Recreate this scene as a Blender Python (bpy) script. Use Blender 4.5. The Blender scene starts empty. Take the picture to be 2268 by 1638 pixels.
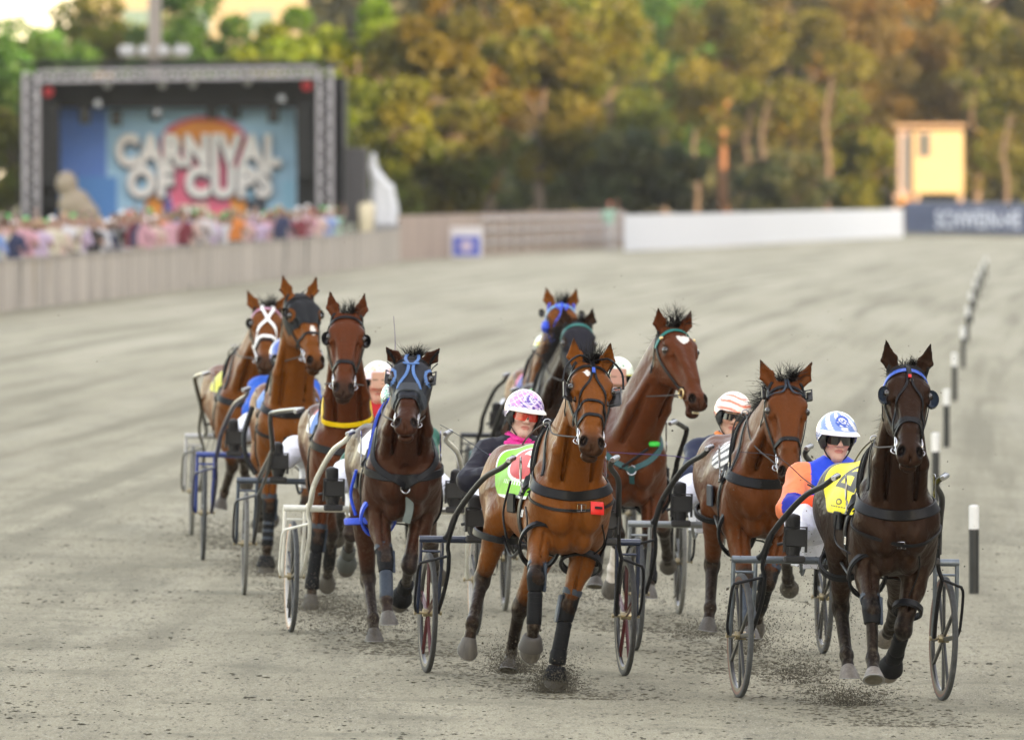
import bpy, math, random
import numpy as np
from mathutils import Vector, Matrix

# ------------------------------------------------------------------ camera
SC = bpy.context.scene
COL = SC.collection
F = 22000.0                 # focal length in units of a 2268 px wide frame
CAMH = 3.0
PITCH = math.atan((819 - 360) / F)
FWD = np.array([0, math.cos(PITCH), -math.sin(PITCH)])
UPV = np.array([0, math.sin(PITCH), math.cos(PITCH)])
CAM = np.array([0, 0, CAMH])
BANK = 0.022                # the track falls towards the inside of the bend
cd = bpy.data.cameras.new('camera'); cam = bpy.data.objects.new('camera', cd); COL.objects.link(cam)
cam.location = (0, 0, CAMH); cam.rotation_euler = (math.pi / 2 - PITCH, 0, 0)
cd.sensor_width = 36; cd.lens = F / 2268 * 36; cd.clip_end = 3000; cd.clip_start = 1
cd.dof.use_dof = True; cd.dof.focus_distance = 55.5; cd.dof.aperture_fstop = 5.0
SC.camera = cam
# ------------------------------------------------------------------ sky, sun, exposure
SUN_AZ, SUN_EL = math.radians(130), math.radians(12)   # clockwise from +Y
w = bpy.data.worlds.new('World'); SC.world = w; w.use_nodes = True
nt = w.node_tree; bg = nt.nodes['Background']
sk = nt.nodes.new('ShaderNodeTexSky'); sk.sky_type = 'NISHITA'; sk.sun_disc = False
sk.sun_elevation = SUN_EL; sk.sun_rotation = SUN_AZ; sk.air_density = 1.0; sk.dust_density = 0.6; sk.ozone_density = 1.0
vl = nt.nodes.new('ShaderNodeMix'); vl.data_type = 'RGBA'; vl.blend_type = 'MIX'; vl.inputs[0].default_value = .62; vl.inputs[7].default_value = (1.45, 1.40, 1.46, 1)   # thin veil of high cloud
nt.links.new(sk.outputs[0], vl.inputs[6]); nt.links.new(vl.outputs[2], bg.inputs[0]); bg.inputs[1].default_value = 0.15
sl = bpy.data.lights.new('sun', 'SUN'); sl.energy = 2.4; sl.angle = math.radians(0.6); sl.color = (1.0, 0.74, 0.48)
so = bpy.data.objects.new('sun', sl); COL.objects.link(so)
sd = Vector((math.sin(SUN_AZ) * math.cos(SUN_EL), math.cos(SUN_AZ) * math.cos(SUN_EL), math.sin(SUN_EL)))
so.rotation_euler = sd.to_track_quat('Z', 'Y').to_euler()
SC.view_settings.view_transform = 'Standard'; SC.view_settings.look = 'None'
SC.view_settings.exposure = 2.98
SC.view_settings.use_white_balance = True; SC.view_settings.white_balance_temperature = 7700; SC.view_settings.white_balance_tint = 12; SC.view_settings.gamma = 1.0
SC.cycles.use_denoising = True
SC.cycles.max_bounces = 6; SC.cycles.transparent_max_bounces = 6

# ------------------------------------------------------------------ pixels to points
def ray(px, py):
    d = FWD + (px - 1134) / F * np.array([1, 0, 0]) + (819 - py) / F * UPV
    return CAM.copy(), d / np.linalg.norm(d)
def gz(x, y):
    return -BANK * float(np.clip(x, -25, 25))
def ground(px, py):
    o, d = ray(px, py)
    t = -CAMH / (d[2] + BANK * d[0])
    p = o + t * d
    if abs(p[0]) > 25:
        t = -(CAMH + BANK * 25 * np.sign(p[0])) / d[2]; p = o + t * d
    return p
def atY(px, py, Y):
    o, d = ray(px, py); return o + d * (Y / d[1])

# ------------------------------------------------------------------ objects
def tag(o, label=None, cat=None, group=None, kind=None):
    if label: o['label'] = label
    if cat: o['category'] = cat
    if group: o['group'] = group
    if kind: o['kind'] = kind
    return o
def empty(name, loc=(0, 0, 0), rz=0.0, roll=0.0):
    o = bpy.data.objects.new(name, None); COL.objects.link(o)
    o.location = loc; o.rotation_euler = (roll, 0, rz) if False else (0, 0, rz)
    if roll:
        o.rotation_mode = 'QUATERNION'
        o.rotation_quaternion = (Matrix.Rotation(roll, 4, 'Y') @ Matrix.Rotation(rz, 4, 'Z')).to_quaternion()
    return o
def mesh_obj(name, V, Fc, m=None, parent=None, smooth=True, col=None, mats=None, mi=None):
    """V (n,3); Fc list of polys or (m,4)/(m,3) array; col: dict name->(n,4) point colours"""
    me = bpy.data.meshes.new(name)
    V = np.asarray(V, dtype=np.float32)
    if isinstance(Fc, np.ndarray):
        nf, k = Fc.shape
        me.vertices.add(len(V)); me.vertices.foreach_set('co', V.ravel())
        me.loops.add(nf * k); me.loops.foreach_set('vertex_index', Fc.astype(np.int32).ravel())
        me.polygons.add(nf); me.polygons.foreach_set('loop_start', np.arange(0, nf * k, k, dtype=np.int32))
        me.update(calc_edges=True)
    else:
        me.from_pydata(V.tolist(), [], [list(map(int, f)) for f in Fc]); me.update()
    if smooth: me.polygons.foreach_set('use_smooth', np.ones(len(me.polygons), dtype=bool))
    if col:
        for k_, c in col.items():
            a = me.color_attributes.new(k_, 'FLOAT_COLOR', 'POINT'); a.data.foreach_set('color', np.asarray(c, np.float32).ravel())
    for m_ in (mats or ([m] if m else [])): me.materials.append(m_)
    if mi is not None: me.polygons.foreach_set('material_index', np.asarray(mi, dtype=np.int32))
    o = bpy.data.objects.new(name, me); COL.objects.link(o)
    if parent: o.parent = parent
    return o

# ------------------------------------------------------------------ materials
MATS = {}
def _m(name):
    m = bpy.data.materials.new(name); m.use_nodes = True
    return m, m.node_tree.nodes, m.node_tree.links, m.node_tree.nodes['Principled BSDF']
def mat(name, col, rough=0.5, metal=0.0, var=0.12, scale=30.0, bump=0.0, coat=0.0, spec=0.5, emit=None, trans=0.0, stretch=None, sheen=0.0):
    if name in MATS: return MATS[name]
    m, N, L, P = _m(name)
    P.inputs['Roughness'].default_value = rough; P.inputs['Metallic'].default_value = metal
    P.inputs['Specular IOR Level'].default_value = spec; P.inputs['Coat Weight'].default_value = coat
    if sheen: P.inputs['Sheen Weight'].default_value = sheen
    tc = N.new('ShaderNodeTexCoord'); nz = N.new('ShaderNodeTexNoise'); nz.inputs['Scale'].default_value = scale; nz.inputs['Detail'].default_value = 5
    if stretch:
        mp = N.new('ShaderNodeMapping'); mp.inputs['Scale'].default_value = stretch
        L.new(tc.outputs['Object'], mp.inputs[0]); L.new(mp.outputs[0], nz.inputs['Vector'])
    else: L.new(tc.outputs['Object'], nz.inputs['Vector'])
    mx = N.new('ShaderNodeMix'); mx.data_type = 'RGBA'
    mx.inputs[6].default_value = [max(0, c * (1 - var * 2)) for c in col] + [1]; mx.inputs[7].default_value = [min(1, c * (1 + var * 2)) for c in col] + [1]
    L.new(nz.outputs[0], mx.inputs[0]); L.new(mx.outputs[2], P.inputs['Base Color'])
    if bump:
        b = N.new('ShaderNodeBump'); b.inputs['Strength'].default_value = bump; b.inputs['Distance'].default_value = 0.01
        L.new(nz.outputs[0], b.inputs['Height']); L.new(b.outputs[0], P.inputs['Normal'])
    if trans:
        P.inputs['Transmission Weight'].default_value = trans
    if emit:
        P.inputs['Emission Color'].default_value = list(emit[:3]) + [1]; P.inputs['Emission Strength'].default_value = emit[3]
    MATS[name] = m
    return m
def vmat(name, rough=0.6, coat=0.0, spec=0.5, bump=0.0, scale=40.0, var=0.1, sheen=0.0):
    """material whose base colour is the point colour 'Col' of the surface print"""
    if name in MATS: return MATS[name]
    m, N, L, P = _m(name)
    at = N.new('ShaderNodeAttribute'); at.attribute_name = 'Col'
    tc = N.new('ShaderNodeTexCoord'); nz = N.new('ShaderNodeTexNoise'); nz.inputs['Scale'].default_value = scale; nz.inputs['Detail'].default_value = 4
    L.new(tc.outputs['Object'], nz.inputs['Vector'])
    mr = N.new('ShaderNodeMapRange'); mr.inputs[1].default_value = 0.3; mr.inputs[2].default_value = 0.7; mr.inputs[3].default_value = 1 - var; mr.inputs[4].default_value = 1 + var
    L.new(nz.outputs[0], mr.inputs[0])
    mx = N.new('ShaderNodeMix'); mx.data_type = 'RGBA'; mx.blend_type = 'MULTIPLY'; mx.inputs[0].default_value = 1
    L.new(at.outputs['Color'], mx.inputs[6]); L.new(mr.outputs[0], mx.inputs[7]); L.new(mx.outputs[2], P.inputs['Base Color'])
    P.inputs['Roughness'].default_value = rough; P.inputs['Coat Weight'].default_value = coat; P.inputs['Specular IOR Level'].default_value = spec
    if sheen: P.inputs['Sheen Weight'].default_value = sheen
    if bump:
        b = N.new('ShaderNodeBump'); b.inputs['Strength'].default_value = bump; b.inputs['Distance'].default_value = 0.01
        L.new(nz.outputs[0], b.inputs['Height']); L.new(b.outputs[0], P.inputs['Normal'])
    MATS[name] = m
    return m
def coat_mat(name, body, points, white=(0.75, 0.7, 0.65), rough=0.33, spec=.20):
    """horse coat: Col.r = dark points (legs, muzzle, ear rims), Col.g = white markings, Col.b = paler soft skin"""
    m, N, L, P = _m(name)
    at = N.new('ShaderNodeAttribute'); at.attribute_name = 'Col'; sp = N.new('ShaderNodeSeparateColor'); L.new(at.outputs['Color'], sp.inputs[0])
    tc = N.new('ShaderNodeTexCoord')
    nz = N.new('ShaderNodeTexNoise'); nz.inputs['Scale'].default_value = 3.5; nz.inputs['Detail'].default_value = 6; L.new(tc.outputs['Object'], nz.inputs['Vector'])
    n2 = N.new('ShaderNodeTexNoise'); n2.inputs['Scale'].default_value = 90; n2.inputs['Detail'].default_value = 3
    mp = N.new('ShaderNodeMapping'); mp.inputs['Scale'].default_value = (1, 1, 0.25); L.new(tc.outputs['Object'], mp.inputs[0]); L.new(mp.outputs[0], n2.inputs['Vector'])
    b0 = N.new('ShaderNodeMix'); b0.data_type = 'RGBA'; b0.inputs[6].default_value = [c * 0.7 for c in body] + [1]; b0.inputs[7].default_value = [c * 1.35 for c in body] + [1]
    L.new(nz.outputs[0], b0.inputs[0])
    b1 = N.new('ShaderNodeMix'); b1.data_type = 'RGBA'; b1.blend_type = 'MULTIPLY'; b1.inputs[0].default_value = 0.35
    L.new(b0.outputs[2], b1.inputs[6]); L.new(n2.outputs[0], b1.inputs[7])
    d = N.new('ShaderNodeMix'); d.data_type = 'RGBA'; L.new(sp.outputs[0], d.inputs[0]); L.new(b1.outputs[2], d.inputs[6]); d.inputs[7].default_value = list(points) + [1]
    e = N.new('ShaderNodeMix'); e.data_type = 'RGBA'; L.new(sp.outputs[1], e.inputs[0]); L.new(d.outputs[2], e.inputs[6]); e.inputs[7].default_value = list(white) + [1]
    nd = N.new('ShaderNodeTexNoise'); nd.inputs['Scale'].default_value = 38; nd.inputs['Detail'].default_value = 5; nd.inputs['Roughness'].default_value = .7; L.new(tc.outputs['Object'], nd.inputs['Vector'])
    rd = N.new('ShaderNodeMapRange'); rd.inputs[1].default_value = .48; rd.inputs[2].default_value = .72; L.new(nd.outputs[0], rd.inputs[0]); md = N.new('ShaderNodeMath'); md.operation = 'MULTIPLY'; L.new(rd.outputs[0], md.inputs[0]); L.new(sp.outputs[2], md.inputs[1])
    ed = N.new('ShaderNodeMix'); ed.data_type = 'RGBA'; L.new(md.outputs[0], ed.inputs[0]); L.new(e.outputs[2], ed.inputs[6]); ed.inputs[7].default_value = (.13, .115, .085, 1)
    L.new(ed.outputs[2], P.inputs['Base Color'])
    P.inputs['Roughness'].default_value = rough; P.inputs['Specular IOR Level'].default_value = spec
    P.inputs['Specular Tint'].default_value = (.95, .55, .32, 1)
    P.inputs['Coat Weight'].default_value = 0.03; P.inputs['Coat Roughness'].default_value = 0.25
    P.inputs['Sheen Weight'].default_value = 0.0
    rr = N.new('ShaderNodeMapRange'); rr.inputs[1].default_value = 0.3; rr.inputs[2].default_value = 0.75; rr.inputs[3].default_value = rough - 0.07; rr.inputs[4].default_value = rough + 0.22
    L.new(nz.outputs[0], rr.inputs[0]); L.new(rr.outputs[0], P.inputs['Roughness'])
    n3 = N.new('ShaderNodeTexNoise'); n3.inputs['Scale'].default_value = 14; n3.inputs['Detail'].default_value = 4; L.new(tc.outputs['Object'], n3.inputs['Vector'])
    ad = N.new('ShaderNodeMath'); ad.operation = 'MULTIPLY_ADD'; ad.inputs[1].default_value = 0.12; L.new(n2.outputs[0], ad.inputs[0]); L.new(n3.outputs[0], ad.inputs[2])
    bp = N.new('ShaderNodeBump'); bp.inputs['Strength'].default_value = 0.6; bp.inputs['Distance'].default_value = 0.02
    vo = N.new('ShaderNodeTexVoronoi'); vo.feature = 'DISTANCE_TO_EDGE'; vo.inputs['Scale'].default_value = 5.5; wv = N.new('ShaderNodeMix'); wv.data_type = 'VECTOR'; wv.inputs[0].default_value = .12; L.new(tc.outputs['Object'], wv.inputs[4]); L.new(n3.outputs['Color'], wv.inputs[5]); L.new(wv.outputs[1], vo.inputs['Vector'])
    vr = N.new('ShaderNodeMapRange'); vr.inputs[1].default_value = 0; vr.inputs[2].default_value = .06; vr.inputs[3].default_value = .07; vr.inputs[4].default_value = 0; L.new(vo.outputs['Distance'], vr.inputs[0]); ae = N.new('ShaderNodeMath'); ae.operation = 'ADD'; L.new(ad.outputs[0], ae.inputs[0]); L.new(vr.outputs[0], ae.inputs[1])
    L.new(ae.outputs[0], bp.inputs['Height']); L.new(bp.outputs[0], P.inputs['Normal'])
    return m

# ------------------------------------------------------------------ implicit surfaces
f32 = np.float32
def unit(v):
    v = np.asarray(v, float); return v / max(1e-9, np.linalg.norm(v))
class Field:
    def __init__(s, lo, hi, vox):
        s.lo = np.array(lo, float); s.vox = vox
        s.n = np.ceil((np.array(hi) - s.lo) / vox).astype(int) + 1
        s.f = np.full(s.n, 0.3, f32)
    def _win(s, bmin, bmax, pad):
        i0 = np.clip(np.floor((bmin - pad - s.lo) / s.vox).astype(int), 0, s.n); i1 = np.clip(np.ceil((bmax + pad - s.lo) / s.vox).astype(int) + 1, 0, s.n)
        if np.any(i1 <= i0): return None
        sl = tuple(slice(a, b) for a, b in zip(i0, i1))
        X = (s.lo[0] + s.vox * np.arange(i0[0], i1[0])).astype(f32)[:, None, None]
        Y = (s.lo[1] + s.vox * np.arange(i0[1], i1[1])).astype(f32)[None, :, None]
        Z = (s.lo[2] + s.vox * np.arange(i0[2], i1[2])).astype(f32)[None, None, :]
        return sl, X, Y, Z
    def op(s, d, sl, k, mode):
        a = s.f[sl]
        if mode == 'add':
            h = np.maximum(k - np.abs(a - d), 0) if k > 0 else 0
            s.f[sl] = np.minimum(a, d) - (h * h / (4 * k) if k > 0 else 0)
        else:
            d = -d; h = np.maximum(k - np.abs(a - d), 0)
            s.f[sl] = np.maximum(a, d) + h * h / (4 * k)
    def ec(s, a, b, w, h=None, lat=(0, 1, 0), k=0.03, mode='add', p=2.0, cap=1.0):
        """elliptic cone a-b; w=(wa,wb) half width along lat, h half height across"""
        a = np.asarray(a, float); b = np.asarray(b, float)
        w = (w, w) if np.isscalar(w) else w; h = w if h is None else ((h, h) if np.isscalar(h) else h)
        A = b - a; ln = max(1e-6, np.linalg.norm(A)); A = A / ln
        Lt = np.asarray(lat, float); Lt = unit(Lt - A * Lt.dot(A)); U = np.cross(A, Lt)
        R = max(max(w), max(h)); win = s._win(np.minimum(a, b) - R, np.maximum(a, b) + R, k + 2 * s.vox)
        if win is None: return
        sl, X, Y, Z = win; X = X - f32(a[0]); Y = Y - f32(a[1]); Z = Z - f32(a[2])
        t = X * f32(A[0]) + Y * f32(A[1]) + Z * f32(A[2]); l = X * f32(Lt[0]) + Y * f32(Lt[1]) + Z * f32(Lt[2]); u = X * f32(U[0]) + Y * f32(U[1]) + Z * f32(U[2])
        q = np.clip(t / f32(ln), 0, 1); W = w[0] + (w[1] - w[0]) * q; H = h[0] + (h[1] - h[0]) * q; m = np.minimum(W, H)
        sx = (t - q * f32(ln)) / (m * f32(cap))
        if p == 2.0: d = (np.sqrt((l / W) ** 2 + (u / H) ** 2 + sx ** 2) - 1) * m
        else: d = ((np.abs(l / W) ** p + np.abs(u / H) ** p + np.abs(sx) ** p) ** (1 / p) - 1) * m
        s.op(d.astype(f32), sl, k, mode)
    def ell(s, c, r, k=0.03, mode='add', ax=None):
        """ellipsoid, radii r along rows of ax"""
        c = np.asarray(c, float); r = np.asarray(r, float)
        ax = np.eye(3) if ax is None else np.asarray(ax, float)
        R = r.max(); win = s._win(c - R, c + R, k + 2 * s.vox)
        if win is None: return
        sl, X, Y, Z = win; X = X - f32(c[0]); Y = Y - f32(c[1]); Z = Z - f32(c[2]); q = 0
        for i in range(3):
            e = (X * f32(ax[i][0]) + Y * f32(ax[i][1]) + Z * f32(ax[i][2])) / f32(r[i]); q = q + e * e
        s.op(((np.sqrt(q) - 1) * f32(r.min())).astype(f32), sl, k, mode)
    def loft(s, org, A, Lt, U, st, k=0.03, p=2.2, endk=0.03):
        """st rows: (t, u_top, u_bottom, half width, taper)"""
        st = np.array(st, float); T = st[:, 0]; n = 160; tt = np.linspace(T[0], T[-1], n)
        def cr(c):  # smooth resample
            y = np.interp(tt, T, c); kk = np.hanning(15); kk /= kk.sum(); yp = np.concatenate([np.full(7, y[0]), y, np.full(7, y[-1])]); return np.convolve(yp, kk, 'valid')
        ut, ub, wd, tp = cr(st[:, 1]), cr(st[:, 2]), cr(st[:, 3]), cr(st[:, 4])
        org = np.asarray(org, float); A = unit(A); Lt = unit(Lt); U = unit(U)
        pts = []
        for i in range(0, n, 8):
            for su in (ut[i], ub[i]):
                for sw in (-wd[i], wd[i]): pts.append(org + A * tt[i] + U * su + Lt * sw)
        pts = np.array(pts); win = s._win(pts.min(0) - .02, pts.max(0) + .02, k + 2 * s.vox)
        if win is None: return
        sl, X, Y, Z = win; X = X - f32(org[0]); Y = Y - f32(org[1]); Z = Z - f32(org[2])
        t = X * f32(A[0]) + Y * f32(A[1]) + Z * f32(A[2]); l = np.abs(X * f32(Lt[0]) + Y * f32(Lt[1]) + Z * f32(Lt[2])); u = X * f32(U[0]) + Y * f32(U[1]) + Z * f32(U[2])
        qi = np.clip((t - tt[0]) / (tt[-1] - tt[0]) * (n - 1), 0, n - 1.001); i0 = qi.astype(np.int32); fr = (qi - i0).astype(f32)
        g = lambda a: (a.astype(f32)[i0] * (1 - fr) + a.astype(f32)[i0 + 1] * fr)
        top, bot, W, TP = g(ut), g(ub), g(wd), g(tp)
        c = (top + bot) / 2; H = (top - bot) / 2; e = (u - c) / H
        W = W * (1 - TP * np.clip(e, -1, 1)); m = np.minimum(W, H)
        d = ((l / W) ** p + np.abs(e) ** p) ** (1 / p); d = (d - 1) * m
        de = np.maximum(tt[0] - t, t - tt[-1]); h = np.maximum(endk - np.abs(d - de), 0)
        d = np.maximum(d, de) + h * h / (4 * endk)
        s.op(d.astype(f32), sl, k, 'add')
    # ---- queries
    def samp(s, P):
        q = (np.asarray(P, float) - s.lo) / s.vox; q = np.clip(q, 0, s.n - 1.001); i = q.astype(int); fr = q - i; r = 0
        for dx in (0, 1):
            for dy in (0, 1):
                for dz in (0, 1):
                    wgt = (fr[:, 0] if dx else 1 - fr[:, 0]) * (fr[:, 1] if dy else 1 - fr[:, 1]) * (fr[:, 2] if dz else 1 - fr[:, 2])
                    r = r + wgt * s.f[i[:, 0] + dx, i[:, 1] + dy, i[:, 2] + dz]
        return r
    def grad(s, P):
        e = s.vox * 1.5; g = np.stack([s.samp(P + np.eye(3)[i] * e) - s.samp(P - np.eye(3)[i] * e) for i in range(3)], 1)
        return g / np.maximum(1e-9, np.linalg.norm(g, axis=1))[:, None]
    def snap(s, P, off=0.0, it=14):
        P = np.array(P, float)
        for _ in range(it):
            d = s.samp(P) - off; P = P - s.grad(P) * np.clip(d, -.03, .03)[:, None] * 0.8
        return P
    def cast(s, O, D, dist=0.5, n=160):
        """first hit from outside walking along D"""
        O = np.atleast_2d(O).astype(float); D = np.atleast_2d(D); D = D / np.linalg.norm(D, axis=1)[:, None]
        ts = np.linspace(0, dist, n); hit = np.full(len(O), np.nan); prev = s.samp(O)
        for i in range(1, n):
            v = s.samp(O + D * ts[i]); c = np.isnan(hit) & (v <= 0) & (prev > 0)
            hit[c] = ts[i - 1] + (ts[i] - ts[i - 1]) * (prev[c] / (prev[c] - v[c])); prev = v
        ok = ~np.isnan(hit); hit[~ok] = dist
        return O + D * hit[:, None], ok
    def mesh(s, relax=1):
        f = s.f; b = f < 0; nx, ny, nz = f.shape
        cnt = np.zeros((nx - 1, ny - 1, nz - 1), np.int8)
        for dx in (0, 1):
            for dy in (0, 1):
                for dz in (0, 1): cnt += b[dx:nx - 1 + dx, dy:ny - 1 + dy, dz:nz - 1 + dz]
        act = np.argwhere((cnt > 0) & (cnt < 8)); idm = np.full(cnt.shape, -1, np.int32); idm[tuple(act.T)] = np.arange(len(act))
        C = np.array([[dx, dy, dz] for dx in (0, 1) for dy in (0, 1) for dz in (0, 1)])
        val = np.stack([f[act[:, 0] + c[0], act[:, 1] + c[1], act[:, 2] + c[2]] for c in C], 1)
        acc = np.zeros((len(act), 3)); num = np.zeros(len(act))
        for i in range(8):
            for j in range(i + 1, 8):
                if np.abs(C[i] - C[j]).sum() != 1: continue
                cr = (val[:, i] < 0) != (val[:, j] < 0); t = val[cr, i] / (val[cr, i] - val[cr, j])
                acc[cr] += C[i] + (C[j] - C[i]) * t[:, None]; num[cr] += 1
        V = s.lo + s.vox * (act + acc / num[:, None]); Q = []
        for ax in range(3):
            o1, o2 = [(1, 2), (2, 0), (0, 1)][ax]
            A = [slice(None)] * 3; B = [slice(None)] * 3; A[ax] = slice(0, -1); B[ax] = slice(1, None)
            fa, fb = b[tuple(A)], b[tuple(B)]; e = np.argwhere(fa != fb); e = e[(e[:, o1] > 0) & (e[:, o2] > 0) & (e[:, o1] < s.n[o1] - 1) & (e[:, o2] < s.n[o2] - 1)]
            flip = fa[tuple(e.T)]
            def I(d1, d2):
                q = e.copy(); q[:, o1] += d1; q[:, o2] += d2; return idm[tuple(q.T)]
            q = np.stack([I(-1, -1), I(0, -1), I(0, 0), I(-1, 0)], 1); q[~flip] = q[~flip][:, ::-1]; Q.append(q)
        Q = np.concatenate(Q); Q = Q[(Q >= 0).all(1)]
        for _ in range(relax):
            S = np.zeros_like(V); n = np.zeros(len(V))
            for i in range(4):
                for j in ((i + 1) % 4, (i + 3) % 4):
                    for c in range(3): S[:, c] += np.bincount(Q[:, i], V[Q[:, j], c], len(V))
                    n += np.bincount(Q[:, i], minlength=len(V))
            V = V * 0.4 + 0.6 * S / np.maximum(n, 1)[:, None]
        return V, Q

# ------------------------------------------------------------------ explicit shapes
class MB:
    """collects pieces into one mesh"""
    def __init__(s): s.V = []; s.F = []; s.n = 0; s.M = []; s.C = []
    def add(s, V, Fc, mi=0, col=None):
        V = np.asarray(V, float); s.V.append(V); s.F += [tuple(int(i) + s.n for i in f) for f in Fc]; s.M += [mi] * len(Fc); s.n += len(V)
        s.C.append(np.tile(np.array(list(col) + [1.0]) if col is not None else np.ones(4), (len(V), 1)))
        return s
    def build(s, name, m, parent=None, smooth=True, col=False):
        mats = m if isinstance(m, (list, tuple)) else [m]
        o = mesh_obj(name, np.concatenate(s.V), s.F, None, parent, smooth, {'Col': np.concatenate(s.C)} if col else None, mats, s.M)
        if smooth and len(s.F) < 30000: o.data.set_sharp_from_angle(angle=math.radians(42))
        return o
    def tube(s, P, r, n=8, closed=False, mi=0, col=None, flat=None):
        """r scalar or list; flat=(w,h) profile uses up vector"""
        P = np.asarray(P, float); N = len(P); r = np.full(N, r) if np.isscalar(r) else np.asarray(r, float)
        T = np.gradient(P, axis=0) if not closed else (np.roll(P, -1, 0) - np.roll(P, 1, 0)); T = T / np.maximum(1e-9, np.linalg.norm(T, axis=1))[:, None]
        u = np.cross(T[0], [0, 0, 1]); u = unit(u) if np.linalg.norm(u) > 1e-3 else np.array([1., 0, 0]); V = []
        for i in range(N):
            u = u - T[i] * u.dot(T[i]); u = unit(u); v = np.cross(T[i], u)
            for j in range(n):
                a = 2 * math.pi * j / n; V.append(P[i] + (u * math.cos(a) + v * math.sin(a)) * r[i])
        Fc = []
        for i in range(N if closed else N - 1):
            i2 = (i + 1) % N
            for j in range(n): Fc.append((i * n + j, i * n + (j + 1) % n, i2 * n + (j + 1) % n, i2 * n + j))
        if not closed: Fc += [tuple(range(n))[::-1], tuple((N - 1) * n + j for j in range(n))]
        return s.add(V, Fc, mi, col)
    def ribbon(s, P, Nn, w, t=0.004, mi=0, col=None, closed=False):
        """flat strap through P with surface normals Nn, rounded rectangular section"""
        P = np.asarray(P, float); Nn = np.asarray(Nn, float); N = len(P)
        T = np.gradient(P, axis=0) if not closed else (np.roll(P, -1, 0) - np.roll(P, 1, 0)); w = np.full(N, w) if np.isscalar(w) else np.asarray(w)
        V = []
        for i in range(N):
            n_ = unit(Nn[i]); b = unit(np.cross(unit(T[i]), n_)); n_ = unit(np.cross(b, unit(T[i])))
            for (a, c) in ((-1, 0), (-.85, 1), (.85, 1), (1, 0), (.9, -.5), (-.9, -.5)): V.append(P[i] + b * a * w[i] / 2 + n_ * c * t)
        Fc = []; n = 6
        for i in range(N if closed else N - 1):
            i2 = (i + 1) % N
            for j in range(n): Fc.append((i * n + j, i * n + (j + 1) % n, i2 * n + (j + 1) % n, i2 * n + j))
        if not closed: Fc += [tuple(range(n))[::-1], tuple((N - 1) * n + j for j in range(n))]
        return s.add(V, Fc, mi, col)
    def box(s, c, sz, ax=None, mi=0, col=None, bev=0.0):
        c = np.asarray(c, float); h = np.asarray(sz, float) / 2; ax = np.eye(3) if ax is None else np.asarray(ax)
        if bev <= 0:
            V = [c + ax[0] * x * h[0] + ax[1] * y * h[1] + ax[2] * z * h[2] for x in (-1, 1) for y in (-1, 1) for z in (-1, 1)]
            return s.add(V, [(0, 1, 3, 2), (4, 6, 7, 5), (0, 4, 5, 1), (2, 3, 7, 6), (0, 2, 6, 4), (1, 5, 7, 3)], mi, col)
        V = []; q = h - bev
        prof = [(-q[0], -h[1]), (q[0], -h[1]), (h[0], -q[1]), (h[0], q[1]), (q[0], h[1]), (-q[0], h[1]), (-h[0], q[1]), (-h[0], -q[1])]
        for z, sc in ((-h[2], 0), (-q[2], 1), (q[2], 1), (h[2], 0)):
            for x, y in prof:
                if not sc: x *= (h[0] - bev) / h[0]; y *= (h[1] - bev) / h[1]
                V.append(c + ax[0] * x + ax[1] * y + ax[2] * z)
        Fc = [tuple(range(8))[::-1], tuple(24 + j for j in range(8))]
        for i in range(3):
            for j in range(8): Fc.append((i * 8 + j, i * 8 + (j + 1) % 8, i * 8 + 8 + (j + 1) % 8, i * 8 + 8 + j))
        return s.add(V, Fc, mi, col)
    def grid(s, G, mi=0, col=None, thick=0.0, nrm=None, closed_u=False):
        """G (nu,nv,3) surface"""
        G = np.asarray(G, float); nu, nv = G.shape[:2]
        Fc = [(i * nv + j, i * nv + j + 1, ((i + 1) % nu) * nv + j + 1, ((i + 1) % nu) * nv + j) for i in range(nu if closed_u else nu - 1) for j in range(nv - 1)]
        return s.add(G.reshape(-1, 3), Fc, mi, col)
    def ball(s, c, r, mi=0, col=None, n=12, ax=None):
        c = np.asarray(c, float); r = np.full(3, r) if np.isscalar(r) else np.asarray(r, float); ax = np.eye(3) if ax is None else np.asarray(ax); G = []
        for i in range(n + 1):
            a = math.pi * i / n; ring = []
            for j in range(n * 2 + 1):
                b = 2 * math.pi * j / (n * 2); ring.append(c + ax[0] * r[0] * math.sin(a) * math.cos(b) + ax[1] * r[1] * math.sin(a) * math.sin(b) + ax[2] * r[2] * math.cos(a))
            G.append(ring)
        return s.grid(np.array(G), mi, col)
def spline(P, n=8):
    P = np.asarray(P, float); out = []; Q = np.vstack([2 * P[0] - P[1], P, 2 * P[-1] - P[-2]])
    for i in range(1, len(Q) - 2):
        p0, p1, p2, p3 = Q[i - 1], Q[i], Q[i + 1], Q[i + 2]
        for t in np.linspace(0, 1, n, endpoint=False):
            out.append(.5 * ((2 * p1) + (-p0 + p2) * t + (2 * p0 - 5 * p1 + 4 * p2 - p3) * t * t + (-p0 + 3 * p1 - 3 * p2 + p3) * t ** 3))
    out.append(P[-1]); return np.array(out)
def lerp(a, b, t): return np.asarray(a, float) * (1 - t) + np.asarray(b, float) * t
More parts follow.
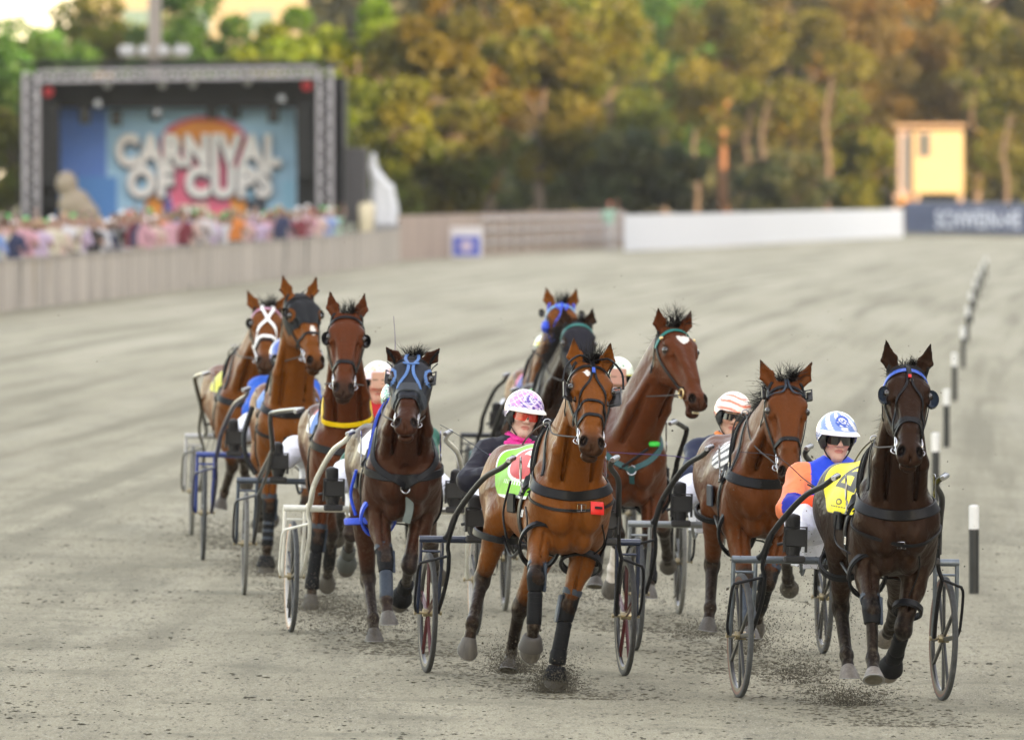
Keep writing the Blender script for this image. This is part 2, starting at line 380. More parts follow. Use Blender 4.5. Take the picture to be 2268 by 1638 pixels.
# ------------------------------------------------------------------ horse
LEATHER = lambda: mat('black_leather', (0.006, 0.0065, 0.0085), 0.45, var=0.3, scale=60, coat=0.03, spec=.2, bump=0.1)
GREYL = lambda: mat('blue_grey_strap', (0.03, 0.042, 0.06), 0.42, var=0.2, scale=60, coat=0.0, spec=.25, bump=0.1)
STEEL = lambda: mat('polished_steel', (0.5, 0.5, 0.52), 0.25, metal=1.0, var=0.08)
NEOP = lambda: mat('black_neoprene', (0.006, 0.0065, 0.008), 0.62, var=0.3, scale=90, bump=0.15, spec=.15)
HAIRM = lambda: mat('black_hair', (0.006, 0.0045, 0.0045), 0.5, var=0.4, scale=50, spec=.25)
def WMUL(st, m=1.29): return [(a, b, c, d * m, e) for a, b, c, d, e in st]
class Horse:
    def __init__(s, label, root, yaw, coat, vox=0.009, group='race horses in harness'):
        s.g = root; s.yaw = math.radians(yaw); s.rz = s.yaw - math.pi / 2
        s.o = empty('race_horse', root, s.rz); tag(s.o, label, 'horse', group)
        s.R = np.array([[math.cos(s.rz), -math.sin(s.rz), 0], [math.sin(s.rz), math.cos(s.rz), 0], [0, 0, 1]])
        s.coat = coat; s.vox = vox
    def loc(s, p): return s.R.T @ (np.asarray(p) - s.g)
    def wld(s, p): return s.R @ np.asarray(p, float) + s.g
    def lray(s, px, py):
        o, d = ray(px, py); return s.R.T @ (o - s.g), s.R.T @ d
    def onx(s, px, py, x):
        o, d = s.lray(px, py); return o + d * ((x - o[0]) / d[0])
    def reach(s, c, px, py, L, mode):
        if not isinstance(mode, str): return s.onx(px, py, mode)
        o, d = s.lray(px, py); oc = o - c; b = oc.dot(d); disc = b * b - (oc.dot(oc) - L * L)
        if disc <= 0: q = o - d * b; return c + unit(q - c) * L
        t = -b + (-math.sqrt(disc) if mode == 'f' else math.sqrt(disc)); return o + d * t
    def pose(s, poll, nose, legs, hy=0.0, hs=1.0, ears=(0.12, 0.15), earf=(0.02, 0.02), open_mouth=0.0):
        s.poll = s.onx(*poll); s.hl = 0.61 * hs; s.nose = s.reach(s.poll, nose[0], nose[1], s.hl, nose[2])
        s.H = unit(s.nose - s.poll); a = math.radians(hy); L = np.array([-math.sin(a), math.cos(a), 0]); s.L = unit(L - s.H * L.dot(s.H)); s.Fv = np.cross(s.H, s.L)
        s.ears = ears; s.earf = earf; s.mouth = open_mouth; s.J = {}
        for k, v in legs.items():
            sg = 1 if k[0] == 'l' else -1
            if k[1] == 'f':
                ex = v.get('ex', 0.04); S = np.array([0.25, sg * .145, 1.10]); E = np.array([ex, sg * .15, v.get('ez', .87)])
                K = s.reach(E, *v['k'][:2], .41, v['k'][2]); Fe = s.reach(K, *v['f'][:2], .27, v['f'][2]); T = s.reach(Fe, *v['t'][:2], .165, v['t'][2])
                s.J[k] = (S, E, K, Fe, T, v.get('sole', 35))
            else:
                Hp = np.array([-1.06, sg * .14, 1.20]); K = s.onx(*v['k']); d = K - Hp; D = min(np.linalg.norm(d), .80); a1, a2 = .40, .43
                ca = (a1 * a1 + D * D - a2 * a2) / (2 * a1 * D); ca = max(-1, min(1, ca)); u = unit(d); fw = np.array([1., 0, 0]); fw = unit(fw - u * fw.dot(u))
                St = Hp + u * a1 * ca + fw * a1 * math.sqrt(1 - ca * ca); St[1] = Hp[1] * 1.15 + .35 * (K[1] - Hp[1])
                Fe = s.reach(K, *v['f'][:2], .35, v['f'][2]); T = s.reach(Fe, *v['t'][:2], .165, v['t'][2])
                s.J[k] = (Hp, St, K, Fe, T, v.get('sole', 35))
        return s
    def hp(s, h, l=0.0, f=0.0): return s.poll + s.H * h * s.hl / .585 + s.L * l * 1.16 + s.Fv * f
    def body(s):
        pts = [s.poll, s.nose] + [p for j in s.J.values() for p in j[:5]]; pts = np.array(pts)
        lo = np.minimum(pts.min(0) - .14, [-1.5, -.36, .7]); hi = np.maximum(pts.max(0) + .16, [.5, .36, 1.6]); hi[2] += .08
        fd = Field(lo, hi, s.vox); s.fd = fd; X = np.array([1, 0, 0.]); Y = np.array([0, 1., 0]); Z = np.array([0, 0, 1.])
        fd.loft((0, 0, 0), X, Y, Z, [(-1.44, 1.22, 1.10, .07, 0), (-1.38, 1.28, 1.05, .14, .15), (-1.22, 1.355, 1.0, .205, .26), (-1.02, 1.39, .96, .232, .30), (-.82, 1.375, .92, .235, .26), (-.6, 1.36, .86, .25, .14), (-.38, 1.385, .80, .245, .14), (-.16, 1.47, .775, .20, .36), (0.0, 1.51, .78, .182, .46), (.14, 1.45, .80, .178, .36), (.26, 1.36, .86, .168, .14), (.35, 1.24, .95, .13, 0), (.39, 1.17, 1.0, .09, 0)], p=2.15, endk=.08)
        for sg in (1, -1):
            fd.ec((-.02, sg * .078, 1.40), (.26, sg * .135, 1.12), (.045, .075), (.09, .095), k=.07)      # shoulder blade
            fd.ell((-.02, sg * .175, 1.0), (.15, .06, .13), k=.06)                                       # triceps
            fd.ell((.33, sg * .082, 1.02), (.085, .072, .115), k=.035)                                   # pectorals
            fd.ell((.22, sg * .062, .87), (.11, .06, .075), k=.035)
            fd.ell((-1.10, sg * .13, 1.12), (.25, .12, .20), k=.06)
            fd.ell((-.86, sg * .165, 1.275), (.09, .05, .06), k=.08)                                       # hip point
        # neck
        B = np.array([.10, 0, 1.24]); T = s.hp(.05, 0, -.085); M1 = lerp(B, T, .36) + np.array([.02, 0, .02]); M2 = lerp(B, T, .70) + np.array([.0, 0, .03])
        C = spline([B, M1, M2, T], 4); n = len(C)
        ws = np.interp(np.linspace(0, 1, n), [0, .2, .5, .8, 1], [.135, .115, .09, .072, .062]); hs = np.interp(np.linspace(0, 1, n), [0, .2, .5, .8, 1], [.27, .235, .175, .135, .115])
        for i in range(n - 1):
            la = lerp((0, 1, 0), s.L, i / (n - 1)); fd.ec(C[i], C[i + 1], (ws[i], ws[i + 1]), (hs[i], hs[i + 1]), la, k=.05, p=2.1)
        s.C = C; d = unit(T - B)
        for sg in (1, -1):   # neck muscles, windpipe groove
            fd.ec(lerp(B, T, .15) + Y * sg * .085 + X * .13 - Z * .02, s.hp(.16, sg * .05, -.13), (.035, .02), (.05, .028), k=.05)
        fd.ec(lerp(B, T, .3) + X * .16 - Z * .08, s.hp(.2, 0, -.16), (.035, .03), (.035, .03), k=.04)
            # band of muscle from the jaw to the point of the shoulder, with the jugular groove below it
        for sg in (1, -1):
            j0 = s.hp(.12, sg * .062, -.15); j1 = np.array([.27, sg * .115, 1.17]); mm = lerp(j0, j1, .55) + Y * sg * .022 + X * .02
            fd.ec(j0, mm, (.022, .032), (.03, .045), k=.03); fd.ec(mm, j1, (.032, .045), (.045, .06), k=.035)
            g0 = lerp(j0, j1, .25) + X * .055 - Z * .02 - Y * sg * .006; g1 = lerp(j0, j1, .92) + X * .06 - Y * sg * .035; fd.ec(g0, g1, (.006, .007), (.008, .008), k=.028, mode='sub')
            fd.ec((-.10, sg * .155, 1.30), (.12, sg * .178, 1.02), (.010, .012), (.014, .016), k=.035, mode='sub')
            fd.ec((.10, sg * .165, 1.28), (.20, sg * .172, 1.06), (.016, .02), (.04, .05), k=.03)
            fd.ec((.36, sg * .155, 1.08), (.30, sg * .165, .93), (.008, .010), (.02, .02), k=.03, mode='sub')
        fd.ec((.44, 0, 1.12), (.405, 0, .90), (.008, .010), (.03, .033), k=.03, mode='sub')
        for q_ in range(6): fd.ec((-.30 - q_ * .085, .262, 1.08), (-.36 - q_ * .085, .245, .93), (.004, .004), (.012, .012), k=.03, mode='sub'); fd.ec((-.30 - q_ * .085, -.262, 1.08), (-.36 - q_ * .085, -.245, .93), (.004, .004), (.012, .012), k=.03, mode='sub')
        # head
        k = s.hl / .585
        fd.loft(s.poll, s.H, s.L, s.Fv, WMUL([(-.045 * k, .0, -.10, .05, 0), (-.01 * k, .028, -.14, .072, .0), (.06 * k, .052, -.175, .088, .02), (.13 * k, .06, -.20, .094, .02), (.19 * k, .058, -.215, .091, .05), (.25 * k, .052, -.205, .079, .08), (.32 * k, .046, -.165, .066, .08), (.39 * k, .041, -.122, .054, .05), (.46 * k, .037, -.094, .046, 0), (.52 * k, .034, -.078, .046, -.03), (.565 * k, .024, -.066, .05, -.02), (.60 * k, .0, -.05, .042, 0), (.615 * k, -.012, -.04, .03, 0)]), k=.03, p=2.35, endk=.03)
        ax = np.array([s.H, s.L, s.Fv])
        for sg in (1, -1):
            fd.ell(s.hp(.135, sg * .082, .028), (.042, .026, .022), k=.03, ax=ax)        # brow
            fd.ell(s.hp(.19, sg * .082, .0), (.03, .026, .025), k=.025, ax=ax)          # below the eye
            fd.ell(s.hp(.23, sg * .062, -.12), (.085, .026, .085), k=.03, ax=ax)         # jowl
            fd.ec(s.hp(.2, sg * .066, -.015), s.hp(.36, sg * .044, -.03), (.014, .008), (.012, .008), s.L, k=.02)   # facial crest
            fd.ell(s.hp(.085, sg * .058, .062), (.024, .013, .012), k=.018, ax=ax, mode='sub'); fd.ell(s.hp(.30, sg * .062, .012), (.075, .010, .016), k=.022, ax=ax, mode='sub')
            fd.ec(s.hp(.22, sg * .086, -.04), s.hp(.33, sg * .058, -.075), (.004, .004), (.005, .004), s.L, k=.012)
            fd.ec(s.hp(.1, sg * .05, .05), s.hp(.42, sg * .021, .036), (.02, .013), (.014, .01), s.L, k=.03)
            fd.ell(s.hp(.165, sg * .111, .010), (.022, .016, .018), k=.012, ax=ax, mode='sub')
            fd.ell(s.hp(.552, sg * .037, .0), (.042, .030, .034), k=.022, ax=ax)          # nostril flare
            a2 = np.array([unit(s.H + s.L * sg * .25), unit(s.L - s.H * sg * .25), s.Fv])
            fd.ell(s.hp(.562, sg * .044, .018), (.031, .018, .032), k=.010, ax=a2, mode='sub')
            # ears
            if s.ears[0] is None: continue
            b0 = s.hp(.0, sg * .056, -.015); lt, up = s.ears; fo = s.earf[0 if sg > 0 else 1]
            tip = s.poll + s.L * sg * lt + Z * up + unit(s.Fv * [1, 1, 0]) * fo; m = lerp(b0, tip, .42) + s.L * sg * .012
            la = unit(s.L + s.Fv * sg * -.25)
            fd.ec(b0 - (tip - b0) * .05, m, (.028, .045), (.021, .018), la, k=.02); fd.ec(m, tip, (.045, .005), (.018, .005), la, k=.012)
            fo_ = unit(np.cross(unit(tip - b0), la)); fo_ = fo_ * (1 if fo_.dot(s.Fv) > 0 else -1)
            fd.ec(lerp(b0, tip, .2) + fo_ * .014, lerp(b0, tip, .5) + fo_ * .016 + s.L * sg * .008, (.016, .032), (.011, .014), la, k=.008, mode='sub')
            fd.ec(lerp(b0, tip, .5) + fo_ * .016 + s.L * sg * .008, lerp(b0, tip, .86) + fo_ * .009, (.032, .005), (.014, .005), la, k=.008, mode='sub')
        om = s.mouth
        fd.ell(s.hp(.585, 0, -.028), (.034, .050, .032), k=.025, ax=ax)       # upper lip
        ch = s.hp(.585 - om * .3, 0, -.082 - om); fd.ell(ch, (.03, .042, .026), k=.02, ax=ax)   # chin
        fd.ec(s.hp(.4, 0, -.09), ch, (.036, .03), (.022, .02), s.L, k=.03)
        if om > 0: fd.ec(s.hp(.50, 0, -.058 - om * .3), s.hp(.64, 0, -.062 - om * .6), (.034, .04), (.003 + om * .15, .006 + om * .5), s.L, k=.008, mode='sub')
        else: fd.ec(s.hp(.50, 0, -.066), s.hp(.63, 0, -.056), (.06, .06), (.003, .003), s.L, k=.012, mode='sub')
        fd.ell(s.hp(.60, 0, .004), (.02, .006, .02), k=.015, ax=ax, mode='sub')
        # legs
        for kk, (a, b, K, Fe, T, sole) in s.J.items():
            sg = 1 if kk[0] == 'l' else -1; D = unit(T - Fe); Cn = Fe + D * .10
            if kk[1] == 'f':
                fd.ec(a, b, (.085, .085), (.12, .10), k=.06)
                fd.ec(b + np.array([0, 0, .02]), K, (.078, .042), (.097, .047), k=.035); q = lerp(b, K, .25); fd.ell(q + np.array([.03, sg * .02, 0]), (.055, .045, .12), k=.03); fd.ell(q + np.array([-.045, -sg * .012, -.01]), (.04, .035, .11), k=.02); fd.ec(q + np.array([.085, -sg * .012, .06]), lerp(b, K, .75) + np.array([.04, 0, 0]), (.006, .005), (.010, .008), k=.02, mode='sub')
                fd.ell(K, (.047, .046, .055), k=.025, ax=np.array([unit(np.cross(Y, unit(K - b))), Y, unit(K - b)]))
                fd.ec(K, Fe, (.034, .0295), (.039, .034), k=.025)
            else:
                fd.ec(a, b, (.105, .085), (.19, .11), k=.07); fd.ec(lerp(a, b, .2) + np.array([-.16, 0, -.02]), lerp(b, K, .35), (.08, .05), (.1, .06), k=.06)
                fd.ec(b, K, (.078, .043), (.11, .054), k=.05)
                bk = unit(np.cross(unit(K - b), Y)); bk = bk * (-1 if bk[0] > 0 else 1)
                fd.ec(lerp(b, K, .55) + bk * .05, K + bk * .045 + unit(K - b) * .0, (.014, .016), (.014, .02), k=.025)
                fd.ell(K, (.058, .046, .064), k=.02); fd.ec(K, Fe, (.040, .032), (.049, .038), k=.025)
            fd.ell(Fe, (.039, .038, .04), k=.02); fd.ec(Fe, Cn, (.029, .038), (.031, .04), k=.02)
        V, Q = fd.mesh(1)
        # --- coat colours
        dk = np.zeros(len(V)); wh = np.zeros(len(V))
        def near(p, a, b):
            ab = b - a; t = np.clip(((p - a) @ ab) / ab.dot(ab), 0, 1); return np.linalg.norm(p - (a + t[:, None] * ab), axis=1)
        ss = lambda x, a, b: np.clip((x - a) / (b - a), 0, 1) ** 2 * (3 - 2 * np.clip((x - a) / (b - a), 0, 1))
        cz = s.coat.get('leg_dark', 1.0)
        for kk, (a, b, K, Fe, T, sole) in s.J.items():
            up = lerp(b, K, .62); r = np.maximum.reduce([near(V, K, Fe) < .075, near(V, Fe, T) < .085]).astype(float)
            ab = K - up; t = ((V - up) @ ab) / ab.dot(ab); r = np.maximum(r, ss(t, 0, 1) * (near(V, up, K) < .085))
            dk = np.maximum(dk, r * cz)
            if kk in s.coat.get('socks', ()): wh = np.maximum(wh, (near(V, lerp(K, Fe, .55), T) < .07).astype(float))
        q = V - s.poll; h = q @ s.H * .585 / s.hl; l = q @ s.L / 1.16; f = q @ s.Fv; hd = (h > -.1) & (h < .72) & (np.abs(l) < .13) & (f > -.26) & (f < .12)
        mz = s.coat.get('muzzle', .42); dk = np.maximum(dk, ss(h + np.random.RandomState(3).normal(0, .004, len(V)), mz, mz + .12) * hd * s.coat.get('muzzle_dark', .85))
        for sg in (1, -1):
            nd = ((h - .562) / .030) ** 2 + ((l - sg * .044) / .018) ** 2 + ((f - .018) / .034) ** 2; dk = np.maximum(dk, hd * ss(1.9 - nd, 0, .6) * 1.0)
            ed = np.sqrt((h - .168) ** 2 + (l - sg * .109) ** 2 + (f - .01) ** 2); dk = np.maximum(dk, hd * ss(.045 - ed, 0, .02) * .85)
            if s.ears[0] is not None:
                tip = s.poll + s.L * sg * s.ears[0] + Z * s.ears[1] + unit(s.Fv * [1, 1, 0]) * s.earf[0 if sg > 0 else 1]; td = np.linalg.norm(V - tip, axis=1); dk = np.maximum(dk, ss(.06 - td, 0, .05) * s.coat.get('ear_dark', .8))
        for (sh, sll, rr, kind) in s.coat.get('marks', ()):
            if kind == 'heart': u_ = (l - sll) / rr; v_ = -(h - sh) / rr; m = ((u_ ** 2 + v_ ** 2 - 1) ** 3 - u_ ** 2 * v_ ** 3 < 0)
            elif kind == 'star': m = (np.abs(l - sll) * 1.1 + np.abs(h - sh) * .62 + np.where(h > sh, (h - sh) * .25, 0)) < rr * .8
            else: m = ((l - sll) / rr) ** 2 + ((h - sh) / (rr * 2.4)) ** 2 < 1
            wh = np.maximum(wh, (m & hd & (f > -.02)).astype(float))
        dk = np.clip(dk + s.coat.get('all_dark', 0), 0, 1)
        dirt = np.zeros(len(V))
        for kk, (a, b, K, Fe, T, sole) in s.J.items(): dirt = np.maximum(dirt, (1 - ss(near(V, K, Fe), .06, .16)) * .28); dirt = np.maximum(dirt, (1 - ss(near(V, Fe, T), .07, .14)) * .5)
        dirt = np.maximum(dirt, .28 * (1 - ss(V[:, 2], .75, 1.15)))
        c = np.stack([dk, wh, dirt, np.ones(len(V))], 1)
        mesh_obj('body', V, Q, s.coat['mat'], s.o, True, {'Col': c})
        for sg in (1, -1):
            e = MB().ball(s.hp(.168, sg * .097, .008), .0235, n=10); e.build('eye', mat('horse_eye', (.012, .007, .005), .06, coat=1.0, var=.2), s.o)
        for kk, (a, b, K, Fe, T, sole) in s.J.items(): s.hoof(kk, Fe, T, sole)
        return s
    def hoof(s, kk, Fe, T, sole):
        D = unit(T - Fe); lat = unit(np.array([0, 1, 0.]) - D * D[1]); FR = np.cross(D, lat)
        a = math.radians(sole); n = unit(D * math.cos(a) - FR * math.sin(a)); fs = unit(np.cross(n, lat))
        C0 = Fe + D * .088; C1 = T + fs * .008; G = []
        for t, r in ((0, .036), (.06, .04), (.5, .051), (.93, .061), (1.0, .060), (1.0, .048), (.95, .042), (.9, .0)):
            c = lerp(C0, C1, t) if t < .9 or r > .055 else C1 - n * ((1 - t) * .12); ring = []
            nn = unit(lerp(D, n, min(1, t * 1.2))); f_ = unit(np.cross(nn, lat))
            for j in range(20):
                an = 2 * math.pi * j / 20; x = math.cos(an); ring.append(c + f_ * r * x * (1.12 if x > 0 else .9) + lat * r * math.sin(an))
            G.append(ring)
        m = s.coat.get('hoof') or mat('hoof_horn', (.075, .066, .056), .55, var=.35, scale=60, bump=.3, stretch=(1, 1, .2))
        G = np.array(G); mb = MB(); nv = 20; Fc = [(i * nv + j, i * nv + (j + 1) % nv, (i + 1) * nv + (j + 1) % nv, (i + 1) * nv + j) for i in range(7) for j in range(nv)]
        mi = [0] * (3 * nv) + [1] * (2 * nv) + [2] * (2 * nv)
        mesh_obj('hoof', G.reshape(-1, 3), Fc, None, s.o, True, None, [m, mat('horseshoe', (.25, .25, .25), .35, metal=.8), mat('sole', (.09, .08, .06), .8, var=.3)], mi)
    # ---- tack
    def hsurf(s, path, off=.004):
        """path of (h, angle deg) round the head -> points and normals"""
        O = []; Dr = []
        for h, a in path:
            a = math.radians(a); c = s.hp(h, 0, -.06 if h < .45 else -.025); d = s.Fv * math.cos(a) + s.L * math.sin(a); O.append(c + d * .3); Dr.append(-d)
        P, ok = s.fd.cast(np.array(O), np.array(Dr), .3, 150); n = s.fd.grad(P); return P + n * off, n
    def fine(s, path, n=6):
        P = spline(np.array([(a, b, 0) for a, b in path]), n); return [(p[0], p[1]) for p in P]
    def hstrap(s, mb, path, w=.02, off=.004, n=6, mi=0, t=.004):
        P, N = s.hsurf(s.fine(path, n), off)
        P = s._smooth(P); mb.ribbon(P, N, w, t, mi); return P
    def _smooth(s, P, it=2):
        P = P.copy()
        for _ in range(it): P[1:-1] = P[1:-1] * .5 + (P[:-2] + P[2:]) * .25
        return P
    def bsurf(s, O, C, off=.004, dist=.9):
        O = np.asarray(O, float); C = np.asarray(C, float); P, ok = s.fd.cast(O, C - O, dist, 260); n = s.fd.grad(P); return P + n * off, n
    def belt(s, mb, pts, w=.04, off=.006, mi=0, t=.005, sm=3):
        """pts: list of (x, z, angle) : angle round the vertical body axis line, deg 0=front; cast to (cx,0,z)"""
        q = spline(np.array(pts), 8); O = []; C = []
        for cx, z, a in q:
            a = math.radians(a); c = np.array([cx, 0, z]); O.append(c + np.array([math.cos(a), math.sin(a), 0]) * .62); C.append(c)
        P, n = s.bsurf(O, C, off, .62); P = s._smooth(P, sm); mb.ribbon(P, n, w, t, mi); return P
    def hoop(s, mb, x0, tilt, a0, a1, w=.05, off=.006, cz=1.15, n=40, mi=0, t=.006):
        """strap round the barrel in a plane tilted by tilt (x shift per metre of height); angle 0 = top"""
        O = []; C = []
        for a in np.linspace(math.radians(a0), math.radians(a1), n):
            d = np.array([0, math.sin(a), math.cos(a)]); p = d * .55; O.append([x0 + tilt * p[2], p[1], cz + p[2]]); C.append([x0, 0, cz])
        P, nn = s.bsurf(O, C, off, .6); P = s._smooth(P, 2); mb.ribbon(P, nn, w, t, mi); return P
    def nloop(s, mb, t0, tilt, w=.03, off=.006, a0=-180, a1=180, mi=0, n=44):
        """strap round the neck at fraction t0 of its curve"""
        i = int(t0 * (len(s.C) - 1)); c = s.C[i]; d = unit(s.C[min(i + 1, len(s.C) - 1)] - s.C[max(i - 1, 0)]); up = unit(np.cross(np.cross(d, [0, 0, 1]), d)) if abs(d[2]) < .99 else np.array([-1, 0, 0.]); la = np.array([0, 1., 0]); up = np.cross(la, d); up = up * (1 if up[2] > 0 or up[0] < 0 else -1)
        O = []
        for a in np.linspace(math.radians(a0), math.radians(a1), n):
            v = up * math.cos(a) + la * math.sin(a); O.append(c + v * .45 + d * (tilt * math.cos(a) * .45))
        P, nn = s.bsurf(O, np.tile(c, (n, 1)), off, .5); P = s._smooth(P, 3); mb.ribbon(P, nn, w, .005, mi); return P
    def bridle(s, style=None, leather=None, brow=None, nose=.37, ystrap=True, nose2=None, w=.018, cheek=74, nosew=.022):
        Lm = leather or LEATHER(); mb = MB()
        s.hstrap(mb, [(nose + .0, -125), (nose - .005, -80), (nose - .012, -40), (nose - .018, 0), (nose - .012, 40), (nose - .005, 80), (nose, 125)], nosew, .006, 8)
        if nose2: s.hstrap(mb, [(nose2 + .03, -115), (nose2, -60), (nose2 - .03, 0), (nose2, 60), (nose2 + .03, 115)], .018, .007, 8)
        for sg in (1, -1):
            s.hstrap(mb, [(-.02, sg * 50), (.05, sg * 78), (.14, sg * (cheek + 20)), (.24, sg * (cheek + 14)), (.34, sg * (cheek + 8)), (.44, sg * (cheek + 4))], w, .006)
            s.hstrap(mb, [(.0, sg * 70), (.08, sg * 110), (.16, sg * 150), (.2, sg * 178)], w * .8, .005)
            if ystrap: s.hstrap(mb, [(-.03, sg * 6), (.03, sg * 4), (.09, sg * 5), (.16, sg * 12), (.25, sg * 34), (.33, sg * 60), (.40, sg * 72)], .014, .010)
        br = s.o and mb.build('bridle', Lm, s.o)
        bb = MB(); s.hstrap(bb, [(.08, -92), (.055, -60), (.035, -30), (.028, 0), (.035, 30), (.055, 60), (.08, 92)], .024 if brow is None else .03, .008, 8)
        bb.build('browband', brow or Lm, br)
        for sg in (1, -1):      # bit ring and its hardware
            c = s.hp(.475, sg * .056, -.04); r = MB(); th = np.linspace(0, 2 * math.pi, 18, endpoint=False)
            r.tube([c + s.H * math.cos(t) * .034 + s.Fv * math.sin(t) * .034 + s.L * sg * .004 for t in th], .0042, 6, True)
            c2 = s.hp(.50, sg * .062, -.06); r.tube([c2 + s.H * math.cos(t) * .02 + s.L * sg * math.sin(t) * .02 for t in th], .0035, 6, True)
            r.tube([s.hp(.43, sg * .062, -.03), s.hp(.47, sg * .066, -.02), s.hp(.55, sg * .058, -.03)], .004, 6)
            r.tube([s.hp(.47, sg * .05, -.045), s.hp(.475, 0, -.05)], .006, 6)
            r.build('bit_ring', STEEL(), br)
        s.br = br; return br
    def blinkers(s, kind='cup', size=.055, h=.16, spread=.118, fwd=.0, m=None):
        spread *= .91
        m = m or mat('blinker_black', (.006, .006, .007), .3, coat=.5, var=.2)
        for sg in (1, -1):
            c = s.hp(h, sg * spread, fwd); mb = MB()
            if kind == 'cup':
                G = []
                for i in range(9):
                    a = math.pi * .5 * i / 8; ring = []
                    for j in range(25):
                        b = 2 * math.pi * j / 24; ring.append(c + s.H * math.sin(a) * math.cos(b) * size + s.L * sg * (math.sin(a) * math.sin(b) * size * .62) - s.Fv * math.cos(a) * size * .75)
                    G.append(ring)
                mb.grid(np.array(G)); G2 = np.array(G) + s.Fv * .004; mb.grid(G2[:, ::-1])
            else:
                ax = np.array([s.H, unit(s.L * sg + s.Fv * .45), unit(s.Fv - s.L * sg * .45)])
                mb.box(c, (size * 1.9, size * 1.05, .006), ax, bev=.0025)
                q = [(-1, -.6), (1, -.6), (1, .62), (-1, .62)]
                mb.tube([c + ax[0] * a * size + ax[1] * b * size * 1.0 + ax[2] * .02 for a, b in q], .006, 6, True)
            mb.build('blinker', m, s.br)
    def hood(s, m, h0=-.03, h1=.34, amax=100, eye=.042, trim=None, name='hood'):
        nh, na = 54, 80; path = [(h, a) for h in np.linspace(h0, h1, nh) for a in np.linspace(-amax, amax, na)]
        P, N = s.hsurf(path, .007); G = P.reshape(nh, na, 3)
        for _ in range(2): G[1:-1, 1:-1] = (G[:-2, 1:-1] + G[2:, 1:-1] + G[1:-1, :-2] + G[1:-1, 2:]) / 4
        eyes = [s.hp(.168, sg * .104, .015) for sg in (1, -1)]; tips = [lerp(s.hp(.0, sg * .056, -.015), s.poll + s.L * sg * s.ears[0] + np.array([0, 0, 1.]) * s.ears[1] + unit(s.Fv * [1, 1, 0]) * s.earf[0], t) for sg in (1, -1) for t in (0, .25, .5, .75, 1)]; Fc = []; mi = []
        for i in range(nh - 1):
            for j in range(na - 1):
                c = (G[i, j] + G[i + 1, j + 1]) / 2; de = min(np.linalg.norm(c - e) for e in eyes)
                if de < eye or min(np.linalg.norm(c - e) for e in tips) < .05: continue
                Fc.append((i * na + j, i * na + j + 1, (i + 1) * na + j + 1, (i + 1) * na + j)); mi.append(1 if (trim and de < eye + .018) else 0)
        return mesh_obj(name, G.reshape(-1, 3), Fc, None, s.o, True, None, [m] + ([trim] if trim else []), mi)
    def cloth(s, colf, x0=-.70, x1=-.06, amax=74, m=None, slope=.0, res=1):
        nu, nv = 70 * res, 130 * res; O = []; C = []; U = []
        for i in range(nu):
            for j in range(nv):
                u = i / (nu - 1); v = j / (nv - 1); a = math.radians(-amax + 2 * amax * v); x = x0 + (x1 - x0) * u + slope * abs(math.sin(a)) ** 2
                O.append([x, math.sin(a) * .6, 1.12 + math.cos(a) * .6]); C.append([x, 0, 1.12]); U.append((u, (2 * v - 1)))
        P, n = s.bsurf(O, C, .012, .6); G = P.reshape(nu, nv, 3)
        for _ in range(3): G[1:-1, 1:-1] = (G[:-2, 1:-1] + G[2:, 1:-1] + G[1:-1, :-2] + G[1:-1, 2:]) / 4
        # round the rear lower corner of each flap
        Fc = []; col = []; 
        for i in range(nu):
            for j in range(nv): col.append(list(colf(*U[i * nv + j])) + [1.0])
        for i in range(nu - 1):
            for j in range(nv - 1):
                u, v = U[i * nv + j]; av = abs(v); cu = max(0, .38 - u) / .38; cv = max(0, av - .62) / .38
                if cu * cu + cv * cv > 1: continue
                Fc.append((i * nv + j, i * nv + j + 1, (i + 1) * nv + j + 1, (i + 1) * nv + j))
        V = G.reshape(-1, 3); V2 = V - n * .008
        return mesh_obj('number_cloth', V, Fc, m or vmat('cloth_print', .55, sheen=.1, bump=.15, scale=25), s.o, True, {'Col': np.array(col)})
    def saddle(s, trim=None, girth=True):
        mb = MB(); s.hoop(mb, -.05, -.10, -100, 100, .09, .012, t=.016); s.hoop(mb, -.03, -.10, -98, 98, .035, .026, t=.008)
        s.hoop(mb, .035, -.10, -96, 96, .024, .010, t=.010)
        o = mb.build('harness_saddle', LEATHER(), s.o)
        if trim: q = MB(); s.hoop(q, .055, -.10, -92, 92, .024, .014, t=.012); q.build('saddle_trim', trim, o)
        q = MB(); s.hoop(q, -.04, -.05, 96, 264, .07, .01); q.build('girth', LEATHER(), s.o)
        for sg in (1, -1):   # terret rings and quick hitch hardware
            r = MB(); s1 = MB(); th = np.linspace(0, 2 * math.pi, 14, endpoint=False)
            c = np.array([-.03, sg * .085, 1.53]); r.tube([c + [0, math.cos(t) * .022, math.sin(t) * .022] for t in th], .004, 6, True)
            r.build('terret', STEEL(), o); r = s1; c = np.array([.0, sg * .245, 1.27]); r.tube([c + np.array([math.cos(t) * .02, 0, math.sin(t) * .07]) for t in th], .0045, 6, True)
            c = np.array([.03, sg * .245, 1.17]); r.tube([c + np.array([math.cos(t) * .02, 0, math.sin(t) * .03]) for t in th], .004, 6, True)
            r.build('buckle', STEEL(), o)
        s.sad = o; return o
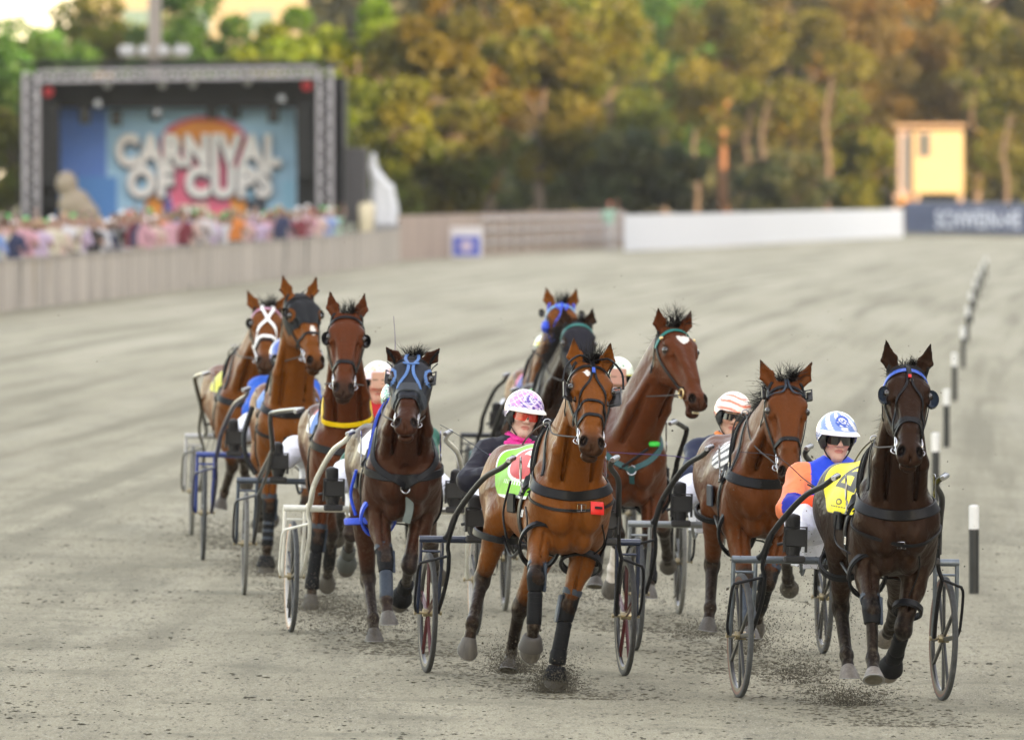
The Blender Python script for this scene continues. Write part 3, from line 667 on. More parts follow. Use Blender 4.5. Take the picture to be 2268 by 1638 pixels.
    def breast(s, w=.06, z=1.10, zs=1.24, m=None, low=None, yoke=True, neckm=None):
        mb = MB(); s.belt(mb, [(-.05, zs, -112), (-.02, zs - .02, -85), (.02, z + .06, -50), (.05, z + .01, -22), (.05, z, 0), (.05, z + .01, 22), (.02, z + .06, 50), (-.02, zs - .02, 85), (-.05, zs, 112)], w, .009)
        o = mb.build('breast_strap', m or LEATHER(), s.o)
        if yoke:
            q = MB(); s.nloop(q, .18, .25, .022, .007, -125, 125)
            q.build('neck_strap', neckm or LEATHER(), s.o)
        if low:
            q = MB(); s.belt(q, [(-.04, zs - .1, -108), (.02, z, -60), (.05, z - .07, -25), (.05, z - .085, 0), (.05, z - .07, 25), (.02, z, 60), (-.04, zs - .1, 108)], .018, .008)
            q.build('lower_strap', m or LEATHER(), o)
        return o
    def buckles(s, spots, size=.026):
        """small steel frame buckles lying on the straps: (x, z, angle)"""
        for cx, z, a in spots:
            a = math.radians(a); c = np.array([cx, 0, z]); P, n = s.bsurf([c + np.array([math.cos(a), math.sin(a), 0]) * .62], [c], .018, .62); n = n[0]; t = unit(np.cross([0, 0, 1], n)); u = np.cross(n, t); q = MB()
            q.tube([P[0] + t * i * size + u * j * size * .75 for i, j in ((-1, -1), (1, -1), (1, 1), (-1, 1))], .0032, 5, True); q.tube([P[0] - u * size * .75, P[0] + u * size * .75], .0025, 5); q.build('buckle', STEEL(), s.o)
    def sleeve(s, mb, a, b, ra, rb, n=14, mi=0, ex=0.0):
        P = [lerp(a, b, t) for t in (0, .03, .2, .4, .6, .8, .97, 1)]; rr = [ra * .9, ra, lerp(ra, rb, .2) + ex, lerp(ra, rb, .4) + ex, lerp(ra, rb, .6) + ex, lerp(ra, rb, .8) + ex, rb, rb * .9]
        mb.tube(P, [float(r) for r in rr], n, mi=mi)
    def boots(s, kk, parts='kc', m=None, m2=None):
        a, b, K, Fe, T, so_ = s.J[kk]; m = m or NEOP(); m2 = m2 or GREYL(); fore = kk[1] == 'f'
        if 'k' in parts:
            mb = MB(); u = unit(K - b); v = unit(Fe - K); s.sleeve(mb, K - u * .09, K, .051, .054); s.sleeve(mb, K, K + v * .075, .054, .044); mb.ball(K, .054, n=8)
            o = mb.build('knee_boot', m, s.o); q = MB(); s.sleeve(q, K - u * .115, K - u * .08, .058, .057)
            sg = 1 if kk[0] == 'l' else -1; q.box(K + np.array([-.01, -sg * .05, 0]), (.075, .016, .16), np.array([[1, 0, 0], [0, 1, 0], -v]), bev=.006); q.build('strap', m2, o)
        if 'c' in parts:
            mb = MB(); s.sleeve(mb, lerp(K, Fe, .28), lerp(K, Fe, .98), .041, .043, ex=.001); o = mb.build('shin_boot', m, s.o)
            q = MB(); v = unit(Fe - K)
            for t in (.36, .56, .76): s.sleeve(q, lerp(K, Fe, t) - v * .011, lerp(K, Fe, t) + v * .011, .0435, .0435)
            q.build('strap', m2 if 'g' in parts else m, o)
        if 'f' in parts:
            mb = MB(); D = unit(T - Fe); s.sleeve(mb, Fe - D * .03, Fe + D * .055, .044, .046, ex=.004); mb.build('fetlock_boot', m, s.o)
        if 'b' in parts:
            mb = MB(); D = unit(T - Fe); s.sleeve(mb, Fe + D * .06, Fe + D * .15, .047, .072, ex=.004); mb.build('bell_boot', m, s.o)
    def hobble(s, kk, t=.45, r=(.095, .12), m=None, shift=(0, 0, 0), tilt=.35):
        """big padded leather loop round the forearm or gaskin"""
        a, b, K, Fe, T, so_ = s.J[kk]; c = lerp(b, K, t) + np.array(shift); u = unit(K - b); lat = unit(np.array([0, 1., 0]) - u * u[1]); fr = np.cross(lat, u); fr = fr * (1 if fr[0] > 0 else -1)
        th = np.linspace(0, 2 * math.pi, 30, endpoint=False); mb = MB()
        P = np.array([c + lat * math.cos(x) * r[0] + (fr - u * tilt) * math.sin(x) * r[1] for x in th]); N = P - c
        mb.ribbon(P, N, .036, .011, closed=True); mb.tube(P + unit(u) * .016, .0065, 6, True); mb.tube(P - unit(u) * .016, .0065, 6, True)
        mb.build('hobble', m or LEATHER(), s.o); return P, c
    def line(s, pts, r=.004, name='strap', m=None, n=8, parent=None):
        mb = MB(); mb.tube(spline(pts, n), r, 6); return mb.build(name, m or LEATHER(), parent or s.o)
    def hair(s, name, roots, dirs, ln, n, seed=1, r=.0035, curl=.3, m=None, spread=.35, grav=.25):
        rs = np.random.RandomState(seed); mb = MB(); roots = np.asarray(roots); dirs = np.asarray(dirs)
        for _ in range(n):
            i = rs.randint(len(roots)); t = rs.rand(); j = min(i + 1, len(roots) - 1); p = lerp(roots[i], roots[j], t) + rs.normal(0, .008, 3); d = unit(lerp(dirs[i], dirs[j], t)) + rs.normal(0, spread, 3) * .5; L_ = ln * (.6 + .6 * rs.rand()); P = [p]; d = unit(d); cv = rs.normal(0, curl, 3)
            for k in range(5): d = unit(d + cv * .22 + np.array([0, 0, -grav * .25])); P.append(P[-1] + d * L_ / 5)
            mb.tube(P, [r, r, r * .9, r * .7, r * .45, r * .12], 3)
        return mb.build(name, m or HAIRM(), s.o)
    def mane(s, seed=1, blow=(0, -1, .1), n=260, ln=.16, fore=True, forelen=.09):
        ln *= .8; n = int(n * 2.6); blow = (blow[0] - .3, blow[1] * .7, blow[2] - .5)
        T = s.hp(-.02, 0, -.05); C = s.C; rt = []; dr = []
        for i in range(3, len(C)):
            d = unit(C[min(i + 1, len(C) - 1)] - C[i - 1]); up = np.cross([0, 1, 0], d); up = up * (1 if up[0] < 0 or up[2] > 0 else -1)
            P, _ = s.fd.cast([C[i] + up * .4], [-up], .4, 120); rt.append(P[0]); dr.append(unit(up * .5 + np.array(blow)))
        s.hair('mane', rt, dr, ln, n, seed, r=.0019, spread=.45, curl=.6, grav=.7)
        if fore: s.hair('forelock', [s.hp(-.03, -.03, .0), s.hp(-.035, .03, .0)], [s.Fv * .5 + np.array([0, 0, 1.0]) - s.L * .4, s.Fv * .5 + np.array([0, 0, 1.0]) + s.L * .4], forelen * 1.25, 170, seed + 9, r=.0017, spread=.6, curl=.6)
    def tail(s, seed=1, m=None):
        r0 = np.array([-1.42, 0, 1.29]); mb = s.hair('tail', [r0, r0 + [0, 0, -.08]], [np.array([-1, .1, -.4]), np.array([-1, -.1, -.5])], .62, 120, seed, r=.008, curl=.12, grav=1.0, spread=.16, m=m)
# ------------------------------------------------------------------ the field of horses
def hroot(pxc, axle, yaw, ahead=2.0):
    """root of a horse whose breast shows at column pxc, standing ahead of its axle"""
    A = ground(*axle); Y = A[1] - ahead * math.cos(math.radians(yaw)); Yc = Y - .35; X = (pxc - 1134) / F * Yc - .35 * math.sin(math.radians(yaw))
    return np.array([X, Y, gz(X, Y)])
BAY = dict(mat=coat_mat('coat_bright_bay', (.175, .052, .0085), (.008, .006, .006)))
RBAY = dict(mat=coat_mat('coat_red_bay', (.122, .033, .008), (.008, .006, .006)))
BRN = dict(mat=coat_mat('coat_brown', (.055, .018, .009), (.007, .006, .006)))
DRK = dict(mat=coat_mat('coat_dark_brown', (.021, .0098, .0066), (.005, .0045, .005), spec=.13))
LIVER = dict(mat=coat_mat('coat_liver_brown', (.045, .0145, .0085), (.013, .011, .012)))
def C_(base, **k): d = dict(base); d.update(k); return d
RIG = {}   # axle column/row of each sulky and its heading, used again by the sulkies and drivers
RIG['dark1'] = dict(ax=(1862, 1547), yaw=9); RIG['bay1'] = dict(ax=(1164, 1492), yaw=8); RIG['dark2'] = dict(ax=(848, 1402), yaw=6.5)
RIG['brown3'] = dict(ax=(730, 1320), yaw=3); RIG['bay4'] = dict(ax=(624, 1243), yaw=3); RIG['bay5'] = dict(ax=(588, 1188), yaw=3)
RIG['bay2'] = dict(ax=(1615, 1443), yaw=6); RIG['heart6'] = dict(ax=(1311, 1355), yaw=4); RIG['black7'] = dict(ax=(1225, 1235), yaw=4); RIG['blue8'] = dict(ax=(1192, 1180), yaw=4)
HS = {}
ONLY = globals().get('ONLY')
def want(k): return ONLY is None or k in ONLY
HOOFL = lambda: mat('hoof_pale', (.17, .15, .13), .5, var=.3, scale=60, bump=.3, stretch=(1, 1, .2))
def rgb(*c): return [(x / 255) ** 2.2 for x in c]
# digits drawn by bars on the number cloths: (u, v) box tests
def glyph(ch, x, y):
    """x 0..1 left to right, y 0..1 bottom to top"""
    b = dict(a=(y > .84), g=(.42 < y < .58), d=(y < .16), f=(x < .22 and y > .5), b=(x > .78 and y > .5), e=(x < .22 and y < .5), c=(x > .78 and y < .5))
    seg = {'0': 'abcdef', '1': 'bc', '2': 'abged', '3': 'abgcd', '4': 'fgbc', '5': 'afgcd', '6': 'afgecd', '7': 'abc', '8': 'abcdefg', '9': 'abcdfg'}[ch]
    return 0 <= x <= 1 and 0 <= y <= 1 and any(b[s_] for s_ in seg)
# ---- dark brown horse in front
if want('dark1'):
    R = RIG['dark1']; rt = hroot(1994, R['ax'], 6.5)
    h = Horse('nearly black horse with round eye cups and a yellow number cloth', rt, 6.5, C_(DRK, muzzle=.60, muzzle_dark=.8, marks=[(.10, .012, .012, 'star')], hoof=HOOFL()), .0075)
    h.pose((2009, 824, .64), (2016, 1012, 'f'), dict(
        rf=dict(k=(1931, 1352, 'f'), f=(1933, 1458, 'f'), t=(1935, 1508, 'f'), ex=.08, sole=12),
        lf=dict(k=(2001, 1392, 'f'), f=(1984, 1447, 'b'), t=(1970, 1484, 'b'), ex=.02, sole=50),
        rh=dict(k=(1862, 1345, -1.02), f=(1875, 1450, 'f'), t=(1881, 1502, 'f'), sole=38),
        lh=dict(k=(1985, 1335, -1.35), f=(1972, 1390, 'b'), t=(1962, 1410, 'b'), sole=40)), hy=4, ears=(.122, .165), earf=(.03, .03))
    h.body(); HS['dark1'] = h
    h.mane(3, blow=(-.2, -.9, .1), n=150, ln=.13, forelen=.05)
    blue = vmat('blue_patterned_strap', .5)
    h.bridle(brow=mat('browband_blue', rgb(60, 95, 190), .45, var=.5, scale=40), nose=.385, nose2=.41, ystrap=True, leather=LEATHER(), nosew=.026)
    q = MB(); h.hstrap(q, [(.05, -88), (.02, -55), (.0, -28), (-.008, 0), (.0, 28), (.02, 55), (.05, 88)], .03, .008); h.hstrap(q, [(-.05, -3), (.09, 0)], .022, .016); q.build('crown_strap', LEATHER(), h.br)
    q = MB(); h.hstrap(q, [(.085, 0), (.105, 0)], .018, .022); q.build('badge', mat('badge_red', rgb(200, 40, 40), .4), h.br)
    h.blinkers('cup', .062, .185, .122, .015, m=mat('smoky_cup', (.03, .045, .07), .22, coat=.8, var=.3))
    h.saddle(); h.breast(.06, 1.13, 1.24, low=False)
    q = MB(); h.belt(q, [(0, 1.10, -70), (.05, 1.03, -35), (.06, .965, 8), (.05, 1.03, 40), (.0, 1.12, 75)], .02, .01); q.build('chest_strap', LEATHER(), h.o)
    Y_ = rgb(255, 238, 15); K_ = rgb(20, 20, 22)
    def cf(u, v):
        v = -v
        a = abs(v); side = 1 if v > 0 else -1
        y = (a - .12) / .5; x = (u - .22) / .6
        if glyph('8', 1 - x if side > 0 else x, 1 - y): return K_
        if a > .985 or u < .01: return rgb(60, 60, 55)
        if abs(math.hypot((u - .55) * .9, (a - .82) * 1.2) - .045) < .012 or (.885 < a < .9 and .35 < u < .7 and int(u * 60) % 3): return K_
        return Y_
    h.cloth(cf, -.90, .0, 92, slope=.05, res=2)
    for sg in (1, -1):
        P, n = h.bsurf([[-.30, sg * .6, 1.06]], [[-.30, 0, 1.09]]); q = MB(); q.box(P[0] + [0, sg * .012, 0], (.22, .016, .10), bev=.006); q.build('cloth_weight_pocket', NEOP(), h.o)
    h.buckles([(-.02, 1.22, 78), (-.02, 1.22, -78), (.06, .975, 2), (.02, 1.17, 60), (.0, .98, -80)])
    h.boots('rf', 'k'); h.boots('lf', 'fbc')
    h.hobble('rf', .28, (.10, .135), tilt=.15); h.hobble('lf', .72, (.075, .09), tilt=.1); h.hobble('rh', .30, (.115, .15), tilt=.1)
    J = h.J; h.line([(-.08, -.285, 1.12), (-.1, -.29, .98), (.12, -.25, .92), lerp(J['rf'][1], J['rf'][2], .2) + [.06, .09, .03]], .005)
    h.line([lerp(J['rf'][1], J['rf'][2], .3) + [-.06, -.09, 0], lerp(J['rh'][1], J['rh'][2], .25) + [.12, -.02, 0]], .009, 'hobble_strap')
    h.line([(.36, .08, 1.1), (.34, .1, .95), (.25, .12, .82), lerp(J['lf'][1], J['lf'][2], .6) + [.03, -.02, 0]], .0045)
    h.tail(2)
# ---- bright bay in the middle
if want('bay1'):
    R = RIG['bay1']; rt = hroot(1274, R['ax'], 11)
    h = Horse('bright bay horse with white star, square eye guards and lime green cloth', rt, 11, C_(BAY, muzzle=.46, marks=[(.095, -.03, .032, 'star')]), .0075)
    h.pose((1309, 816, .62), (1311, 990, 'f'), dict(
        rf=dict(k=(1187, 1279, 'f'), f=(1182, 1392, 'b'), t=(1174, 1442, 'b'), ex=.12, ez=.92, sole=45),
        lf=dict(k=(1250, 1368, 'f'), f=(1233, 1468, 'b'), t=(1226, 1524, 'f'), ex=-.02, sole=35),
        rh=dict(k=(1067, 1284, -.95), f=(1046, 1378, 'f'), t=(1034, 1446, 'f'), sole=50),
        lh=dict(k=(1152, 1345, -1.20), f=(1131, 1445, 'b'), t=(1126, 1486, 'f'), sole=30)), hy=5, ears=(.10, .16), earf=(.04, .0))
    h.body(); HS['bay1'] = h
    h.mane(5, blow=(-.3, -.8, .1), n=120, ln=.13, forelen=.11)
    h.bridle(nose=.41, nose2=.32, nosew=.022)
    q = MB(); h.hstrap(q, [(.06, 0), (.10, 0)], .02, .018); q.build('badge', mat('badge_blue', rgb(45, 85, 180), .4), h.br)
    h.blinkers('square', .062, .20, .128, -.005)
    for sg in (1, -1): h.line([h.hp(-.02, sg * .02, .05), h.hp(-.0, sg * .075, .09), h.hp(.08, sg * .135, .085), h.hp(.17, sg * .15, .05)], .0065, 'blinker_stay', parent=h.br)
    h.saddle(); h.breast(.058, 1.13, 1.27, low=True)
    q = MB(); h.belt(q, [(.05, 1.06, 12), (.05, 1.055, 24)], .075, .012); q.build('red_tag', mat('tag_red', rgb(225, 40, 35), .45), h.o)
    q = MB(); h.belt(q, [(.05, 1.06, 15), (.05, 1.057, 21)], .014, .019); q.build('tag_writing', LEATHER(), h.o)
    G_ = rgb(125, 205, 40); R_ = rgb(215, 35, 45); W_ = rgb(235, 240, 235)
    def cf(u, v):
        a = abs(v); e = math.hypot((u - .62) / .40, (a - .30) / .40)
        if e < 1 and a > -.1:
            if glyph('4', (u - .48) / .34, 1 - (a - .12) / .36): return W_
            return R_
        if e < 1.13: return W_
        if a > .955 or (u < .02): return W_
        if .74 < a < .80 and .3 < u < .75 and (int(u * 40) % 2): return W_
        return G_
    h.cloth(cf, -.84, .0, 96, slope=.05, res=2)
    for sg in (1, -1):
        P, n = h.bsurf([[-.28, sg * .6, 1.05]], [[-.28, 0, 1.08]]); q = MB(); q.box(P[0] + [0, sg * .012, 0], (.2, .016, .11), bev=.006); q.build('cloth_weight_pocket', NEOP(), h.o)
    h.buckles([(-.02, 1.22, 78), (-.02, 1.22, -78), (.05, 1.06, 6), (.0, 1.19, -60), (.02, 1.02, -75)])
    h.boots('rf', 'kc'); h.boots('lf', 'cfb'); h.boots('lf', 'k')
    h.boots('rf', 'b', m=mat('brown_bell', (.045, .04, .036), .6))
    h.hobble('rf', .30, (.11, .15), tilt=.1); h.hobble('lf', .35, (.11, .13), tilt=.5); h.hobble('rh', .28, (.12, .16), tilt=.4)
    J = h.J; h.line([lerp(J['rf'][1], J['rf'][2], .3) + [-.08, -.09, -.02], lerp(J['rf'][1], J['rh'][2], .5), lerp(J['rh'][1], J['rh'][2], .28) + [.12, .02, 0]], .010, 'hobble_strap')
    h.line([(-.12, -.28, 1.2), (-.18, -.31, 1.02), (-.16, -.29, .86), lerp(J['rf'][1], J['rh'][2], .45)], .007)
    h.line([(.12, -.24, 1.06), (.22, -.25, .98), (.18, -.24, .87), (.3, -.15, .86)], .005)
    h.line([(.30, .14, 1.10), (.28, .17, .96), (.20, .19, .84), lerp(J['lf'][1], J['lf'][2], .35)], .005)
    h.tail(4)
# ---- dark horse of the white sulky
if want('dark2'):
    R = RIG['dark2']; rt = hroot(897, R['ax'], 5)
    h = Horse('dark brown horse in a blue trimmed hood, between the white shafts', rt, 5, C_(LIVER, muzzle=.62, ear_dark=.3), .0085)
    h.pose((914, 800, .66), (898, 945, 'f'), dict(
        rf=dict(k=(854, 1243, 'f'), f=(856, 1328, 'f'), t=(861, 1382, 'f'), ex=.06, sole=30),
        lf=dict(k=(906, 1252, 'f'), f=(899, 1296, 'b'), t=(886, 1330, 'b'), ex=.0, sole=40),
        rh=dict(k=(815, 1283, -1.0), f=(826, 1369, 'f'), t=(829, 1419, 'f'), sole=35),
        lh=dict(k=(954, 1205, -1.35), f=(964, 1250, 'b'), t=(971, 1275, 'b'), sole=40)), hy=-6, ears=(.165, .085), earf=(.03, .03), open_mouth=.008)
    h.body(); HS['dark2'] = h
    h.mane(7, blow=(-.3, -1.0, .15), n=170, ln=.17, forelen=.07)
    BL = mat('blue_strap', rgb(70, 110, 165), .45, var=.2, scale=60); BB = mat('bright_blue_strap', rgb(35, 80, 215), .4, var=.15, scale=60)
    h.hood(mat('hood_slate', (.009, .012, .019), .5, var=.3, scale=50, spec=.3), -.03, .37, 98, .04, trim=BL)
    h.bridle(nose=.40, ystrap=False, brow=LEATHER())
    q = MB()
    for sg in (1, -1): h.hstrap(q, [(-.03, sg * 24), (.06, sg * 18), (.12, sg * 8), (.2, sg * 12), (.3, sg * 30)], .02, .014)
    h.hstrap(q, [(.11, -22), (.11, 22)], .014, .018); q.build('face_strap', BL, h.br)
    q = MB(); h.hstrap(q, [(.335, -95), (.31, -40), (.30, 0), (.31, 40), (.335, 95)], .07, .012, t=.008); q.build('noseband_pad', mat('slate_pad', (.022, .03, .04), .5), h.br)
    h.blinkers('square', .05, .17, .125, .0)
    h.saddle(trim=BB); h.breast(.05, 1.06, 1.24, yoke=False)
    q = MB()
    for sg in (1, -1): h.belt(q, [(.06, 1.36, sg * 62), (.06, 1.24, sg * 45), (.06, 1.12, sg * 28), (.06, 1.04, sg * 8), (.06, 1.0, 0)], .04, .012)
    q.build('breast_plate', LEATHER(), h.o)
    q = MB(); P, n = h.bsurf([[.7, 0, 1.0]], [[0, 0, 1.0]]); th = np.linspace(0, 2 * math.pi, 16, endpoint=False); q.tube([P[0] + [.014, math.cos(t) * .028, math.sin(t) * .028] for t in th], .005, 6, True); q.build('ring', STEEL(), h.o)
    W_ = rgb(240, 240, 235); h.cloth(lambda u, v: rgb(25, 30, 60) if abs(v) < .42 and glyph('5', .5 - v if v < 0 else .5 + v, (u - .2) / .6) else W_, -.66, -.06, 72, slope=.06)
    P, n = h.bsurf([[-.36, -.6, .98]], [[-.36, 0, 1.06]]); q = MB(); q.box(P[0] + [0, -.012, 0], (.24, .016, .10), bev=.006); q.build('cloth_weight_pocket', mat('grey_web', (.08, .09, .10), .7, bump=.2), h.o)
    h.boots('rf', 'k'); h.boots('rf', 'c', m=GREYL()); h.boots('lf', 'fb')
    h.hobble('rf', .15, (.105, .14), m=BB, tilt=.3); h.hobble('rh', .15, (.12, .15), m=BB, tilt=.2)
    h.line([(-.04, -.27, 1.1), (-.1, -.30, .95), (-.1, -.27, .82)], .011, 'strap', BB)
    P, n = h.bsurf([[.7, .03, .9]], [[0, 0.03, .9]]); q = MB(); q.ribbon(spline([P[0] + [.012, 0, .06], P[0] + [.02, .0, -.03], P[0] + [.015, -.02, -.11]], 5), np.tile([1., 0, 0], (11, 1)), .05, .006); q.build('girth_end', mat('grey_green_web', (.14, .17, .16), .7), h.o)
    h.tail(6)
# ---- red bay second on the inside
if want('bay2'):
    R = RIG['bay2']; rt = hroot(1700, R['ax'], 6)
    h = Horse('red bay horse with bristly black forelock, its nose beside the orange sleeve', rt, 6, C_(RBAY, muzzle=.50), .0085)
    h.pose((1741, 856, .62), (1750, 1055, 'f'), dict(
        rf=dict(k=(1652, 1285, 'f'), f=(1659, 1365, 'f'), t=(1663, 1416, 'f'), ex=.04, sole=30),
        lf=dict(k=(1700, 1288, 'f'), f=(1682, 1350, 'b'), t=(1672, 1392, 'b'), ex=.0, sole=40),
        rh=dict(k=(1577, 1250, -1.02), f=(1573, 1345, 'f'), t=(1567, 1396, 'f'), sole=35),
        lh=dict(k=(1740, 1215, -1.35), f=(1745, 1280, 'b'), t=(1748, 1300, 'b'), sole=40)), hy=3, ears=(.155, .155), earf=(.0, .0))
    h.body(); HS['bay2'] = h
    h.mane(8, blow=(-.2, -1.0, .2), n=200, ln=.19, forelen=.10)
    h.bridle(nose=.385, ystrap=False, nosew=.028)
    q = MB()
    for sg in (1, -1): h.hstrap(q, [(-.03, sg * 5), (.03, sg * 6), (.075, sg * 18), (.085, sg * 40), (.08, sg * 80)], .014, .012)
    q.build('face_strap', GREYL(), h.br); h.blinkers('square', .034, .06, .13, -.0)
    h.saddle(); h.breast(.062, 1.12, 1.24)
    def cf(u, v):
        a = abs(v); R_, W_, K_ = rgb(200, 40, 50), rgb(238, 235, 232), rgb(28, 28, 40); s_ = (u * 3.2 + a * 5.0) % 1.0
        return W_ if s_ < .40 else (R_ if s_ < .58 and a < .45 else (W_ if s_ < .58 else K_))
    h.cloth(cf, -.66, -.06, 72, slope=.06)
    P, n = h.bsurf([[-.36, -.6, .98]], [[-.36, 0, 1.06]]); q = MB(); q.box(P[0] + [0, -.012, 0], (.22, .016, .13), bev=.006); q.build('cloth_weight_pocket', GREYL(), h.o)
    h.buckles([(-.02, 1.22, 75), (-.02, 1.22, -75), (.02, 1.17, -58)])
    h.boots('rf', 'cf', m=GREYL()); h.boots('lf', 'kc')
    h.hobble('rf', .12, (.11, .15), tilt=.5); h.hobble('rh', .05, (.12, .15), tilt=.3)
    J = h.J; h.line([lerp(J['rf'][1], J['rf'][2], .1) + [-.06, -.1, 0], lerp(J['rh'][1], J['rh'][2], .1) + [.12, -.02, 0]], .010, 'hobble_strap')
    h.tail(8)
# ---- brown horse with a heart, head turned
if want('heart6'):
    R = RIG['heart6']; rt = hroot(1398, R['ax'], 2)
    h = Horse('brown horse with a white heart on its turned head, mouth open', rt, 2, C_(dict(mat=coat_mat('coat_chestnut', (.095, .024, .008), (.008, .006, .006))), muzzle=.50, muzzle_dark=.75, marks=[(.12, .008, .034, 'heart')], socks=('rf',)), .0085)
    h.pose((1490, 735, .52), (1549, 893, 'f'), dict(
        rf=dict(k=(1368, 1185, 'f'), f=(1358, 1258, 'b'), t=(1352, 1306, 'b'), ex=.04, sole=30),
        lf=dict(k=(1437, 1196, 'f'), f=(1440, 1272, 'f'), t=(1436, 1322, 'f'), ex=.0, sole=35),
        rh=dict(k=(1330, 1190, -1.0), f=(1322, 1265, 'f'), t=(1318, 1300, 'f'), sole=35),
        lh=dict(k=(1470, 1170, -1.4), f=(1478, 1230, 'b'), t=(1480, 1250, 'b'), sole=40)), hy=30, hs=1.02, ears=(.125, .15), earf=(.02, .03), open_mouth=.03)
    h.body(); HS['heart6'] = h
    h.mane(11, blow=(-.2, -.8, .1), n=150, ln=.15, forelen=.13)
    GR = mat('teal_strap', rgb(20, 110, 105), .45, var=.15, scale=60)
    h.bridle(nose=.40, ystrap=False, brow=GR, nosew=.0) if False else None
    mb = MB()
    for sg in (1, -1): h.hstrap(mb, [(.0, sg * 60), (.08, sg * 88), (.2, sg * 96), (.34, sg * 92), (.45, sg * 84)], .02, .006); h.hstrap(mb, [(.0, sg * 75), (.08, sg * 112), (.17, sg * 150), (.2, sg * 178)], .016, .005)
    h.br = mb.build('bridle', LEATHER(), h.o); mb = MB(); h.hstrap(mb, [(.085, -95), (.055, -60), (.035, -30), (.028, 0), (.035, 30), (.055, 60), (.085, 95)], .026, .008, 8); mb.build('browband', GR, h.br)
    for sg in (1, -1):
        mb = MB(); th = np.linspace(0, 2 * math.pi, 16, endpoint=False); c = h.hp(.47, sg * .062, -.05); mb.tube([c + h.H * math.cos(t) * .03 + h.Fv * math.sin(t) * .03 for t in th], .006, 6, True); mb.ball(h.hp(.08, sg * .102, .02), .014, n=6); mb.build('bit_ring', mat('brass', (.8, .6, .3), .3, metal=1), h.br)
    mb = MB(); mb.box(h.hp(.60, 0, -.072), (.016, .05, .012), np.array([h.H, h.L, h.Fv]), bev=.003); mb.build('teeth', mat('tooth_ivory', (.62, .52, .34), .4), h.o)
    h.saddle(); GS = mat('green_strap', rgb(25, 75, 78), .5, var=.2, scale=60); q = MB()
    for sg in (1, -1): h.belt(q, [(.02, 1.42, sg * 75), (.04, 1.25, sg * 48), (.06, 1.10, sg * 22), (.06, 1.03, 0)], .04, .01)
    h.belt(q, [(.06, 1.04, 0), (.05, .95, 2)], .036, .012); q.build('breast_plate', GS, h.o)
    q = MB(); P, n = h.bsurf([[.7, 0, 1.03]], [[0, 0, 1.03]]); th = np.linspace(0, 2 * math.pi, 16, endpoint=False); q.tube([P[0] + [.018, math.cos(t) * .03, math.sin(t) * .03] for t in th], .006, 6, True); q.build('ring', STEEL(), h.o)
    q = MB(); P, n = h.bsurf([[.7, .17, 1.2]], [[0, .12, 1.2]]); q.box(P[0] + [.03, 0, .0], (.03, .07, .035), bev=.008); q.build('green_clip', mat('clip_green', rgb(20, 200, 70), .4), h.o)
    h.line([P[0] + [.04, -.04, -.03], P[0] + [.05, -.2, -.14], P[0] + [-.02, -.33, -.22]], .010, 'strap')
    h.cloth(lambda u, v: rgb(30, 125, 85), -.66, -.06, 70)
    h.boots('lf', 'cf'); h.hobble('lf', .0, (.12, .14), tilt=.5); h.hobble('rf', .0, (.12, .14), tilt=.5); h.tail(9)
# ---- brown horse with the yellow collar
if want('brown3'):
    R = RIG['brown3']; rt = hroot(772, R['ax'], 4)
    h = Horse('brown horse with a bright yellow ring round its neck', rt, 4, C_(RBAY, mat=coat_mat('coat_mahogany', (.095, .024, .0088), (.016, .012, .012)), muzzle=.46), .0095)
    h.pose((769, 704, .60), (761, 868, 'f'), dict(
        rf=dict(k=(702, 1215, 'f'), f=(690, 1300, 'f'), t=(687, 1350, 'f'), ex=.02, sole=30),
        lf=dict(k=(776, 1182, 'f'), f=(772, 1220, 'b'), t=(767, 1254, 'b'), ex=.06, sole=40),
        rh=dict(k=(735, 1180, -1.3), f=(728, 1255, 'b'), t=(724, 1292, 'b'), sole=35),
        lh=dict(k=(758, 1110, -1.4), f=(751, 1165, 'b'), t=(747, 1190, 'b'), sole=40)), hy=2, ears=(.115, .175), earf=(.0, .0))
    h.body(); HS['brown3'] = h
    h.mane(12, blow=(-.2, .5, .1), n=120, ln=.12, forelen=.08)
    h.bridle(nose=.40, ystrap=False, nosew=.03); h.blinkers('cup', .052, .18, .125, .01)
    h.saddle(); mb = MB(); h.belt(mb, [(.10, 1.56, -100), (.10, 1.44, -78), (.10, 1.34, -58), (.10, 1.27, -35), (.10, 1.245, -8), (.10, 1.27, 25), (.10, 1.38, 60), (.10, 1.5, 85)], .034, .016); mb.build('neck_ring', mat('yellow_strap', rgb(240, 195, 20), .4), h.o)
    B_, W_, R_ = rgb(20, 110, 200), rgb(240, 240, 238), rgb(185, 25, 30)
    h.cloth(lambda u, v: R_ if abs(v) < .62 and u < .4 else (W_ if u < .45 or abs(v) < .3 else B_), -.7, -.05, 78, slope=.08)
    h.breast(.05, 1.06, 1.2, yoke=True)
    h.boots('rf', 'kcf'); h.boots('rh', 'c'); h.boots('lf', 'fb', m=mat('grey_boot', (.06, .065, .06), .6)); h.tail(10)
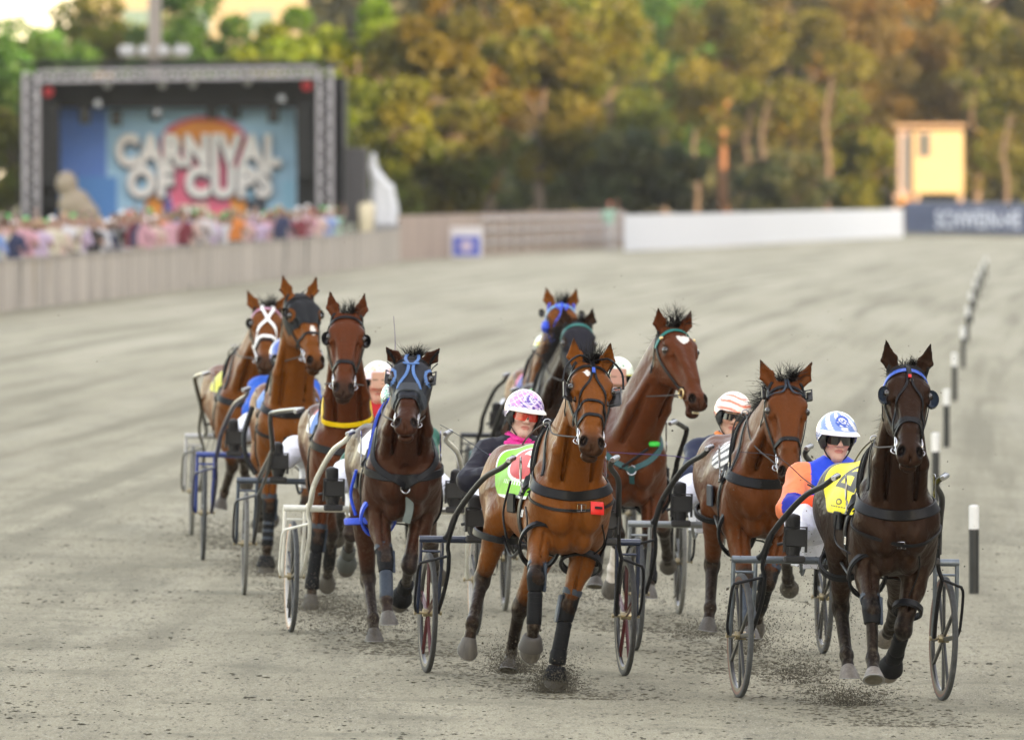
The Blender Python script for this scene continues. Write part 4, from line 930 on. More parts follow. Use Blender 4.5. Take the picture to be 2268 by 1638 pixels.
# ---- bay in the black hood
if want('bay4'):
    R = RIG['bay4']; rt = hroot(645, R['ax'], 3)
    h = Horse('bay horse in a black hood with round eye holes, on the blue sulky', rt, 3, C_(BAY, muzzle=.50, marks=[(.33, .01, .018, 'strip')]), .0095)
    h.pose((664, 660, .56), (701, 806, 'f'), dict(
        rf=dict(k=(597, 1140, 'f'), f=(591, 1222, 'f'), t=(588, 1276, 'f'), ex=.04, sole=35),
        lf=dict(k=(678, 1120, 'f'), f=(682, 1150, 'b'), t=(683, 1172, 'b'), ex=.0, sole=40),
        rh=dict(k=(582, 1075, -1.3), f=(577, 1130, 'b'), t=(574, 1158, 'b'), sole=35),
        lh=dict(k=(700, 1080, -1.3), f=(702, 1130, 'b'), t=(703, 1150, 'b'), sole=40)), hy=20, ears=(.13, .165), earf=(.0, .0))
    h.body(); HS['bay4'] = h
    h.hood(mat('hood_black', (.005, .0065, .009), .55, spec=.25, var=.3), -.05, .27, 110, .052)
    h.bridle(nose=.37, ystrap=False); h.blinkers('cup', .045, .13, .125, -.01)
    h.saddle(); h.breast(.05, 1.15, 1.25); mb = MB(); h.belt(mb, [(.0, 1.1, -95), (.05, 1.02, -50), (.06, .98, 0), (.05, 1.02, 50), (.0, 1.1, 95)], .03, .01); mb.build('chest_strap', LEATHER(), h.o)
    B_ = rgb(25, 120, 215); h.cloth(lambda u, v: rgb(235, 240, 245) if .35 < abs(v) < .6 and .2 < u < .5 else B_, -.7, -.05, 74, slope=.05)
    h.boots('rf', 'kcgb', m2=GREYL()); h.line([(-.04, -.27, 1.2), (.0, -.33, 1.0), (.05, -.32, .85), (.1, -.25, .72)], .02, 'strap'); h.tail(12)
# ---- rearmost bay with the crossed white straps
if want('bay5'):
    R = RIG['bay5']; rt = hroot(552, R['ax'], 6)
    h = Horse('bay horse with crossed white straps on its face', rt, 6, C_(BAY, mat=coat_mat('coat_light_bay', (.155, .046, .0085), (.02, .014, .012)), muzzle=.46), .0105)
    h.pose((592, 688, .60), (588, 806, 'f'), dict(
        rf=dict(k=(536, 1010, 'f'), f=(541, 1040, 'b'), t=(545, 1068, 'b'), ex=.06, sole=35),
        lf=dict(k=(590, 1040, 'f'), f=(592, 1120, 'f'), t=(592, 1160, 'f'), ex=.0, sole=40),
        rh=dict(k=(515, 1030, -1.0), f=(497, 1088, 'b'), t=(487, 1126, 'f'), sole=35),
        lh=dict(k=(600, 1050, -1.2), f=(602, 1110, 'b'), t=(602, 1150, 'b'), sole=40)), hy=3, ears=(.155, .15), earf=(.0, .0))
    h.body(); HS['bay5'] = h; WS = mat('white_strap', rgb(240, 240, 240), .5, var=.05)
    h.mane(14, blow=(-.3, -.6, .1), n=100, ln=.12, forelen=.09)
    h.bridle(nose=.395, ystrap=False, brow=mat('pink_browband', rgb(200, 150, 175), .5)); h.blinkers('cup', .05, .15, .125, .0)
    q = MB(); 
    for sg in (1, -1): h.hstrap(q, [(-.04, sg * 28), (.06, sg * 20), (.15, sg * 3), (.25, sg * -26), (.37, sg * -55)], .026, .014)
    h.hstrap(q, [(.37, -75), (.35, -30), (.345, 0), (.35, 30), (.37, 75)], .03, .012)
    for sg in (1, -1): h.hstrap(q, [(.33, sg * 92), (.42, sg * 88), (.50, sg * 80)], .02, .012)
    q.build('crossed_strap', WS, h.br)
    h.saddle(); h.breast(.05, 1.10, 1.22); h.cloth(lambda u, v: rgb(215, 215, 40) if abs(v) > .5 or u < .3 else rgb(25, 25, 30), -.68, -.06, 74)
    h.tail(14)
# ---- black hooded horse behind the middle
if want('black7'):
    R = RIG['black7']; rt = hroot(1238, R['ax'], 3)
    h = Horse('black hooded horse with a teal browband behind the bright bay', rt, 3, C_(DRK, muzzle=.6), .0105)
    h.pose((1280, 722, .60), (1289, 866, 'f'), dict(
        rf=dict(k=(1200, 1100, 'f'), f=(1198, 1160, 'b'), t=(1196, 1190, 'b'), ex=.06, sole=35),
        lf=dict(k=(1270, 1110, 'f'), f=(1272, 1180, 'f'), t=(1272, 1225, 'f'), ex=.0, sole=40),
        rh=dict(k=(1180, 1110, -1.2), f=(1176, 1170, 'b'), t=(1174, 1200, 'b'), sole=35),
        lh=dict(k=(1290, 1110, -1.3), f=(1292, 1170, 'b'), t=(1292, 1200, 'b'), sole=40)), hy=6, hs=1.05, ears=(.11, .14), earf=(.0, .0))
    h.body(); HS['black7'] = h
    h.mane(16, blow=(-.1, -1.5, .05), n=420, ln=.30, forelen=.05)
    h.hood(mat('hood_indigo', (.005, .005, .011), .6, spec=.25, var=.3), -.03, .40, 112, .045)
    h.bridle(nose=.42, ystrap=False, brow=mat('teal_strap', rgb(20, 110, 105), .45)); h.saddle(); h.breast(.05, 1.1, 1.22)
    h.cloth(lambda u, v: rgb(70, 190, 90), -.66, -.06, 70); h.tail(16)
# ---- bay with the blue bridle at the back of the middle column
if want('blue8'):
    R = RIG['blue8']; rt = hroot(1214, R['ax'], 3)
    h = Horse('bay horse with bright blue bridle behind the black hooded one', rt, 3, C_(BAY, muzzle=.50), .0105)
    h.pose((1243, 680, .60), (1252, 800, 'f'), dict(
        rf=dict(k=(1180, 1060, 'f'), f=(1178, 1120, 'b'), t=(1176, 1150, 'b'), ex=.06, sole=35),
        lf=dict(k=(1245, 1070, 'f'), f=(1247, 1130, 'f'), t=(1247, 1170, 'f'), ex=.0, sole=40),
        rh=dict(k=(1160, 1060, -1.2), f=(1156, 1120, 'b'), t=(1154, 1150, 'b'), sole=35),
        lh=dict(k=(1260, 1060, -1.3), f=(1262, 1120, 'b'), t=(1262, 1150, 'b'), sole=40)), hy=5, ears=(.12, .16), earf=(.0, .0))
    h.body(); HS['blue8'] = h; BB = mat('bright_blue_strap', rgb(35, 80, 215), .4, var=.15, scale=60)
    h.mane(18, blow=(-.2, -.6, .1), n=100, ln=.12, forelen=.09)
    h.bridle(nose=.36, ystrap=True, leather=BB, brow=mat('sky_blue_band', rgb(130, 185, 235), .45)); h.blinkers('cup', .04, .07, .15, .0)
    q = MB(); h.hstrap(q, [(.02, -22), (.08, -18), (.115, 0), (.08, 18), (.02, 22)], .02, .016); q.build('face_strap', BB, h.br)
    q = MB(); q.ball(h.hp(.2, -.115, -.02), (.055, .035, .05), n=8); q.build('cheek_roll', BB, h.br)
    h.saddle(); h.breast(.05, 1.1, 1.22); h.cloth(lambda u, v: rgb(200, 40, 110) if u < .5 else rgb(40, 60, 170), -.68, -.06, 74); h.tail(18)
# ------------------------------------------------------------------ sulkies
class Frame:
    """local frame of a sulky: x forward, y to its left, origin on the ground under the axle"""
    def __init__(s, key):
        R = RIG[key]; s.g = ground(*R['ax']); s.yaw = math.radians(R['yaw']); s.rz = s.yaw - math.pi / 2; s.roll = math.atan(BANK)
        M = (Matrix.Rotation(s.roll, 3, 'Y') @ Matrix.Rotation(s.rz, 3, 'Z')); s.R = np.array(M)
    def loc(s, p): return s.R.T @ (np.asarray(p) - s.g)
    def wld(s, p): return s.R @ np.asarray(p, float) + s.g
    def onx(s, px, py, x):
        o, d = ray(px, py); o = s.R.T @ (o - s.g); d = s.R.T @ d; return o + d * ((x - o[0]) / d[0])
FR = {}
def wheel(parent, y, style, tyrec):
    c = np.array([0, y, .352]); mb = MB(); th = np.linspace(0, 2 * math.pi, 64, endpoint=False)
    rr = [(.300, -.011), (.318, -.013), (.322, 0), (.318, .013), (.300, .011), (.294, 0)]
    V = [c + [r * math.cos(t), o, r * math.sin(t)] for t in th for r, o in rr]; n = 6
    mb.add(V, [(i * n + j, i * n + (j + 1) % n, ((i + 1) % 64) * n + (j + 1) % n, ((i + 1) % 64) * n + j) for i in range(64) for j in range(n)])
    ns = style.get('spokes', 5)
    for k in range(ns):
        a = 2 * math.pi * k / ns + .3; d = np.array([math.cos(a), 0, math.sin(a)]); e = np.array([-math.sin(a), 0, math.cos(a)])
        for sgn in ((-1, 1) if style.get('blade') else (0,)):
            q0 = c + d * .03 + e * sgn * .012; q1 = c + d * .298 + e * sgn * style.get('spread', .04)
            A = unit(q1 - q0); B = unit(np.cross(A, [0, 1, 0])); mb.box((q0 + q1) / 2, (np.linalg.norm(q1 - q0), .016, style.get('sw', .02)), np.array([A, [0, 1, 0], B]), mi=1, bev=.004)
    w_ = mb.build('wheel', [style['rim'], style['spoke']], parent)
    mb = MB(); prof = [(.318, -.0135), (.334, -.0165), (.346, -.0145), (.3515, -.010), (.3495, -.0075), (.3525, -.0045), (.3505, -.0022), (.3535, 0), (.3505, .0022), (.3525, .0045), (.3495, .0075), (.3515, .010), (.346, .0145), (.334, .0165), (.318, .0135)]
    n = len(prof); N = 96; V = [c + [r * math.cos(t), o, r * math.sin(t)] for t in np.linspace(0, 2 * math.pi, N, endpoint=False) for r, o in prof]
    mb.add(V, [(i * n + j, i * n + (j + 1), ((i + 1) % N) * n + (j + 1), ((i + 1) % N) * n + j) for i in range(N) for j in range(n - 1)], 0)
    side = style.get('side'); mi = [0] * (N * (n - 1))
    if side: mi = [(1 if j in (0, n - 2) else 0) for i in range(N) for j in range(n - 1)]
    mb.M = mi; mb.build('tyre', [tyrec] + ([side] if side else []), w_)
    mb = MB(); mb.tube([c - [0, .075, 0], c + [0, .075, 0]], .009, 8); mb.tube([c - [0, .03, 0], c + [0, .03, 0]], .024, 12); mb.tube([c - [0, .082, 0], c - [0, .07, 0]], .015, 6); mb.tube([c + [0, .082, 0], c + [0, .07, 0]], .015, 6); mb.build('hub', mat('hub_brass', (.45, .38, .25), .35, metal=.9), w_)
def sulky(key, label, frame_m, shaft_m=None, style=None, tyre=None, kink=False, hitch=True, offs=(0, 0), seat=True):
    f = FR.get(key) or Frame(key); FR[key] = f
    o = empty('racing_sulky', f.g, f.rz, f.roll); tag(o, label, 'sulky', 'racing sulkies'); shaft_m = shaft_m or frame_m
    style = dict(dict(rim=mat('rim_black', (.02, .02, .022), .35, coat=.3), spoke=mat('spoke_dark', (.035, .038, .042), .4), spokes=5, blade=True, spread=.05), **(style or {}))
    tyre = tyre or mat('tyre_rubber', (.055, .055, .055), .75, var=.25, scale=40, bump=.2)
    mb = MB(); Z = .785
    mb.tube([[.05, -.655, Z], [.05, .655, Z]], .021, 12)
    for sg in (1, -1):
        mb.tube(spline([[.05, sg * .645, Z], [.05, sg * .647, .62], [.03, sg * .648, .5], [0, sg * .648, .35]], 5), .0125, 8)
        mb.tube(spline([[.05, sg * .518, Z], [.05, sg * .52, .62], [.03, sg * .525, .5], [0, sg * .525, .35]], 5), .0125, 8)
        mb.tube([[.05, sg * .518, .715], [.05, sg * .645, .715]], .008, 6)
        mb.tube(spline([[.0, sg * .25, Z], [-.1, sg * .22, .70], [-.22, sg * .18, .76]], 5), .010, 6)
    mb.build('frame', frame_m, o)
    H = HS.get(key)
    for i, sg in enumerate((1, -1)):
        if H is not None: tip = f.loc(H.wld((.07, sg * .30, 1.335)))
        else: tip = np.array([2.05, sg * .30, 1.335])
        tip = tip + np.array([0, offs[i], 0]); base = np.array([.05, sg * .50, Z + .01])
        if kink: P = [base, [.22, sg * .49, .84], [.85, lerp(base, tip, .40)[1] + sg * .03, 1.0], [.95, lerp(base, tip, .46)[1] + sg * .04, 1.06], [1.2, lerp(base, tip, .58)[1] + sg * .09, 1.25], [1.32, lerp(base, tip, .66)[1] + sg * .07, 1.29], tip + [-.1, 0, 0], tip]
        else: P = [base, [.18, sg * .495, .83], [.45, lerp(base, tip, .20)[1] + sg * .02, .935], [.85, lerp(base, tip, .41)[1] + sg * .02, 1.07], [1.3, lerp(base, tip, .65)[1] + sg * .015, 1.195], tip + [-.33, sg * .01, -.06], tip + [-.06, 0, -.003], tip]
        mb = MB(); P = spline(P, 8); mb.tube(P, np.interp(np.linspace(0, 1, len(P)), [0, .5, 1], [.0185, .017, .0155]), 10); sh = mb.build('shaft', shaft_m, o)
        mb = MB(); d = unit(np.array([.9, -.38, -.10])); q = tip - d * .02; n = 13
        mb.tube([q + d * .135 * t for t in np.linspace(0, 1, n)], [(.016 if j % 2 else .0125) for j in range(n)], 10); mb.build('shaft_tip', mat('ribbed_alloy', (.55, .56, .58), .35, metal=.9), sh)
        mb = MB(); a = lerp(P[14], P[16], .5)
        mb.tube(spline([P[18], a + [-.08, sg * .02, -.14], [.30, sg * .51, .70]], 6), .0125, 8); mb.tube(spline([[.30, sg * .51, .70], [.29, sg * .515, .697], [.16, sg * .640, .655], [.145, sg * .655, .645], [.13, sg * .668, .60], [.05, sg * .672, .42], [.02, sg * .66, .36]], 4), .0085, 8)
        mb.tube(spline([[.30, sg * .51, .70], [.24, sg * .505, .60], [.12, sg * .515, .46], [.02, sg * .53, .36]], 6), .0125, 8); mb.build('wheel_guard', shaft_m, sh)
        mb = MB(); c = np.array([.53, sg * .385, .90]); mb.box(c + [-.01, 0, .03], (.02, .125, .10), bev=.005); mb.box(c + [.005, 0, -.09], (.03, .12, .04), bev=.008); mb.tube([c + [.01, -.062, -.05], c + [.02, -.062, .09], c + [.02, .062, .09], c + [.01, .062, -.05]], .008, 6)
        mb.tube([c + [-.0, sg * .06, .0], [.53, lerp(base, tip, .24)[1], .89]], .010, 6); mb.tube([c + [.0, 0, -.09], [.06, sg * .36, Z]], .010, 6); mb.build('stirrup', mat('stirrup_black', (.025, .025, .027), .5), sh)
    for sg in (1, -1): wheel(o, sg * .587, style, tyre)
    mb = MB(); mb.box([-.30, 0, .84], (.34, .36, .07), bev=.03); mb.box([-.46, 0, .93], (.05, .30, .16), bev=.02); mb.tube([[-.1, 0, .76], [-.3, 0, .80]], .02, 8); mb.box([-.12, 0, .745], (.14, .22, .03), bev=.008); mb.build('seat', mat('seat_vinyl', (.02, .02, .024), .45, bump=.1), o)
    return o
def steel_paint(n, c, r=.35): return mat(n, c, r, var=.12, coat=.4, scale=20, bump=.05)
BLK = mat('black_shaft_paint', (.010, .0105, .013), .5, var=.25, scale=20, bump=.05, spec=.2)
if want('dark1'): sulky('dark1', 'grey framed sulky with black shafts and red pinstriped tyres, under the blue helmeted driver', mat('galvanised_grey', (.16, .19, .22), .42, metal=.5, var=.2, scale=25), BLK, dict(side=mat('tyre_wall_rust', (.20, .11, .09), .7), spokes=4, spread=.07, sw=.026), mat('tyre_grey', (.085, .09, .095), .7, var=.25, bump=.2))
if want('bay1'): sulky('bay1', 'black framed sulky with red spoked wheels, under the driver in the pink helmet', steel_paint('black_blue_paint', (.02, .03, .06), .22), BLK, dict(spoke=mat('spoke_red', (.075, .006, .009), .35, coat=.3), spokes=5, spread=.02, sw=.008))
if want('dark2'): sulky('dark2', 'white framed sulky with white shafts and brown sided tyres', steel_paint('cream_white_paint', (.74, .73, .66), .3), None, dict(rim=mat('rim_white', (.5, .5, .5), .4), side=mat('tyre_wall_tan', (.55, .36, .26), .6)), mat('tyre_grey', (.085, .09, .095), .7, var=.25, bump=.2))
if want('bay2'): sulky('bay2', 'grey framed sulky with black shafts, under the driver in the striped helmet', mat('pale_alloy', (.30, .32, .33), .4, metal=.6), BLK, None, mat('tyre_grey', (.085, .09, .095), .7, var=.25, bump=.2))
if want('heart6'): sulky('heart6', 'pale grey sulky with spoked grey wheels behind the horse with the heart', mat('pale_alloy', (.30, .32, .33), .4, metal=.6), BLK, None, mat('tyre_pale', (.2, .2, .19), .7), kink=True)
if want('brown3'): sulky('brown3', 'dark grey sulky with angular cranked shafts, behind the horse with the yellow ring', mat('dark_alloy', (.09, .11, .14), .4, metal=.5), steel_paint('graphite_paint', (.03, .03, .034)), None, mat('tyre_pale', (.2, .2, .19), .7), kink=True)
if want('bay4'): sulky('bay4', 'blue framed sulky with navy curved shafts, behind the horse in the black hood', steel_paint('blue_paint', (.015, .05, .28), .3), steel_paint('navy_paint', (.012, .014, .06)), None, mat('tyre_grey', (.085, .09, .095), .7, var=.25, bump=.2))
if want('bay5'): sulky('bay5', 'rearmost sulky with olive grey shafts, behind the horse with crossed white straps', mat('white_alloy', (.55, .55, .55), .4), steel_paint('olive_paint', (.075, .07, .05)), None, mat('tyre_pale', (.2, .2, .19), .7), kink=True)
if want('black7'): sulky('black7', 'teal framed sulky with black shafts behind the black hooded horse', steel_paint('teal_paint', (.04, .16, .17)), BLK)
if want('blue8'): sulky('blue8', 'sulky with black arched shafts at the back of the middle column', steel_paint('black_gloss_paint', (.012, .013, .018)), BLK)
# ------------------------------------------------------------------ drivers
SKIN = lambda c=(.62, .36, .26): None
def folds(V, n, amp, seed, fr=16):
    rs = np.random.RandomState(seed); d = np.zeros(len(V))
    for k in range(7):
        w_ = unit(rs.normal(0, 1, 3)) * fr * (.6 + rs.rand() * 1.6); ph = rs.rand() * 6.28; q = V @ w_ + ph + 1.6 * np.sin(V @ (unit(rs.normal(0, 1, 3)) * fr * .5) + ph * 2); d += (1 - np.abs(np.sin(q))) ** 2 * (.6 + .4 * rs.rand())
    return V + n * (d[:, None] / 7 - .25) * amp * 3
def driver(key, label, head=None, jacket=None, helmet=None, lens=None, skin=(.60, .35, .26), scarf=None, peak=None, yawh=0.0, tilt=0.0, hands=None, vox=.006, collar=None, leglab=True, hair=None, pants=(.72, .74, .80), elbow=(.25, .25)):
    f = FR[key]; o = empty('person', f.g, f.rz, f.roll); tag(o, label, 'person', 'sulky drivers')
    Y = np.array([0, 1., 0]); Z = np.array([0, 0, 1.]); X = np.array([1., 0, 0])
    hc = f.onx(head[0], head[1], -.25) if head else np.array([-.25, 0, 1.50])
    yh = math.radians(yawh); tl = math.radians(tilt); hf = np.array([math.cos(yh), math.sin(yh), -.06]); hf = unit(hf); hl = unit(np.cross(Z, hf)); hu = np.cross(hf, hl); hl, hu = hl * math.cos(tl) + hu * math.sin(tl), hu * math.cos(tl) - hl * math.sin(tl)
    P = lambda a, b, c: hc + hf * a + hl * b + hu * c
    nb = P(-.03, 0, -.155); pel = np.array([-.32, 0, .93]); ch = lerp(pel, nb, .62) + X * .02
    A3 = np.array([hf, hl, hu]); sh = {}; el = {}; ha = {}; kn = {}; ft = {}; hp = {}
    for sg in (1, -1):
        sh[sg] = nb + Y * sg * .185 + Z * -.065; hh = hands[0 if sg > 0 else 1] if hands else None
        ha[sg] = (f.onx(*hh) if hh is not None and len(hh) == 3 and hh[1] > 20 else (np.array([.14, sg * .085, 1.12]) if hh is None else np.array(hh, float)))
        d = ha[sg] - sh[sg]; D = np.linalg.norm(d); a1, a2 = .29, .265
        if D > .54: ha[sg] = sh[sg] + d / D * .54; d = ha[sg] - sh[sg]; D = .54
        ca = (a1 * a1 + D * D - a2 * a2) / (2 * a1 * D); u = d / D; pole = np.array([-.1, sg * 1.0, -.75]); pole = unit(pole - u * u.dot(pole)); el[sg] = sh[sg] + u * a1 * ca + pole * a1 * math.sqrt(max(0, 1 - ca * ca))
        hp[sg] = pel + Y * sg * .10; ft[sg] = np.array([.46, sg * .385, .90]); d = ft[sg] - hp[sg]; D = np.linalg.norm(d); a1, a2 = .42, .42; D = min(D, .82); ca = (a1 * a1 + D * D - a2 * a2) / (2 * a1 * D); u = unit(d); pole = np.array([0, sg * .15, 1.]); pole = unit(pole - u * u.dot(pole)); kn[sg] = hp[sg] + u * a1 * ca + pole * a1 * math.sqrt(max(0, 1 - ca * ca))
    lo = np.array([-.60, -.56, .70]); hi = np.array([.62, .56, hc[2] + .2])
    fd = Field(lo, hi, vox)
    fd.ell(P(-.01, 0, .035), (.097, .077, .098), k=0.02, ax=A3); fd.ell(P(.025, 0, -.03), (.066, .056, .087), k=.035, ax=A3)
    for sg in (1, -1):
        fd.ec(P(-.0, sg * .046, -.05), P(.064, sg * .010, -.10), (.018, .018), k=.03); fd.ell(P(.058, sg * .04, -.018), (.028, .024, .026), k=.02, ax=A3)
        fd.ell(P(-.012, sg * .078, -.0), (.02, .009, .032), k=.008, ax=A3); fd.ell(P(.09, sg * .031, .006), (.014, .019, .011), k=.012, ax=A3, mode='sub'); fd.ell(P(.098, sg * .0125, -.030), (.012, .009, .008), k=.008, ax=A3)
        fd.ell(P(.082, sg * .031, .007), (.012, .013, .010), k=.004, ax=A3)
    fd.ec(P(.080, -.04, .032), P(.080, .04, .032), (.013, .013), k=.02); fd.ec(P(.086, 0, .016), P(.112, 0, -.024), (.009, .013), (.009, .011), hl, k=.012)
    fd.ell(P(.087, 0, -.056), (.011, .024, .0065), k=.008, ax=A3); fd.ell(P(.084, 0, -.068), (.011, .020, .0075), k=.008, ax=A3); fd.ell(P(.101, 0, -.0615), (.012, .026, .0022), k=.004, ax=A3, mode='sub'); fd.ell(P(.074, 0, -.097), (.019, .022, .017), k=.02, ax=A3)
    fd.ec(P(-.02, 0, -.05), nb, (.052, .062), k=.03)
    fd.ec(nb - Z * .06, ch, (.12, .15), (.09, .10), k=.06); fd.ec(ch, pel, (.15, .15), (.10, .11), k=.06)
    for sg in (1, -1):
        fd.ec(sh[sg], el[sg], (.048, .04), k=.04); fd.ec(el[sg], ha[sg], (.038, .026), k=.02); fd.ec(nb - Z * .04, sh[sg], (.055, .05), k=.04)
        fd.ec(hp[sg], kn[sg], (.085, .055), k=.05); fd.ec(kn[sg], ft[sg], (.055, .036), k=.03)
        # hand: palm, four bent fingers of different length and a thumb, closed on the rein
        hd = unit(ha[sg] - el[sg]); hn = unit(np.cross(hd, Y) * sg); hs_ = unit(np.cross(hd, hn)); pc = ha[sg] + hd * .05; fd.ec(ha[sg], ha[sg] + hd * .08, (.022, .036), (.018, .015), hs_, k=.015)
        for q, (off, ln) in enumerate(((-.028, .034), (-.009, .040), (.010, .037), (.028, .029))):
            b0 = ha[sg] + hd * .082 + hs_ * off; b1 = b0 + unit(hd - Z * .5) * ln * .9; b2 = b1 + unit(-Z - hd * .2) * ln * .8; b3 = b2 + unit(-hd - Z * .2) * ln * .55
            for a_, b_ in ((b0, b1), (b1, b2), (b2, b3)): fd.ec(a_, b_, (.0095, .0085), k=.004)
        t0 = ha[sg] + hd * .03 - hs_ * .03 * 1; t1 = t0 + unit(hd * .7 - hs_ * .5 - Z * .5) * .035; t2 = t1 + unit(hd * .6 - Z * .8) * .03; fd.ec(t0, t1, (.012, .010), k=.006); fd.ec(t1, t2, (.010, .0085), k=.004)
    V, Q = fd.mesh(1); q = V - hc; a, b, c = q @ hf, q @ hl, q @ hu; col = np.tile(np.array(list(skin)), (len(V), 1))
    lips = ((c + .062) / .0125) ** 2 + (b / .026) ** 2 < 1; lips &= a > .07; col[lips] = np.array(skin) * [.85, .5, .52]
    ck = np.exp(-(((np.abs(b) - .038) / .02) ** 2 + ((c + .025) / .022) ** 2)) * (a > .03); col *= (1 - ck[:, None] * np.array([.0, .16, .16]))
    ew = (np.sqrt((a - .082) ** 2 + (np.abs(b) - .031) ** 2 + (c - .007) ** 2) < .0145) & (np.abs(c - .007) < .007); col[ew] = [.55, .5, .48]; col[ew & (np.hypot(np.abs(b) - .031, c - .007) < .006)] = [.03, .02, .02]
    br = (np.abs(c - .036) < .0045) & (np.abs(b) < .048) & (np.abs(b) > .012) & (a > .06); col[br] = [.12, .07, .045]
    gl = np.zeros(len(V), bool)
    sm = vmat('skin', .5, spec=.4, bump=.05, scale=160, var=.05); sm.node_tree.nodes['Principled BSDF'].inputs['Subsurface Weight'].default_value = .15; sm.node_tree.nodes['Principled BSDF'].inputs['Subsurface Radius'].default_value = (.012, .005, .003)
    mesh_obj('body', V, Q, sm, o, True, {'Col': np.c_[col, np.ones(len(V))]})
    # ---- jacket
    jf = Field(lo, hi, max(vox, .007))
    jf.ec(nb - Z * .05, ch, (.15, .185), (.11, .125), k=.06); jf.ec(ch, pel - Z * .02, (.185, .18), (.125, .135), k=.06); jf.ec(nb - Z * .05, nb + Z * .012, (.085, .068), (.085, .066), k=.04)
    for sg in (1, -1):
        jf.ec(nb - Z * .045, sh[sg] + Y * sg * .01, (.075, .072), k=.05); jf.ec(sh[sg], el[sg], (.074, .070), k=.04); jf.ec(el[sg], lerp(el[sg], ha[sg], .78), (.069, .048), k=.03); jf.ec(lerp(el[sg], ha[sg], .74), lerp(el[sg], ha[sg], .98), (.042, .036), k=.01)
    V, Q = jf.mesh(1); n = jf.grad(V); V = folds(V, n, .010, hash(key) % 97 if False else len(key) * 7 + int(f.g[1] * 3) % 50, 17); cj = np.zeros((len(V), 3))
    seg = {}
    for sg in (1, -1):
        for nm, (p, q_) in dict(u=(sh[sg], el[sg]), l=(el[sg], ha[sg])).items():
            ab = q_ - p; t = np.clip(((V - p) @ ab) / ab.dot(ab), 0, 1); seg[(sg, nm)] = (np.linalg.norm(V - (p + t[:, None] * ab), axis=1), t)
    da = np.minimum.reduce([seg[k][0] for k in seg]); tor = near_seg(V, nb, pel)
    for i in range(len(V)): pass
    cj[:] = jacket(V, dict(arm=(da < .10) & ((np.abs(V[:, 1] - hc[1]) > .155)), lower=np.minimum(seg[(1, 'l')][0], seg[(-1, 'l')][0]) < .09, tl=np.where(seg[(1, 'l')][0] < seg[(-1, 'l')][0], seg[(1, 'l')][1], seg[(-1, 'l')][1]), y=V[:, 1] - hc[1], z=V[:, 2] - nb[2], nz=V[:, 2]))
    jk = mesh_obj('jacket', V, Q, vmat('silk_jacket', .5, spec=.3, bump=.2, scale=30, var=.08), o, True, {'Col': np.c_[cj, np.ones(len(V))]})
    if scarf:
        mb = MB(); th = np.linspace(0, 2 * math.pi, 28, endpoint=False)
        for k in range(4):
            cc = nb + Z * (.035 - .026 * k) + X * .012 * k; mb.tube([cc + X * math.cos(t) * (.066 + .012 * k + .004 * math.sin(5 * t + k)) + Y * math.sin(t) * (.066 + .014 * k) + Z * (.008 * math.sin(3 * t + k * 2)) for t in th], .021, 8, True)
        mb.build('scarf', scarf, o)
    # ---- trousers, boots, gloves
    tf = Field(np.array([-.55, -.56, .66]), np.array([.62, .56, 1.25]), max(vox, .007)); tf.ec(pel - Y * .08, pel + Y * .08, (.13, .13), k=.05)
    for sg in (1, -1): tf.ec(hp[sg], kn[sg], (.115, .092), k=.05); tf.ec(kn[sg], lerp(kn[sg], ft[sg], .86), (.09, .062), k=.05)
    V, Q = tf.mesh(1); V = folds(V, tf.grad(V), .010, 5 + len(label), 20); mesh_obj('trousers', V, Q, mat('white_wet_trousers', pants, .35, var=.04, sheen=.2, bump=.15, scale=25), o)
    for sg in (1, -1):
        a_ = ft[sg]; bf = Field(a_ - [.3, .12, .28], a_ + [.14, .12, .26], max(vox, .007)); bf.ec(lerp(kn[sg], a_, .72), a_ + [-.0, 0, .02], (.056, .05), k=.01); bf.ec(a_ + [.0, 0, -.02], a_ + [.03, sg * .01, .13], (.042, .040), (.05, .038), k=.03); bf.ec(a_ + [.0, 0, -.02], a_ + [.02, 0, -.06], (.042, .036), (.045, .03), k=.03)
        bf.ec(a_ + [.045, 0, -.085], a_ + [.062, sg * .01, .15], (.036, .042), (.014, .014), k=.006)
        V, Q = bf.mesh(1); mesh_obj('boot', V, Q, mat('black_boot', (.012, .012, .014), .5, var=.4, scale=30, bump=.2), o)
    for sg in (1, -1):
        gf = Field(ha[sg] - .14, ha[sg] + .16, .005); hd = unit(ha[sg] - el[sg]); hn = unit(np.cross(hd, Y) * sg); hs_ = unit(np.cross(hd, hn)); gf.ec(ha[sg] - hd * .03, ha[sg] + hd * .08, (.031, .043), (.029, .021), hs_, k=.015)
        for q, (off, ln) in enumerate(((-.028, .034), (-.009, .040), (.010, .037), (.028, .029))):
            b0 = ha[sg] + hd * .082 + hs_ * off; b1 = b0 + unit(hd - Z * .5) * ln * .9; b2 = b1 + unit(-Z - hd * .2) * ln * .8; b3 = b2 + unit(-hd - Z * .2) * ln * .55
            for a_, b_ in ((b0, b1), (b1, b2), (b2, b3)): gf.ec(a_, b_, (.0125, .0115), k=.003)
        t0 = ha[sg] + hd * .03 - hs_ * .03; t1 = t0 + unit(hd * .7 - hs_ * .5 - Z * .5) * .035; t2 = t1 + unit(hd * .6 - Z * .8) * .03; gf.ec(t0, t1, (.015, .013), k=.006); gf.ec(t1, t2, (.013, .0115), k=.003)
        V, Q = gf.mesh(1); mesh_obj('glove', V, Q, mat('black_glove', (.010, .010, .012), .6, bump=.2), o)
    # ---- helmet
    hcn = P(-.012, 0, .032); nu, nv = 72, 40; G = np.zeros((nu, nv, 3)); I = np.zeros((nu, nv, 2)); 
